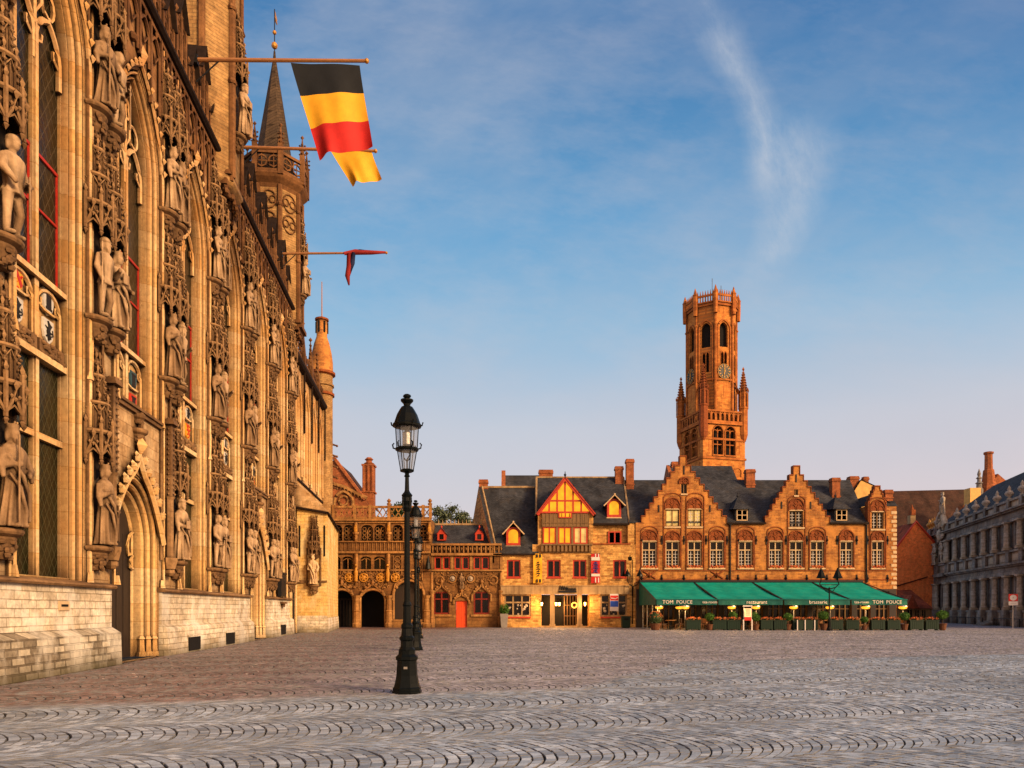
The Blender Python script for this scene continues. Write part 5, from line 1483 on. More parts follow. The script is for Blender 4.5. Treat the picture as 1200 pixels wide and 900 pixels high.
# red brick chapel gable behind with a tall chimney
rc = thing('brick_chapel', 'red brick gable with a tall chimney rising behind the brown facade', 'church', (-18.0, 76, 0))
kC = 76/850; CX = lambda px: (px-600)*kC+18.0; CZ = lambda py: 1.65+(714-py)*kC
b = MB(); b.prism([(CX(368),0),(CX(368),CZ(560)),(CX(392),CZ(538)),(CX(424),CZ(580)),(CX(432),CZ(592)),(CX(432),0)], 0, .4); b.build('wall', M['chimney'], rc)
b = MB(); b.tube([(CX(391),-.1,CZ(536)),(CX(428),-.1,CZ(586))], .2, 5); b.build('gable_coping', M['chimney'], rc)
b = MB(); b.tube(a3(arch(CX(392),CX(414),CZ(594),CZ(590),CZ(576),6),-.1), .2, 6); b.tube([(CX(403)+.5*math.cos(k*PI/4),-.1,CZ(587)+.5*math.sin(k*PI/4)) for k in range(8)], .12, 5, True)
b.tube([(CX(386),-.1,CZ(566)),(CX(404),-.1,CZ(571)),(CX(430),-.1,CZ(584))], .22, 5)
for k in range(10): b.octa((CX(388+4*k),-.2,CZ(565+2*k)), .16, 1.4)
b.build('tracery', M['basicarve'], rc)
b = MB(); xa, xb = CX(422), CX(435); b.box(xa, xb, 1.2, 2.4, 5, CZ(541)); b.box(xa-.12, xb+.12, 1.1, 2.5, CZ(575), CZ(573)); b.box(xa-.1, xb+.1, 1.1, 2.5, CZ(543), CZ(541))
for x in (xa+.1, xb-.1, (xa+xb)/2): b.tube([(x,1.15,CZ(573)),(x,1.15,CZ(543))], .12, 5)
b.build('chimney', M['chimney'], rc)
b = MB(); b.lathe([(.42,CZ(541)),(.55,CZ(539)),(.35,CZ(538)),(.3,CZ(536)),(.48,CZ(534.5)),(.25,CZ(532))], (xa+xb)/2, 1.8, 8); b.build('chimney_pot', M['chimney'], rc)
b = MB(); b.add([(CX(368),.4,CZ(560)),(CX(392),.4,CZ(538)),(CX(392),8,CZ(538)),(CX(368),8,CZ(560)),(CX(432),.4,CZ(592)),(CX(432),8,CZ(592))], [(0,1,2,3),(1,4,5,2)]); b.build('roof', M['browntile'], rc)

gh = thing('gatehouse', 'low ornate brown stone house with an orange door and medallions', 'building', (-4.28, YB+.15, 0))
GX = lambda px: (px-600)*kB+4.28
x0, x1 = GX(505.3), GX(588)
holes = [arch(GX(534), GX(547.3), -.1, BZ(705.5), BZ(703.6), 5)]
GW = [(508,526.5),(555,573.5)]
for a, c in GW: holes.append(rect(GX(a), GX(c), BZ(719.5), BZ(693.5)))
UW = [(509,517),(519,527),(532.5,540),(541.5,549.5),(555,563),(564.5,573)]
for a, c in UW: holes.append(rect(GX(a), GX(c), BZ(667), BZ(652.5)))
b = MB().wall([(x0,-.2),(x0,BZ(649)),(x1,BZ(649)),(x1,-.2)], holes, 0, .3); b.box(x1-.3, x1-.01, .02, 4, 0, BZ(649)); b.build('wall', M['basilica'], gh)
b = MB(); b.box(GX(534.2), GX(547.1), .18, .24, 0, BZ(703.6)); do = b.build('door', M['orangedoor'], gh)
b = MB()
for k in range(5): x = GX(535)+k*(GX(546.3)-GX(535))/4; b.box(x-.012, x+.012, .17, .185, .05, BZ(706))
b.ball((GX(545.5),.14,1.2), .05, 6, 4); b.build('door_grooves', M['redpaint'], do)
for a, c in GW:
    o = add_window(gh, GX(a), GX(c), BZ(719.5), BZ(693.5), .2, M['redpaint'], M['shopglass'], (1,0), .12, split=BZ(702))
    g = MB()
    for k in range(9): x = GX(a)+(GX(c)-GX(a))*(k+.5)/9; g.tube([(x,.02,BZ(719.3)),(x,.02,BZ(693.8))], .022, 4)
    g.build('grille', M['black_paint'], o)
for a, c in UW: add_window(gh, GX(a), GX(c), BZ(667), BZ(652.5), .15, M['redpaint'], M['shopglass'], (0,0), .10)
cv = MB()
for y0, y1, dp_ in ((651,648.2,.25),(669.3,667.3,.16),(639.2,636.8,.2)): cv.box(x0, x1, -dp_, .05, BZ(y0), BZ(y1))
x = x0+.15
while x < x1: cv.box(x-.06, x+.06, -.12, .0, BZ(648.3), BZ(639)); cv.octa((x+.2,-.08,BZ(643)), .10, 1.8); x += .40
for px in (505.8,529.5,552,575.5,587.5): cv.box(GX(px)-.12, GX(px)+.12, -.06, .02, BZ(667.2), BZ(651))
for cx, wd, yb, ys, ya in ((517.2,11,705,697,683),(564.3,11,705,697,683),(540.6,9,708,704,693)):
    xm = GX(cx)
    for s in (-1,1): cv.tube([(xm+s*wd*.08,-.06,BZ(yb)),(xm+s*wd*.078,-.08,BZ(ys)),(xm+s*wd*.05,-.08,BZ(ys-4)),(xm+s*.10,-.08,BZ(ya+5)),(xm,-.08,BZ(ya))], .10, 5)
    cv.octa((xm,-.12,BZ(ya-1)), .22, 1.5)
    for t in (.35,.6,.8):
        for s in (-1,1): cv.ball((xm+s*wd*.075*(1-t*.8)+s*.08,-.1,BZ(ys-(ys-ya)*t*.8)), .13, 6, 4)
for px, py in ((530,678),(551.3,678),(515,680),(578.5,680)):
    x, z = GX(px), BZ(py); cv.tube([(x+.36*math.cos(k*PI/6),-.06,z+.36*math.sin(k*PI/6)) for k in range(12)], .09, 5, True)
for k in range(110):
    x = rnd.uniform(x0+.1,x1-.1); z = rnd.uniform(BZ(692),BZ(670))
    if rnd.random() < .5:
        r = rnd.uniform(.12,.22); cv.tube([(x+r*math.cos(q*PI/4),-.03,z+r*math.sin(q*PI/4)) for q in range(6)], .04, 4)
    else: cv.ball((x,-.03,z), rnd.uniform(.05,.11), 6, 4)
for px in (506,587): cv.lathe([(.3,0),(.3,.9),(.2,1.1),(.18,3.0),(.28,3.3),(.14,3.4),(.12,5)], GX(px), -.12, 8)
for a, c in GW: cv.box(GX(a)-.25, GX(c)+.25, -.12, .03, BZ(722.5), BZ(720))
cv.box(x0, x1, .10, .3, BZ(649), BZ(638.5))
cv.build('carved_stonework', M['basicarve'], gh)
md = MB()
for px, py in ((530,678),(551.3,678)): md.ball((GX(px),-.04,BZ(py)), .26, 10, 6, (1,.35,1)); md.ball((GX(px)+.04,-.12,BZ(py)+.03), .13, 8, 6)
md.build('medallions', M['graypale'], gh)
b = MB(); ez = BZ(648); rz_ = 1.65+(714-617.5)*71.5/850
b.add([(x0,.3,BZ(641)),(x1-.2,.3,BZ(641)),(x1-.9,3.5,rz_),(x0,3.5,rz_)], [(0,1,2,3)]); ro = b.build('roof', M['slate'], gh)
b = MB(); b.tube([(x0,3.5,rz_),(x1-.9,3.5,rz_)], .12, 6)
x = x0+.3
while x < x1-1: b.frust(x, 3.5, rz_, rz_+.5, .08, .01, 4); x += .38
b.build('ridge_cresting', M['concrete'], ro)
for px in (516,561):
    b = MB(); x = GX(px); b.wall([(x-.40,BZ(632)),(x-.40,BZ(624)),(x,BZ(617.5)),(x+.40,BZ(624)),(x+.40,BZ(632))], [rect(x-.2,x+.2,BZ(631),BZ(624.5))], .9, .1)
    b.add([(x-.46,.8,BZ(624.5)),(x,.8,BZ(617)),(x,3,BZ(617)),(x-.46,3,BZ(624.5)),(x+.46,.8,BZ(624.5)),(x+.46,3,BZ(624.5))], [(0,1,2,3),(1,4,5,2)])
    b.box(x-.4,x-.38,.9,2.5,BZ(632),BZ(624)); b.box(x+.38,x+.4,.9,2.5,BZ(632),BZ(624)); b.octa((x,.85,BZ(616)), .1, 2)
    d = b.build('dormer', M['redpaint'], ro); MB().box(x-.22, x+.22, 1.0, 1.02, BZ(631.2), BZ(624)).build('glass', M['shopglass'], d)
o = link('statue', ST[0]); o.location = (-4.28+GX(540.7), YB+.0, BZ(690)); o.scale = (.62,.62,.62)
tag(o, 'small stone figure standing above the orange door', 'statue')

# trees behind
def tree(name, label, loc, h, cr, n, mat_, seed, leaf=.22):
    rnd = random.Random(seed)
    o = thing(name, label, 'tree', loc)
    t = MB(); tips = []
    t.tube([(0,0,0),(.1,0,h*.35),(0,.1,h*.6)], [.32,.24,.16], 8)
    for k in range(9):
        a = rnd.uniform(0,2*PI); L = cr*rnd.uniform(.6,1.0); z = h*rnd.uniform(.62,1.0)
        e = (L*math.cos(a), L*.6*math.sin(a), z); m = (e[0]*.5, e[1]*.5, h*.6+(z-h*.6)*.35)
        t.tube([(0,.1,h*.5),m,e], [.12,.07,.03], 5); tips.append((e, m))
        for q in range(3):
            f = (e[0]+rnd.uniform(-.9,.9), e[1]+rnd.uniform(-.5,.5), e[2]+rnd.uniform(-.3,.7)); t.tube([m,f], [.05,.015], 4); tips.append((f, m))
    t.build('trunk', M['bark'], o)
    c = MB()
    for e, m in tips:
        leafcloud(c, e, rnd.uniform(.5,.95), n, leaf, rnd, .1, (1.2,1,.8))
        leafcloud(c, ((e[0]+m[0])/2,(e[1]+m[1])/2,(e[2]+m[2])/2), .5, n//3, leaf, rnd, .1)
    c.build('crown', M[mat_], o)
    return o
tree('tree', 'pale leafy tree rising behind the low gatehouse roof', (-6.9, 84, 0), 12.9, 2.3, 150, 'leafp', 21, .15)
tree('tree', 'dark bushy tree top behind the brown facade balustrade', (-13.9, 80, 0), 12.9, 1.7, 90, 'leafd', 22, .2)
# ------------------------------------------------------------------ belfry
ra = math.atan(.28)
bx_ = Vector((1,.28,0))/math.sqrt(1.0784); by_ = Vector((-.28,1,0))/math.sqrt(1.0784)
HB = 5.95
cB = Vector((47.4,180,0))+bx_*HB+by_*HB
bf = thing('belfry', 'tall orange brick belfry tower with octagonal top and clock faces', 'tower', cB, ra)
kz = .2215
def TZ(py): return 1.65+(714-py)*kz*.985
zg0, zg1 = TZ(500), TZ(486)
t = MB()
for side in range(4):
    Mx = Matrix.Rotation(side*PI/2, 4, 'Z')
    f = MB(); hs = []
    for x in (-1.75, 1.75): hs.append(arch(x-1.35, x+1.35, TZ(537), TZ(511), TZ(504), 6))
    f.wall([(-HB,0),(-HB,zg0),(HB,zg0),(HB,0)], hs, -HB, .9); t.mb(f, Mx)
t.build('shaft', M['belfry'], bf)
def face4(fn, name, m, parent=bf, sides=(0,1,2,3), n=4):
    mb = MB()
    for s_ in sides:
        q = MB(); fn(q); mb.mb(q, Matrix.Rotation(s_*2*PI/n, 4, 'Z'))
    return mb.build(name, m, parent)
def trim(q):
    for py, d in ((541,.25),(519,.15),(501,.45),(563,.2)): q.box(-HB-d, HB+d, -HB-d, -HB+.02, TZ(py)-.25, TZ(py)+.25)
    for x in (-1.75, 1.75):
        q.tube(a3(arch(x-1.45,x+1.45,TZ(537),TZ(511),TZ(503.3),6),-HB-.05), .16, 5)
        q.tube([(x,-HB+.3,TZ(537)),(x,-HB+.3,TZ(507))], .16, 5)
        for z in (525,): q.box(x-1.3,x+1.3,-HB+.2,-HB+.4,TZ(z)-.12,TZ(z)+.12)
        for s in (-1,1): q.tube(a3(arch(x+s*.68-.62,x+s*.68+.62,TZ(512),TZ(511),TZ(508.5),4),-HB+.25), .12, 4)
        q.box(x-1.6,x+1.6,-HB-.2,-HB+.1,TZ(538.5),TZ(537))
    for k in range(4): q.tube(a3(arch(-5.0+k*2.6,-3.0+k*2.6,TZ(570),TZ(555),TZ(551),5),-HB-.04), .16, 5)
    for x in (-4.3, 4.3):
        for y0,y1 in ((534,517),(556,545)): q.box(x-.10,x+.10,-HB-.03,-HB+.1,TZ(y0),TZ(y1))
face4(trim, 'stone_trim', M['belfrytrim'])
def bal(q):
    q.box(-HB-.4,HB+.4,-HB-.4,-HB+.1,zg1-.45,zg1); q.box(-HB-.4,HB+.4,-HB-.42,-HB+.1,zg0-.3,zg0+.45)
    for k in range(9):
        x = -HB+.9+k*(2*HB-1.8)/8; q.box(x-.22,x+.22,-HB-.3,-HB-.02,zg0+.4,zg1-.4)
        if k < 8: q.tube(a3(arch(x+.2,x+(2*HB-1.8)/8-.2,zg0+.6,zg1-1.3,zg1-.6,4),-HB-.16), .13, 4)
face4(bal, 'gallery_balustrade', M['belfrytrim'])
MB().box(-HB,HB,-HB,HB,zg0-.1,zg0+.02).build('gallery_floor', M['belfry'], bf)
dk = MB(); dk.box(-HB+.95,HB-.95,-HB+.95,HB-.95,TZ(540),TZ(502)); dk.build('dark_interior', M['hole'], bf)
for sx in (-1,1):
    for sy in (-1,1):
        c = MB(); x, y = sx*(HB-.30), sy*(HB-.30)
        c.lathe([(.3,TZ(522)),(.85,TZ(517)),(1.12,TZ(512)),(1.12,TZ(483)),(1.28,TZ(482)),(1.28,TZ(480.5)),(1.0,TZ(480)),(1.0,TZ(466)),(1.15,TZ(465)),(.88,TZ(462)),(.15,TZ(440)),(.1,TZ(436))], x, y, 8, PI/8)
        for k in range(8):
            a = PI/8+k*PI/4
            c.tube([(x+1.15*math.cos(a),y+1.15*math.sin(a),TZ(480)),(x+1.15*math.cos(a),y+1.15*math.sin(a),TZ(464))], .12, 4)
            c.octa((x+1.2*math.cos(a),y+1.2*math.sin(a),TZ(461)), .25, 3)
            for z in range(7):
                f_ = 1-z/7; c.octa((x+(.2+.82*f_)*math.cos(a),y+(.2+.82*f_)*math.sin(a),TZ(461-3.1*z)), .24, 1.2)
        c.octa((x,y,TZ(436)), .4, 1.6); c.octa((x,y,TZ(440)), .45, 1)
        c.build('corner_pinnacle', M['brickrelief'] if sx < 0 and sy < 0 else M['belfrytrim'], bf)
# octagonal lantern
AP = 5.72; HW = AP*math.tan(PI/8); zo1 = TZ(362)
t = MB(); 
def octw(q):
    q.wall([(-HW,zg0),(-HW,zo1),(HW,zo1),(HW,zg0)], [arch(-1.15,1.15,TZ(412.5),TZ(391),TZ(384),6), arch(-.85,-.08,TZ(441),TZ(422),TZ(418.5),4), arch(.08,.85,TZ(441),TZ(422),TZ(418.5),4)], -AP, .8)
face4(octw, 'octagon', M['belfry'], n=8, sides=range(8))
def octt(q):
    q.tube(a3(arch(-1.75,1.75,TZ(452),TZ(392),TZ(381.5),7),-AP-.05), .26, 5)
    q.tube([(-HW,-AP-.05,zg0),(-HW,-AP-.05,zo1)], .35, 6)
    q.lathe([(.35,TZ(388)),(.55,TZ(386.5)),(.3,TZ(385))], -HW, -AP-.05, 6)
    q.box(-HW-.2,HW+.2,-AP-.35,-AP,TZ(365),TZ(362)); q.box(-HW-.3,HW+.3,-AP-.6,-AP,TZ(362),TZ(360.5))
    q.box(-HW-.1,HW+.1,-AP-.25,-AP+.02,TZ(451),TZ(449))
    for x in (-.46,.46): q.tube(a3(arch(x-.45,x+.45,TZ(441),TZ(422),TZ(417.5),4),-AP-.03), .11, 4)
    q.box(-.10,.10,-AP-.03,-AP,TZ(374),TZ(367)); q.box(-.13,.13,-AP-.02,-AP,TZ(470),TZ(458))
    zt = TZ(352.5)
    q.box(-HW-.25,HW+.25,-AP-.55,-AP-.25,zt-.5,zt)
    for k in range(7):
        x = -HW+.45+k*(2*HW-.9)/6; q.box(x-.16,x+.16,-AP-.5,-AP-.3,TZ(360.5),zt-.4); q.frust(x,-AP-.4,zt,zt+1.1,.22,.05,4,PI/4)
    q.lathe([(.55,TZ(375)),(.62,TZ(362)),(.62,TZ(352)),(.75,TZ(351)),(.5,TZ(350)),(.08,TZ(343))], -HW-.18, -AP-.45, 6)
    for z in range(4): q.octa((-HW-.18,-AP-.45,TZ(350-1.6*z)), .55-.1*z, .8)
face4(octt, 'octagon_tracery', M['belfrytrim'], n=8, sides=range(8))
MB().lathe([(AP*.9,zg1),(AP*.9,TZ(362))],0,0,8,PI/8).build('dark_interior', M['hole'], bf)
MB().lathe([(AP*1.05,TZ(361)),(.5,TZ(356))],0,0,8,PI/8).build('roof', M['lead'], bf)
for x,y in ((-1,-2),(3.4,1)): MB().tube([(x,y,TZ(357)),(x,y,TZ(327))], .07, 4).build('mast', M['black_paint'], bf)
for s_ in range(4):
    c = MB(); Mx = Matrix.Rotation(s_*PI/2,4,'Z'); zc = TZ(441); q = MB()
    q.add([(1.85*math.cos(k*PI/16),-AP-.35,zc+1.85*math.sin(k*PI/16)) for k in range(32)]+[(1.85*math.cos(k*PI/16),-AP-.1,zc+1.85*math.sin(k*PI/16)) for k in range(32)], [tuple(range(32))]+[(k,(k+1)%32,(k+1)%32+32,k+32) for k in range(32)])
    c.mb(q, Mx); co = c.build('clock', M['black_paint'], bf)
    c = MB(); q = MB()
    for r_ in (1.82,): q.tube([(r_*math.cos(k*PI/12),-AP-.36,zc+r_*math.sin(k*PI/12)) for k in range(24)], .05, 4, True)
    for k in range(12):
        a = k*PI/6; q.tube([(1.12*math.cos(a),-AP-.38,zc+1.12*math.sin(a)),(1.6*math.cos(a),-AP-.38,zc+1.6*math.sin(a))], .115, 4)
    q.tube([(0,-AP-.42,zc-.3),(.05,-AP-.42,zc+1.5)], .11, 4); q.tube([(.15,-AP-.44,zc+.2),(-.2,-AP-.44,zc-.9)], .12, 4)
    c.mb(q, Mx); c.build('dial_marks', M['dialgold'], co)
# flying buttress struts to the pinnacles
fb = MB()
for sx in (-1,1):
    for sy in (-1,1): fb.tube([(sx*HB,sy*HB,TZ(470)),(sx*4.9,sy*4.9,TZ(463)),(sx*4.3,sy*4.3,TZ(455))], [.5,.4,.35], 5)
fb.build('flying_buttress', M['belfrytrim'], bf)

# ------------------------------------------------------------------ houses at the right end
og = thing('gabled_house', 'plain red orange brick gable house between restaurant and grey mansion', 'house', (52.6, 95, 0))
k95 = 95/850; OX = lambda px: (px-600)*k95-52.6; OZ = lambda py: 1.65+(714-py)*k95
b = MB(); b.prism([(OX(1050),0),(OX(1050),OZ(642)),(OX(1073),OZ(612)),(OX(1094),OZ(636)),(OX(1094),0)], 0, .4); b.build('wall', M['redbrick'], og)
b = MB(); b.tube([(OX(1049),-.1,OZ(643)),(OX(1073),-.1,OZ(611)),(OX(1095),-.1,OZ(636))], .16, 5); b.build('gable_coping', M['redpaint'], og)
b = MB(); b.add([(OX(1050),.4,OZ(642)),(OX(1073),.4,OZ(612)),(OX(1073),9,OZ(612)),(OX(1050),9,OZ(642)),(OX(1094),.4,OZ(636)),(OX(1094),9,OZ(636))], [(0,1,2,3),(1,4,5,2)]); b.box(OX(1056),OX(1062),4,7,OZ(625),OZ(613)); b.build('roof', M['tile'], og)
b = MB(); b.box(OX(1070),OX(1076),.6,1.4,OZ(613),OZ(603)); b.build('chimney', M['concrete'], og)
b = MB(); b.box(OX(1071),OX(1075.5),.5,1.3,OZ(603),OZ(596.5)); b.frust(OX(1073.2),.9,OZ(596.5),OZ(590),.3,.03,6); b.build('chimney_pot', M['brickrelief'], og)
b = MB(); b.tube([(OX(1050),-.05,OZ(687)),(OX(1087),-.05,OZ(676))], .08, 4); b.build('roof_flashing', M['lead'], og)
lr = thing('long_roof_house', 'long dark brown tiled roof spanning behind the orange gable', 'building', (60, 112, 0))
k = 112/850; LX = lambda px: (px-600)*k-60; LZ = lambda py: 1.65+(714-py)*k
b = MB(); b.add([(LX(1040),-4,LZ(650)),(LX(1155),-4,LZ(650)),(LX(1150),4,1.65+(714-573.5)*116/850),(LX(1040),4,1.65+(714-576)*116/850)], [(0,1,2,3)]); b.build('roof', M['browntile'], lr)
MB().box(LX(1040), LX(1155), -3.9, 3, 0, LZ(650)).build('wall', M['redbrick'], lr)
b = MB(); b.box(LX(1113),LX(1125),-5,-3.5,LZ(640),LZ(578)); b.build('chimney_stack', M['yellowwall'], lr)
b = MB(); b.box(LX(1108),LX(1113),-4.4,-3,LZ(620),LZ(597)); b.build('chimney', M['chimney'], lr)
tc = thing('tower_chimney', 'tall slender brick chimney with stepped base behind the grey mansion', 'chimney', (79, 121, 0))
k = 121/850; z = lambda py: 1.65+(714-py)*k
b = MB(); b.lathe([(1.3,z(640)),(1.3,z(572)),(1.05,z(566)),(.80,z(551)),(.62,z(550)),(.58,z(533)),(.75,z(532)),(.75,z(530)),(.5,z(529.5))], .5, 0, 8); b.box(.5,3.5,-.8,.8,z(640),z(568)); b.prism([(.8,z(568)),(1.6,z(556)),(3.6,z(568))], -.7,.7); b.build('shaft', M['chimney'], tc)
b = MB()
for i in range(4): b.frust(3.2+i*1.0,0,z(572),z(563-(i%2)*3),.3,.05,4)
b.build('gable_pinnacles', M['yellowbrick'], tc)
rp = thing('stone_pinnacle', 'dark slender ringed stone pinnacle left of the tall chimney', 'pinnacle', (77.6, 120.5, 0))
b = MB(); b.lathe([(.7,z(640)),(.6,z(574)),(.45,z(573)),(.4,z(568)),(.6,z(567)),(.3,z(565)),(.3,z(562)),(.5,z(561)),(.2,z(559)),(.3,z(556)),(.03,z(550))],0,0,8); b.build('shaft', M['gray'], rp)
ls = thing('low_tiled_house', 'low red tiled building at the end of the terrace', 'building', (50.4, 88, 0))
k = 88/850; SX = lambda px: (px-600)*k-50.4; SZ = lambda py: 1.65+(714-py)*k
b = MB(); b.box(SX(1050),SX(1092),0,.3,0,SZ(712)); b.build('wall', M['timber'], ls)
for a, c in ((1062,1069),(1071,1077),(1079,1085)): add_window(ls, SX(a), SX(c), SZ(730), SZ(714), -.03, M['timber'], M['shopglass'], (1,0), .08)
b = MB(); b.add([(SX(1050),-.3,SZ(713)),(SX(1092),-.3,SZ(713)),(SX(1094),5,SZ(690)),(SX(1054),5,SZ(690))], [(0,1,2,3)]); b.prism([(SX(1058),SZ(713)),(SX(1066),SZ(697)),(SX(1074),SZ(713))], -.6, 2); b.build('roof', M['tile'], ls)

# ------------------------------------------------------------------ grey mansion on the right
dA = Vector((-8.5,-30,0)).normalized()
gm_ = thing('grey_mansion', 'dark grey baroque mansion with columns, balustrade and stone figures', 'mansion', (56.5,98,0), math.atan2(dA.y,dA.x))
def GS(px): c=(px-600)/850; return (56.5-98*c)/(.2724-.9615*c)
L = 39.0
zpl, zc1, zb0, zb1, zc2, zen, zpar = 1.45, 4.95, 6.05, 7.35, 10.15, 11.4, 12.35
holes = []; wl = []; wu = []
cols = [.55, 1.6, 3.3]
k = 0
s = 10.6
bays = []
while s < L-1: bays.append(s); s += 3.2
bays = [2.45] + bays
for s in bays:
    if abs(s-(26.6-1.6)) < .9: holes.append(rect(s-.65, s+.65, .25, zc1-.15))
    else: holes.append(rect(s-.65, s+.65, zpl+.25, zc1-.15))
    wl.append(s)
    holes.append(rect(s-.65, s+.65, zb1+.05, zc2-.1)); wu.append(s)
holes.append(arch(5.3,7.7,.3,4.0,5.0,6)); holes.append(arch(5.4,7.6,zb1+.05,zc2-1.0,zc2-.1,6))
MB().wall([(0,-.2),(0,zpar-.3),(L,zpar-.3),(L,-.2)], holes, 0, .45).box(.0,.3,.01,12,-.2,zpar-.3).build('wall', M['gray'], gm_)
for s in wl:
    z0 = .3 if abs(s-25.0) < .9 else zpl+.25
    add_window(gm_, s-.65, s+.65, z0, zc1-.15, .35, M['timber'], M['shopglass'], (1,0), .09, split=zc1-1.1)
for s in wu: add_window(gm_, s-.65, s+.65, zb1+.05, zc2-.1, .35, M['timber'], M['shopglass'], (1,2), .08)
MB().prism(arch(5.2,7.8,.2,4.0,5.1,6), .40,.44).build('door', M['door'], gm_); MB().prism(arch(5.3,7.7,zb1,zc2-1.0,zc2,6), .40,.44).build('dark_niche', M['hole'], gm_)
b = MB()
for z0,z1,d in ((zpl-.12,zpl+.1,.40),(zc1+.0,zc1+.35,.30),(zc1+.35,zb0-.25,.22),(zb0-.25,zb0-.1,.45),(zb0-.1,zb0+.08,.62),(zb1-.15,zb1+.05,.36),(zc2,zc2+.3,.28),(zc2+.3,zen-.3,.20),(zen-.3,zen-.15,.5),(zen-.15,zen,.72),(zpar-.22,zpar,.34)):
    b.box(-.02-d*.5, L, -d, .02, z0, z1)
b.build('cornices', M['gray'], gm_)
b = MB(); b.box(-.2,L,-.32,.01,-.2,zpl-.1)
b.box(-.1,L,-.14,.01,zb0+.08,zb1-.15); b.box(-.1,L,-.16,.01,zen,zpar-.2)
for s in bays: b.box(s-.8,s+.8,-.20,-.10,zb0+.3,zb1-.35); b.box(s-.75,s+.75,-.21,-.12,zen+.15,zpar-.4)
b.build('panels', M['graypale'], gm_)
cs = sorted(set([.5,1.3,3.6,4.5,8.4,9.0] + [x+1.6 for x in bays if x > 9] ))
colmb = MB(); colmb.box(-.36,.36,-.75,-.05,0,.25); colmb.lathe([(.38,.25),(.40,.33),(.31,.42),(.30,.5),(.30,1.4),(.26,3.1),(.31,3.15),(.31,3.22),(.27,3.25)], 0,-.40, 12); colmb.box(-.36,.36,-.76,-.04,3.27,3.45)
cl = None
def col_at(s, z, sc):
    global cl
    if cl is None:
        cl = colmb.build('column', M['graypale'], gm_); o = cl
    else: o = cl.copy(); C.objects.link(o)
    o.location = (s,0,z); o.scale = (1,1,sc)
    return o
for s in cs: col_at(s, zpl+.1, (zc1-zpl-.1)/3.45); col_at(s, zb1+.05, (zc2-zb1-.05)/3.45)
for s in cs:
    for q_ in ((-.45,.45,-.85,0,-.2,zpl+.09),(-.4,.4,-.42,0,zb0+.08,zb1+.05),(-.35,.35,-.4,0,zen,zpar)):
        MB().box(s+q_[0],s+q_[1],*q_[2:]).build('pedestal', M['gray'], gm_)
b = MB(); b.box(4.2,8.9,-1.3,-.3,-.2,.15); b.box(4.5,8.6,-1.0,-.3,.15,.3); b.build('portal_platform', M['gray'], gm_)
MB().box(4.6,8.4,-.8,-.2,zb0-.3,zb0+.12).build('balcony', M['gray'], gm_)
st2 = MB()
for k_ in range(4): st2.box(4.6,8.4,-2.6+.35*k_,-1.0,-.1,.1+.14*k_); st2.box(23.8,26.2,-2.0+.32*k_,-.6,-.1,.1+.12*k_)
st2.build('steps', M['gray'], gm_)
rl = MB(); rl.tube([(12,-1.0,.75),(23.4,-1.0,.75)],.04,5); rl.tube([(26.6,-1.0,.75),(36,-1.0,.75)],.04,5)
for s in (12,15,18,21,23.4,26.6,30,33,36): rl.tube([(s,-1.0,0),(s,-1.0,.78)],.05,5)
rl.build('railing', M['black_paint'], gm_)
# segmental pediment with figures above the portal
b = MB(); b.tube([(4.6+3.8*k_/10-.0,-.4,zpar-.2+1.7*math.sin(PI*k_/10)) for k_ in range(11)], .28, 6)
b.prism([(4.7+3.6*k_/10,zpar-.3+1.5*math.sin(PI*k_/10)) for k_ in range(11)], -.45, -.0); rnd = random.Random(8)
for k_ in range(40): b.ball((rnd.uniform(5.2,7.8),-.5,rnd.uniform(zc2+.2,zpar+.9)), rnd.uniform(.12,.28), 6, 4)
b.ball((6.5,-.6,zc2+.9), .55, 8, 6, (1,.6,1.3)); b.build('pediment', M['graypale'], gm_)
us = MB(); up = MB().lathe([(.20,0),(.22,.12),(.10,.22),(.34,.45),(.40,.62),(.28,.85),(.12,.92),(.18,1.05),(.10,1.25),(.02,1.4)],0,0,10)
first = None
for s in [.5,1.7,2.9,4.0]+[x for x in cs if x > 9]:
    gold = s < 10
    if gold or True:
        o = MB().mb(up).build('urn', M['gold'] if s < 3 else M['graypale'], gm_, True); o.location = (s,-.2,zpar)
b = MB(); b.add([(0,-.1,zpar-.35),(L,-.1,zpar-.35),(L,6,17.3),(4.5,6,17.3),(0,12,zpar-.35),(L,12,zpar-.35)], [(0,1,2,3),(0,3,4),(3,2,5,4)]); b.build('roof', M['slate'], gm_)
for s, v, lab in ((5.0,1,'bearded stone figure left of the grey mansion balcony niche'),(8.0,4,'stone figure right of the grey mansion balcony niche'),(7.2,3,'stone figure crowning the curved pediment of the grey mansion')):
    z = zb1 if s != 7.2 else zpar+1.2
    p = Matrix.Translation((56.5,98,0)) @ Matrix.Rotation(math.atan2(dA.y,dA.x),4,'Z') @ Vector((s,-.75 if s!=7.2 else -.4,z))
    o = link('statue', ST[v].copy()); o.data.materials.clear(); o.data.materials.append(M['graypale']); o.location = p; o.rotation_euler = (0,0,math.atan2(dA.y,dA.x)); o.scale = (1.2,1.2,1.2)
    tag(o, lab, 'statue')

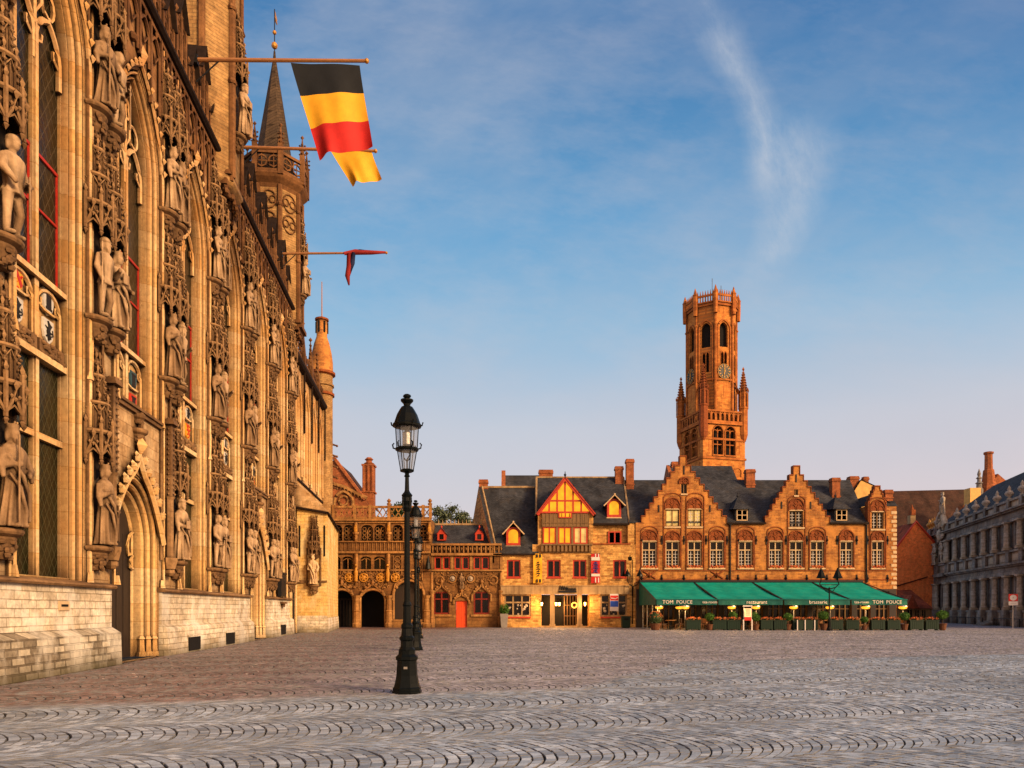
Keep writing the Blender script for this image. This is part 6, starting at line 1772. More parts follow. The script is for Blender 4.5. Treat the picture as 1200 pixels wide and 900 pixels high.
# no entry sign
X, Y = (1187-600)/850*63, 63
so = thing('road_sign', 'red and white square road sign with white plate on a thin post', 'road sign', (X,Y,0), R(-12))
k = 63/850
b = MB(); b.tube([(0,0,0),(0,0,2.9)], .04, 8); b.frust(0,0,0,.05,.12,.1,8); b.build('post', M['steel'], so)
z0 = 1.65+(714-704.5)*k
b = MB(); b.box(-.36,.36,-.07,-.05,z0,z0+.62); b.build('red_panel', M['signred'], so)
b = MB(); b.prism([(.27*math.cos(q*PI/12),z0+.30+.25*math.sin(q*PI/12)) for q in range(24)], -.078,-.072); b.build('white_disc', M['signwhite'], so)
b = MB(); b.box(-.05,.05,-.084,-.08,z0+.24,z0+.38); b.build('symbol', M['steel'], so)
b = MB(); b.box(-.36,.36,-.07,-.05,z0-.36,z0-.02); b.build('white_plate', M['signwhite'], so)
b = MB(); b.box(-.2,.2,-.075,-.07,z0-.22,z0-.18); b.build('plate_line', M['steel'], so)

# ------------------------------------------------------------------ awnings
ya, yb_ = 65.85, 58.2
za_, zb_ = 4.12, 2.42
def awn(px0, px1, txts, label, endl=False, endr=False):
    k = 66/850; x0, x1 = (px0-600)*k, (px1-600)*k
    o = thing('awning', label, 'awning', ((x0+x1)/2, ya, 0), 0, 'green awnings along the brick front')
    w = (x1-x0)/2
    c = MB(); n = 14
    vs = []; fs = []
    for j in range(n+1):
        t = j/n
        for i in range(13):
            s_ = i/12; vs.append((-w+.06+(2*w-.12)*s_, (yb_-ya)*t, za_+(zb_-za_)*t-.10*math.sin(PI*t)-.03*math.sin(PI*t)*math.cos(s_*2*PI*3)))
    for j in range(n):
        for i in range(12): fs.append((j*13+i,j*13+i+1,(j+1)*13+i+1,(j+1)*13+i))
    c.add(vs, fs); c.build('canopy', M['awning'], o, True)
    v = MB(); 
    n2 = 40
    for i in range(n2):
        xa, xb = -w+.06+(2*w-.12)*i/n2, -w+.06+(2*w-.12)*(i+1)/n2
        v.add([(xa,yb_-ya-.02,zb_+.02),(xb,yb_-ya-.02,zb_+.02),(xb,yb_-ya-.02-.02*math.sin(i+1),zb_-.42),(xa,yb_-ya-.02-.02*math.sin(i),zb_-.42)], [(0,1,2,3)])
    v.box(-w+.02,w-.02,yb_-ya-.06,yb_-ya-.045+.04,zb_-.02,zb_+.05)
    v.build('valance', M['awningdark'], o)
    for txt, pxc, size in txts:
        me = text_mesh(txt, size, .004); me.materials.append(M['signwhite'])
        q = link('lettering', me, o); q.rotation_euler = (PI/2,0,0); q.location = ((pxc-600)*58.1/850-(x0+x1)/2, yb_-ya-.075, zb_-.2)
    f = MB(); f.box(-w,w,-.25,.12,za_-.02,za_+.16)
    for s_ in (-1,1): f.tube([(s_*(w-.03),0,za_-.02),(s_*(w-.03),yb_-ya,zb_-.02)], .05, 5)
    for s_ in (-.6,.6): f.tube([(s_*w,-.1,za_-.3),(s_*w*.7,-3.6,za_-1.3),(s_*w,yb_-ya+.1,zb_-.05)], .04, 5)
    f.build('frame', M['black_paint'], o)
    for e, s_ in ((endl,-1),(endr,1)):
        if e:
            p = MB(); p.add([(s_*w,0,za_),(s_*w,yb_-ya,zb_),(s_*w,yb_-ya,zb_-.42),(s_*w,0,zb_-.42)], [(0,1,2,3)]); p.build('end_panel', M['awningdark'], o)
    return o
awn(748.5,812.5, [('TOM  POUCE',794,.40),('tea-room',832,.31)], 'green awning lettered TOM POUCE and tea-room at the left end', endl=True)
awn(812.5,880.5, [('restaurant',887,.40)], 'green awning lettered restaurant, second from the left')
awn(880.5,950, [('brasserie',959,.40)], 'green awning lettered brasserie, behind the double lamp post')
awn(950,1009, [('tea-room',1010,.31),('TOM  POUCE',1040,.39)], 'green awning ending with TOM POUCE at the right end')
# front support poles of the awning at the left
for i,(px,yy) in enumerate(((753.5,64.5),(758.5,62.5),(764.5,60.5),(770.5,58.4))):
    o = thing('awning_post', 'thin pale awning post, %s of the four at the left end' % ('rearmost','second from the rear','third from the rear','foremost')[i], 'post', ((px-600)*yy/850, yy, 0), 0, 'posts below the left awning')
    zt = za_+(zb_-za_)*(ya-yy)/(ya-yb_)-.15
    MB().tube([(0,0,0),(0,0,zt)], .045, 8).build('tube', M['steel'], o); MB().frust(0,0,0,.05,.14,.12,10).build('foot', M['steel'], o)

# ------------------------------------------------------------------ terrace furniture
YT = 57.0; kT = YT/850
def TX(px): return (px-600)*kT
rnd = random.Random(77)
# planter boxes
pbx = None
def planter_proto():
    o = thing('planter_box', '', 'planter', (0,0,0), 0, 'dark green planter boxes along the terrace')
    b = MB(); b.box(-.5,.5,-.22,.22,.08,.74)
    for k in range(6): b.box(-.48+k*.16,-.36+k*.16,-.235,-.22,.1,.72)
    b.box(-.53,.53,-.25,.25,.74,.80); b.box(-.46,-.36,-.2,.2,0,.08); b.box(.36,.46,-.2,.2,0,.08)
    b.build('box', M['green_box'], o)
    f = MB(); r_ = random.Random(3)
    for k in range(7): leafcloud(f, (-.42+.14*k,0,.86), .14, 34, .05, r_, .2)
    f.build('leaves', M['leafd'], o)
    f = MB()
    for k in range(60): f.octa((r_.uniform(-.5,.5), r_.uniform(-.22,.2), r_.uniform(.84,1.04)), r_.uniform(.025,.05))
    f.build('flowers', M['flower'], o)
    return o
boxes = [(812,18,'left end, right of the white heater pole'),(842.5,17,'directly right of the first clipped bush'),(859.5,17,'left of the lit menu stand'),(897.5,15,'right of the lit menu stand'),(913.5,16,'left of the bush under the third awning'),
         (935,15,'right of the bush under the third awning'),(950,15,'left of the double lamp post'),(979,16,'just right of the double lamp post'),(998,16,'middle of the right awning'),(1027.5,17,'under the right TOM POUCE lettering'),(1046,16,'left of the bush at the right awning end'),(1072.5,17,'beyond the awning end, left one'),(1091,16,'beyond the awning end, next to the dark bush')]
for i, (px, wd, lab) in enumerate(boxes):
    o = planter_proto() if i == 0 else dup(pbx, rotz=0)
    if i == 0: pbx = o
    o.location = (TX(px), YT, 0); o.scale = (wd*kT/1.06,1,1); o.rotation_euler = (0,0,rnd.uniform(-.04,.04))
    o['label'] = 'dark green planter box, %s' % lab
tb = None
def topiary_proto():
    o = thing('topiary_bush', '', 'topiary', (0,0,0), 0, 'clipped round bushes along the terrace')
    b = MB(); b.lathe([(.16,0),(.20,.05),(.26,.40),(.29,.42),(.29,.47),(.22,.47)], 0,0,12); b.build('pot', M['terracotta'], o)
    MB().tube([(0,0,.4),(0,0,1.0)], .035, 6).build('stem', M['bark'], o)
    f = MB(); leafcloud(f, (0,0,1.05), .36, 900, .055, random.Random(6), .82, (1,1,.82)); f.ball((0,0,1.05), .31, 12, 8, (1,1,.82)); f.build('foliage', M['leafg'], o)
    return o
bush = [(831.5,0,1.0,'left of the second awning lettering'),(863,.35,.9,'raised behind the planters left of the menu stand'),(888.5,.40,.85,'upper of the two right of the menu stand'),(885.5,0,.95,'lower of the two right of the menu stand'),(923,0,1.0,'below the third awning'),(965,0,1.1,'at the foot of the double lamp post'),(1012.5,.0,.8,'between the planters below the fourth awning'),(1059.5,.0,1.05,'at the right end of the awnings'),(1104,.0,1.15,'at the far right end of the terrace row')]
for i, (px, dz, sc, lab) in enumerate(bush):
    o = topiary_proto() if i == 0 else dup(tb)
    if i == 0: tb = o
    o.location = (TX(px), YT+(.9 if dz else -.05), 0); o.scale = (sc,sc,sc*(1+dz*.6)); o.rotation_euler = (0,0,i*1.3)
    o['label'] = 'round clipped green bush in a pot, %s' % lab
# flower pot at the left
o = thing('flower_pot', 'large round plant with reddish flowers in terracotta pot at the left awning corner', 'potted plant', ((768-600)*57.6/850, 57.6, 0))
b = MB(); b.lathe([(.28,0),(.32,.04),(.42,.42),(.46,.44),(.46,.52),(.36,.52)],0,0,14); b.build('pot', M['terracotta'], o)
f = MB(); leafcloud(f,(0,0,.95),.55,900,.07,random.Random(8),.5); f.ball((0,0,.95),.42,10,8); f.build('foliage', M['leafd'], o)
f = MB(); 
for k in range(70):
    a = rnd.uniform(0,6.3); e = rnd.uniform(.1,1.4); f.octa((.55*math.cos(a)*math.cos(e),.55*math.sin(a)*math.cos(e),.95+.55*math.sin(e)), .045)
f.build('flowers', M['flower'], o)
# patio heaters
hp_ = None
def heater_proto():
    o = thing('patio_heater', '', 'heater', (0,0,0), 0, 'glowing patio heaters under the awnings')
    b = MB(); b.lathe([(.28,0),(.28,.05),(.10,.1),(.04,.14),(.035,1.55)],0,0,10); b.build('pole', M['steel'], o)
    b = MB(); b.lathe([(.08,1.66),(.27,1.70),(.32,1.78),(.31,1.86),(.05,1.88)],0,0,12); b.build('lamp_head', M['heatglow'], o)
    b = MB(); b.lathe([(.36,1.87),(.34,1.93),(.05,1.99)],0,0,12); b.build('cap', M['steel'], o)
    return o
hts = [(772.5,58.6,'leftmost, behind the flower pot'),(796,62,'small one farther back under the first awning'),(803,57.6,'on the white pole under the first awning'),(857.5,58.5,'left of the menu stand'),(886,58.5,'right of the menu stand'),(930,58.5,'left of the brasserie lettering'),(972.5,58.5,'right of the double lamp post'),(1014.5,58.5,'under the fourth awning'),(1058,58.5,'at the right end of the awnings')]
for i, (px, yy, lab) in enumerate(hts):
    o = heater_proto() if i == 0 else dup(hp_)
    if i == 0: hp_ = o
    o.location = ((px-600)*yy/850, yy, .0); o['label'] = 'glowing amber patio heater, %s' % lab
    l = bpy.data.lights.new('heater_light', 'POINT'); l.energy = 45; l.color = (1,.52,.16); l.shadow_soft_size = .2
    lo = bpy.data.objects.new('heater_light', l); C.objects.link(lo); lo.location = (0,-.42,1.7); lo.parent = o
# menu stand
o = thing('menu_stand', 'lit cream and red menu board on two white legs between planters', 'menu board', (TX(874.5), YT-.35, 0))
for x in (-.33,.33): MB().box(x-.045,x+.045,-.04,.04,0,.85).build('leg', M['signwhite'], o)
b = MB(); b.box(-.26,.26,-.05,.05,1.05,1.72); b.build('panel', M['menu'], o)
b = MB(); b.box(-.27,.27,-.055,.045,.78,1.045); b.build('red_panel', M['signred'], o)
b = MB()
for z in (1.62,1.54,1.46,1.36,1.28,1.18): b.box(-.16,.16,-.056,-.05,z,z+.025)
b.build('menu_lines', M['redpaint'], o)
b = MB(); b.box(-.36,.36,-.03,.03,1.86,1.96); b.tube([(-.3,0,.8),(-.3,0,1.9)],.02,4); b.tube([(.3,0,.8),(.3,0,1.9)],.02,4); b.build('header', M['signwhite'], o)
# two white legged barrier at the third awning
o = thing('low_barrier', 'low dark barrier with white uprights between the planters under the third awning', 'barrier', (TX(943), YT-.45, 0))
b = MB()
for x in (-.75,-.15,.6): MB().box(x-.035,x+.035,-.03,.03,0,.82).build('upright', M['signwhite'], o)
b = MB(); b.box(-.8,.7,.032,.05,.08,.75); b.build('panel', M['green_box'], o)
# chairs and tables
chp = None
def chair_proto(sm='rattan'):
    o = thing('cafe_chair', '', 'chair', (0,0,0), 0, 'cafe chairs on the terrace')
    b = MB(); b.tbox(-.22,.22,-.22,.22,.42,.47,.01,.01); b.build('seat', M[sm], o)
    b = MB(); b.loops([[(-.22,.20,z),(0,.26,z),(.22,.20,z),(.22,.23,z),(0,.29,z),(-.22,.23,z)] for z in (.55,.92)], True, True); b.build('backrest', M[sm], o)
    for x,y in ((-.2,-.2),(.2,-.2),(-.2,.2),(.2,.2)):
        q = MB(); q.tube([(x*1.1,y*1.15,0),(x,y,.43),(x,y+(.02 if y>0 else 0),.9 if y>0 else .44)], .018, 5); q.build('leg', M['wood'], o)
    return o
tbp = None
def table_proto():
    o = thing('cafe_table', '', 'table', (0,0,0), 0, 'small cafe tables on the terrace')
    b = MB(); b.lathe([(.40,.72),(.42,.735),(.42,.755),(.40,.765)],0,0,18); b.build('tabletop', M['wood'], o)
    b = MB(); b.lathe([(.05,.05),(.03,.12),(.03,.72)],0,0,8); 
    for k_ in range(4): b.tube([(0,0,.10),(.28*math.cos(k_*PI/2),.28*math.sin(k_*PI/2),.02)], .025, 5)
    b.build('leg', M['black_paint'], o)
    return o
ci = ti = 0
for i in range(13):
    px = 786+i*22.5
    for row in range(2):
        yy = 58.6+row*2.6; x = (px-600)*yy/850+rnd.uniform(-.15,.15)
        o = table_proto() if tbp is None else dup(tbp)
        tbp = tbp or o; o.location = (x,yy,0)
        o['label'] = 'small round cafe table on the shaded terrace behind the planters'
        for s_ in (-1,1):
            c = chair_proto() if chp is None else dup(chp)
            chp = chp or c; c.location = (x+s_*.62, yy+rnd.uniform(-.15,.15), 0); c.rotation_euler = (0,0,-s_*PI/2+rnd.uniform(-.4,.4))
            c['label'] = 'dark rattan cafe chair at a small table on the shaded terrace'
wch = None
for i, px in enumerate((825.5,828,919.5,922.5,959,962.5,1010,1018,1056,1063,1081.5,884.5,987.5,1037)):
    c = chair_proto('wood') if wch is None else dup(wch)
    wch = wch or c
    c.location = (TX(px), YT+.25+rnd.uniform(.0,.4), 0); c.rotation_euler = (0,0,rnd.uniform(-.8,.8)+(PI if i%2 else 0))
    c['label'] = 'light wooden cafe chair standing in a gap between the green planters'; c['group'] = 'wooden chairs between the planters'
# ------------------------------------------------------------------ street lamps
def lamp_proto():
    o = thing('street_lamp', 'near dark iron street lamp with a tall glass lantern on a flared base', 'street lamp', (-2.07,14.3,0), 0, 'iron street lamps in a row on the square')
    n = 8
    b = MB(); b.lathe([(.30,0),(.30,.05),(.285,.06),(.285,.11),(.265,.13),(.245,.20),(.215,.36),(.20,.60),(.20,.66),(.225,.68),(.225,.74),(.20,.76),(.17,.79),(.17,.86)],0,0,n,PI/8); b.build('base', M['iron'], o)
    b = MB(); b.lathe([(.16,.84),(.165,.88),(.13,.93),(.125,1.05),(.15,1.08),(.155,1.12),(.12,1.16),(.105,1.30),(.12,1.33),(.12,1.37),(.085,1.42),(.08,1.75),(.095,1.78),(.07,1.84)],0,0,12)
    b.lathe([(.062,1.8),(.055,3.66),(.075,3.68),(.10,3.74),(.075,3.80),(.105,3.87),(.09,3.95),(.11,4.0),(.06,4.06),(.045,4.1),(.038,4.36),(.06,4.38),(.04,4.42),(.055,4.47)],0,0,12)
    for k in range(4):
        a = k*PI/2+PI/4; b.tube([(.06*math.cos(a),.06*math.sin(a),4.02),(.10*math.cos(a),.10*math.sin(a),3.95),(.09*math.cos(a),.09*math.sin(a),3.72)], .02, 5)
    b.build('shaft', M['iron'], o)
    l = MB(); n = 6
    l.lathe([(.05,4.45),(.13,4.47),(.14,4.50),(.12,4.52)],0,0,n)
    for k in range(n):
        a = 2*PI*k/n; ca, sa = math.cos(a), math.sin(a)
        l.tube([(.125*ca,.125*sa,4.5),(.19*ca,.19*sa,4.90)], .011, 4)
        l.tube([(.20*ca,.20*sa,4.93),(.225*ca,.225*sa,5.37)], .012, 4)
        l.tube([(.21*ca,.21*sa,4.93),(.27*ca,.27*sa,4.95),(.285*ca,.285*sa,5.02),(.255*ca,.255*sa,5.05)], .016, 5)
        l.tube([(.24*ca,.24*sa,5.40),(.30*ca,.30*sa,5.41),(.315*ca,.315*sa,5.47)], .016, 5)
    l.lathe([(.19,4.89),(.225,4.90),(.235,4.94),(.20,4.955)],0,0,12)
    l.tube([(0,0,4.5),(0,0,4.72),(.06,0,4.82),(0,0,4.9)], .015, 5); l.tube([(-.06,0,4.75),(0,0,4.68),(.06,0,4.75)], .014, 5)
    l.build('lantern_frame', M['iron'], o)
    c = MB(); c.lathe([(.225,5.36),(.285,5.38),(.29,5.42),(.265,5.44),(.245,5.50),(.205,5.62),(.15,5.72),(.11,5.78),(.065,5.80),(.07,5.84),(.125,5.90),(.125,5.93),(.05,5.94)],0,0,12); c.ball((0,0,6.0),.055,8,6,(1.5,1.1,.9)); c.build('lantern_cap', M['iron'], o)
    g = MB(); g.lathe([(.12,4.51),(.185,4.89)],0,0,n); g.lathe([(.198,4.955),(.222,5.36)],0,0,n); g.build('lantern_glass', M['lglass'], o)
    f = MB(); f.lathe([(.05,4.96),(.09,5.02),(.09,5.25),(.05,5.3)],0,0,8); f.build('bulb_housing', M['steel'], o)
    return o
lp = lamp_proto()
dup(lp, (-3.88,29.2,0), .3, 'middle dark iron street lamp partly hidden behind the near one')
dup(lp, (-5.30,41.0,0), .7, 'farthest dark iron street lamp just right of the near one')
st_ = MB(); st_.box(-.035,.035,-.212,-.19,.50,.545); st_.build('sticker', M['greypot'], lp)
lp.scale = (1,1,.975)
# double lamp in front of the awning
o = thing('double_street_lamp', 'dark street lamp with two bell lanterns in front of the green awnings', 'street lamp', (TX(966), YT-.9, 0))
b = MB(); b.lathe([(.22,0),(.22,.1),(.14,.3),(.10,.9),(.06,1.0),(.05,3.2),(.09,3.25),(.05,3.35)],0,0,10); b.build('shaft', M['iron'], o)
b = MB()
for s_ in (-1,1): b.tube([(0,0,3.2),(s_*.5,0,3.35),(s_*.75,0,3.6),(s_*.65,0,3.85),(s_*.64,0,4.1)], .045, 6); b.tube([(0,0,2.9),(s_*.3,0,3.05),(s_*.45,0,3.3)], .03, 5)
b.tube([(-.75,0,3.55),(.75,0,3.55)], .03, 5); b.build('arms', M['iron'], o)
for s_ in (-1,1):
    q = MB(); q.lathe([(.34,4.05),(.36,4.10),(.28,4.25),(.17,4.55),(.09,4.70),(.04,4.85)], s_*.64, 0, 10); q.build('lantern', M['iron'], o)

# ------------------------------------------------------------------ ground
def ground_mat(name, near):
    t = NT(name)
    o = t.sep()
    a = R(17); ca, sa = math.cos(a), math.sin(a)
    tt = t.math('SUBTRACT', t.math('MULTIPLY', o[1], ca), t.math('MULTIPLY', o[0], sa))
    ss = t.math('ADD', t.math('MULTIPLY', o[0], ca), t.math('MULTIPLY', o[1], sa))
    n1 = t.noise(.35, 4, .6)
    brd = t.math('ADD', 13.7, t.ramp(t.math('MULTIPLY_ADD', ss, .125, -.35), [(0.0,0.0),(1.0,1.0)]) if False else t.math('MULTIPLY', t.math('MULTIPLY_ADD', ss, .16, -.9, True), 6.2))
    pink = t.math('MULTIPLY', t.math('SUBTRACT', t.math('ADD', tt, t.math('MULTIPLY_ADD', n1, .8, -.4)), brd), 1.5, clamp=True)
    g = t.n('ShaderNodeNewGeometry').outputs['Random Per Island'] if near else t.noise(9, 2, .5, sc=(1,.5,1))
    grey = t.ramp(g, [(0.0,(.17,.21,.255)),(.35,(.285,.345,.405)),(.7,(.375,.445,.51)),(1.0,(.50,.56,.60))])
    pnk = t.ramp(g, [(0.0,(.18,.16,.165)),(.35,(.30,.27,.28)),(.75,(.39,.36,.37)),(1.0,(.52,.475,.48))])
    # redder paving near the left facade
    lw = t.math('MULTIPLY', t.math('MULTIPLY_ADD', o[0], -.22, -.35, True), pink)
    pnk = t.mix(t.math('MULTIPLY', lw, .92), pnk, t.ramp(g, [(0.0,(.10,.056,.046)),(.5,(.20,.118,.10)),(1.0,(.32,.21,.18))]))
    col = t.mix(pink, grey, pnk)
    big = t.noise(.22, 5, .6)
    col = t.mix(1.0, col, t.ramp(big, [(.3,.68),(.7,1.28)]), 'MULTIPLY')
    col = t.mix(1.0, col, t.ramp(t.noise(1.1, 5, .65), [(.32,.72),(.66,1.2)]), 'MULTIPLY')
    col = t.mix(t.math('MULTIPLY', t.ramp(t.noise(.6, 5, .7), [(.60,0.0),(.70,1.0)]), .35), col, (.10,.085,.06))
    fine = t.noise(40, 4, .65)
    col = t.mix(1.0, col, t.ramp(fine, [(.3,.75),(.7,1.2)]), 'MULTIPLY')
    if not near:
        vo = t.n('ShaderNodeTexVoronoi', feature='DISTANCE_TO_EDGE'); vo.inputs['Scale'].default_value = 5.2; t.l(t.obj(), vo.inputs['Vector'])
        dj = t.ramp(vo.outputs['Distance'], [(.0,0.30),(.12,1.0)])
        rows = t.ramp(t.noise(2.4, 3, .6, sc=(.35,1.6,1)), [(.35,.68),(.65,1.22)])
        col = t.mix(1.0, t.mix(1.0, col, dj, 'MULTIPLY'), rows, 'MULTIPLY')
        t.bump(t.math('ADD', t.ramp(vo.outputs['Distance'], [(0,0.0),(.25,1.0)]), t.math('MULTIPLY', rows, .6)), .8, .03)
        return t.fin(col, .62, .35)
    t.bump(fine, .35, .006)
    return t.fin(col, .58, .4)
gmat = ground_mat('far_cobbles', False); smat = ground_mat('cobble_setts', True)
# joint bed and far paving: one sheet out to the horizon with a finer middle
gd = MB(); S = 900
gd.add([(-S,-60,-.030),(S,-60,-.030),(S,1500,-.030),(-S,1500,-.030)], [(0,1,2,3)])
mj = plain('joint_sand', (.016,.014,.010), .95, .5, 6, bumps=.3)
def bed_mat():
    t = NT('paving_bed')
    return t
o = gd.build('ground', mj); tag(o, kind='structure')
YN = 60.0
fp = MB()
fp.add([(-60,YN-1.2,-.004),(120,YN-1.2,-.004),(120,190,-.004),(-60,190,-.004)], [(0,1,2,3)])
o = fp.build('far_paving', gmat); tag(o, kind='structure')
# real setts laid in segmental arcs
M['settrim'] = plain('sett_edges', (.15,.152,.155), .9, .5, 3, bumps=.2)
def setts():
    rnd = random.Random(2)
    a = R(17); ca, sa = math.cos(a), math.sin(a)
    W = 2.3; r_ = .135; sag = .62; RR = (W*W/4+sag*sag)/(2*sag)
    def off_(t_): return math.sqrt(max(0, RR*RR-(t_-W/2)**2))-(RR-sag)
    vs = []; fs = []; mi = []
    for band in range(-22, 28):
        t0 = band*W; bo = rnd.uniform(-.3,.3); bs = rnd.uniform(.86,1.14); br_ = rnd.uniform(.94,1.08)
        nrow = int(100/r_)
        flat = band in (6,)                          # straight coursed strip
        nst = 17
        for k in range(-330, 600):
            s0 = k*r_*br_+bo+rnd.uniform(-.012,.012)
            # quick reject
            off = rnd.random()*.4
            cuts = [0]; 
            while cuts[-1] < W-.10: cuts.append(min(W, cuts[-1]+rnd.uniform(.10,.165)))
            if W-cuts[-1] > 0: cuts[-1] = W
            for q in range(len(cuts)-1):
                ta, tb = cuts[q]+.004, cuts[q+1]-.004
                tm = (ta+tb)/2
                sm = s0+off_(tm)*bs
                X = sm*ca-(t0+tm)*sa; Y = sm*sa+(t0+tm)*ca
                if Y < 5.2 or Y > YN or abs(X) > .75*Y+.6: continue
                if Y > 9.5 and X < FX0-K*Y+.2: continue
                h = rnd.uniform(-.003,.003)+.007*math.sin(X*.9+1.3*math.sin(Y*.5))*math.sin(Y*.8); tilt1 = rnd.uniform(-.003,.003); tilt2 = rnd.uniform(-.003,.003)
                pts = []
                j = .0035+rnd.uniform(0,.004)
                for (u, t_) in ((j,ta),(r_-j,ta),(r_-j,tb),(j,tb)):
                    s_ = s0+u*br_+off_(t_)*bs+.03*math.sin(t_*3+band)*math.sin(s0*.35+band)+rnd.uniform(-.008,.008)
                    tt = t0+t_+rnd.uniform(-.004,.004)
                    pts.append((s_*ca-tt*sa, s_*sa+tt*ca))
                cx = sum(p[0] for p in pts)/4; cy = sum(p[1] for p in pts)/4
                o_ = len(vs)
                for p in pts: vs.append((p[0],p[1],-.03))
                for p in pts: vs.append((p[0],p[1],-.012+h))
                for i,p in enumerate(pts): vs.append((cx+(p[0]-cx)*.89, cy+(p[1]-cy)*.89, -.004+h+(tilt1 if i in (0,1) else -tilt1)+(tilt2 if i in (1,2) else -tilt2)))
                for i in range(4):
                    i2 = (i+1)%4
                    fs.append((o_+i,o_+i2,o_+4+i2,o_+4+i)); fs.append((o_+4+i,o_+4+i2,o_+8+i2,o_+8+i)); mi += [1, 1]
                fs.append((o_+8,o_+9,o_+10,o_+11)); mi.append(0)
    me = bpy.data.meshes.new('paving_setts'); me.from_pydata(vs, [], fs); me.materials.append(smat); me.materials.append(M['settrim']); me.polygons.foreach_set('material_index', mi)
    me.update()
    print('setts', len(vs)//12)
    return link('paving_setts', me)
tag(setts(), kind='structure')
# a few scraps on the paving near the wall
rnd = random.Random(5)
lf = MB()
for k in range(26):
    Y = rnd.uniform(17,24); X = rnd.uniform(-10.5,-6.5)+.0; s_ = rnd.uniform(.03,.08); a = rnd.uniform(0,3)
    if X < FX0-K*Y+.8: continue
    lf.add([(X-s_*math.cos(a),Y-s_*math.sin(a),.012),(X+s_*.5*math.sin(a),Y-s_*.5*math.cos(a),.016),(X+s_*math.cos(a),Y+s_*math.sin(a),.02),(X-s_*.5*math.sin(a),Y+s_*.5*math.cos(a),.014)], [(0,1,2,3)])
tag(lf.build('litter', M['signwhite']), 'pale scraps scattered on the red paving below the facade', 'litter', kind='stuff')

# ------------------------------------------------------------------ sky, sun, camera
wd = bpy.data.worlds.new('World'); scene.world = wd; wd.use_nodes = True
nt = wd.node_tree; nt.nodes.clear()
class WT(NT):
    def __init__(s, t): s.t = t; s.co = None
t = WT(nt)
out = t.n('ShaderNodeOutputWorld'); bg = t.n('ShaderNodeBackground')
nt.links.new(bg.outputs[0], out.inputs[0])
sky = t.n('ShaderNodeTexSky', sky_type='NISHITA'); sky.sun_disc = False
SUN = Vector((.74,-.60,.38)).normalized()
sky.sun_elevation = math.asin(SUN.z); sky.sun_rotation = math.atan2(SUN.x, SUN.y)
sky.air_density = 1.2; sky.dust_density = 2.0
d = t.n('ShaderNodeTexCoord').outputs['Generated']
s3 = t.sep(d)
el = s3[2]
gr = t.ramp(el, [(0.0,(.84,.69,.67)),(.12,(.74,.66,.69)),(.24,(.60,.64,.73)),(.36,(.30,.53,.75)),(.47,(.155,.40,.68)),(.62,(.06,.22,.48)),(1.0,(.06,.17,.42))])
# left part brighter blue, right part deeper at the top
ax_ = t.math('DIVIDE', s3[0], t.math('MAXIMUM', s3[1], .05))     # lateral direction over forward direction
hz = t.math('DIVIDE', s3[2], t.math('MAXIMUM', s3[1], .05))
fwd = t.math('GREATER_THAN', s3[1], .05)
# soft veil of high cloud
veil = t.noise(2.2, 6, .6, vec=t.comb(t.math('MULTIPLY_ADD', ax_, 1.0, t.math('MULTIPLY', hz, -.6)), t.math('MULTIPLY', hz, 1.5), 0.0))
gr = t.mix(t.math('MULTIPLY', t.ramp(veil, [(.40,0.0),(.72,1.0)]), .50), gr, (.56,.58,.66))
veil2 = t.noise(6.5, 6, .65, vec=t.comb(t.math('MULTIPLY_ADD', ax_, 1.0, t.math('MULTIPLY', hz, .8)), t.math('MULTIPLY', hz, 2.2), 3.0))
gr = t.mix(t.math('MULTIPLY', t.ramp(veil2, [(.45,0.0),(.75,1.0)]), .22), gr, (.66,.64,.70))
# cirrus streak: a bent wisp
def streak(x0, k1, k2, w0, w1, z0, z1, den):
    hh = hz
    u = t.math('DIVIDE', t.math('SUBTRACT', hh, z0), z1-z0)            # 0 bottom .. 1 top
    wob = t.math('MULTIPLY_ADD', t.noise(5, 4, .6, vec=t.comb(hz, t.math('MULTIPLY', ax_, .3), 0.0)), .10, -.05)
    cx = t.math('ADD', t.math('ADD', x0, t.math('MULTIPLY', u, k1)), t.math('ADD', t.math('MULTIPLY', t.math('MULTIPLY', u, u), k2), wob))
    wid = t.math('MULTIPLY_ADD', u, w1-w0, w0)
    dd = t.math('DIVIDE', t.math('ABSOLUTE', t.math('SUBTRACT', ax_, cx)), wid)
    core = t.math('SUBTRACT', 1.0, dd, clamp=True)
    fade = t.math('MULTIPLY', t.math('MULTIPLY', u, 5.0, clamp=True), t.math('MULTIPLY', t.math('SUBTRACT', 1.0, u), 4.0, clamp=True))
    fib = t.ramp(t.noise(13, 8, .72, vec=t.comb(t.math('MULTIPLY_ADD', ax_, 2.2, t.math('MULTIPLY', hz, .9)), t.math('MULTIPLY_ADD', hz, .9, t.math('MULTIPLY', ax_, -.6)), 0.0)), [(.30,.25),(.70,1.0)])
    return t.math('MULTIPLY', t.math('MULTIPLY', t.math('MULTIPLY', t.math('MULTIPLY', core, fade), fib), den), fwd)
gr = t.mix(t.math('MULTIPLY', t.math('MULTIPLY', t.math('MULTIPLY_ADD', ax_, .9, .05, True), t.math('MULTIPLY_ADD', hz, 2.2, -.9, True)), .85), gr, (.035,.15,.40))
gr = t.mix(t.math('MULTIPLY', t.math('MULTIPLY', t.math('MULTIPLY_ADD', ax_, 1.2, .1, True), t.math('MULTIPLY_ADD', hz, -3.2, 1.1, True)), .55), gr, (.88,.66,.66))
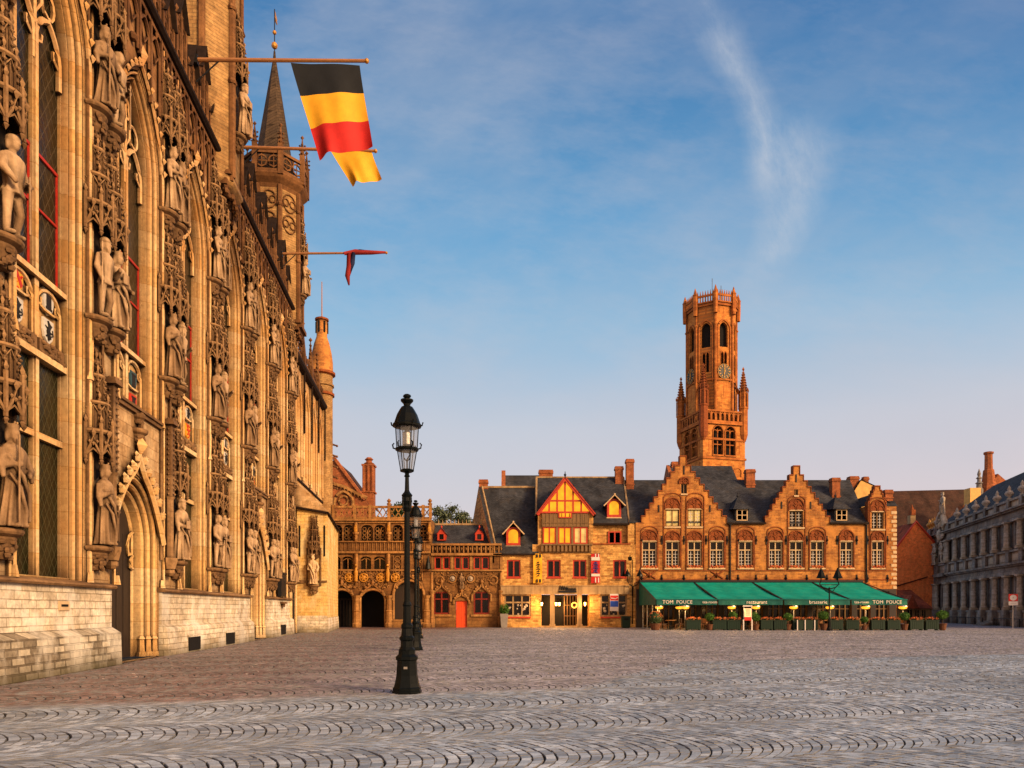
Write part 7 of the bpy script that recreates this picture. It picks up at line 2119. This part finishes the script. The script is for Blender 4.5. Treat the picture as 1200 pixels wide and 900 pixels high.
c1 = streak(.352, .0, -.10, .03, .045, .55, .86, .62)       # upper tail
c2 = streak(.338, .17, -.14, .03, .085, .44, .70, .66)       # wide lower part
gr = t.mix(c1, gr, (.62,.66,.74)); gr = t.mix(c2, gr, (.62,.66,.74))
nsk = t.n('ShaderNodeVectorMath', operation='SCALE'); nsk.inputs['Scale'].default_value = .10
t.l(sky.outputs[0], nsk.inputs[0])
dt = t.n('ShaderNodeVectorMath', operation='DOT_PRODUCT'); t.l(d, dt.inputs[0]); dt.inputs[1].default_value = SUN
lobe = t.math('POWER', t.math('MAXIMUM', dt.outputs['Value'], 0.0), 2.2)
lobe = t.math('MULTIPLY', lobe, t.math('SUBTRACT', 1.0, t.math('MULTIPLY_ADD', s3[1], 2.5, .2, True)))   # dawn glow round the sun, added for warm fill
gr = t.mix(lobe, gr, (1.9,1.15,.72))
beh = t.math('MULTIPLY', t.math('MULTIPLY', s3[1], -1.6, clamp=True), t.math('MULTIPLY_ADD', el, -1.7, 1.0, True))  # warm low sky behind the camera, added to fill front-facing walls
gr = t.mix(t.math('MULTIPLY', beh, .8), gr, (1.7,1.0,.66))
fin = t.mix(.88, nsk.outputs[0], gr)
t.l(fin, bg.inputs['Color']); bg.inputs['Strength'].default_value = 1.0
sl_ = bpy.data.lights.new('sun', 'SUN'); sl_.energy = 4.9; sl_.angle = R(14); sl_.color = (1,.67,.37)
so = bpy.data.objects.new('sun', sl_); C.objects.link(so); so.location = (40,-40,40)
so.rotation_euler = (-SUN).to_track_quat('-Z','Y').to_euler()

cam = bpy.data.cameras.new('camera'); co = bpy.data.objects.new('camera', cam); C.objects.link(co)
co.location = (0,0,1.65); co.rotation_euler = (PI/2,0,0)
cam.sensor_width = 36; cam.lens = 850/1200*36; cam.shift_y = (714-450)/1200; cam.clip_end = 3000; cam.clip_start = .1
scene.camera = co
scene.view_settings.view_transform = 'Standard'; scene.view_settings.look = 'None'; scene.view_settings.exposure = 0; scene.view_settings.gamma = 1
scene.cycles.max_bounces = 5; scene.cycles.transparent_max_bounces = 8
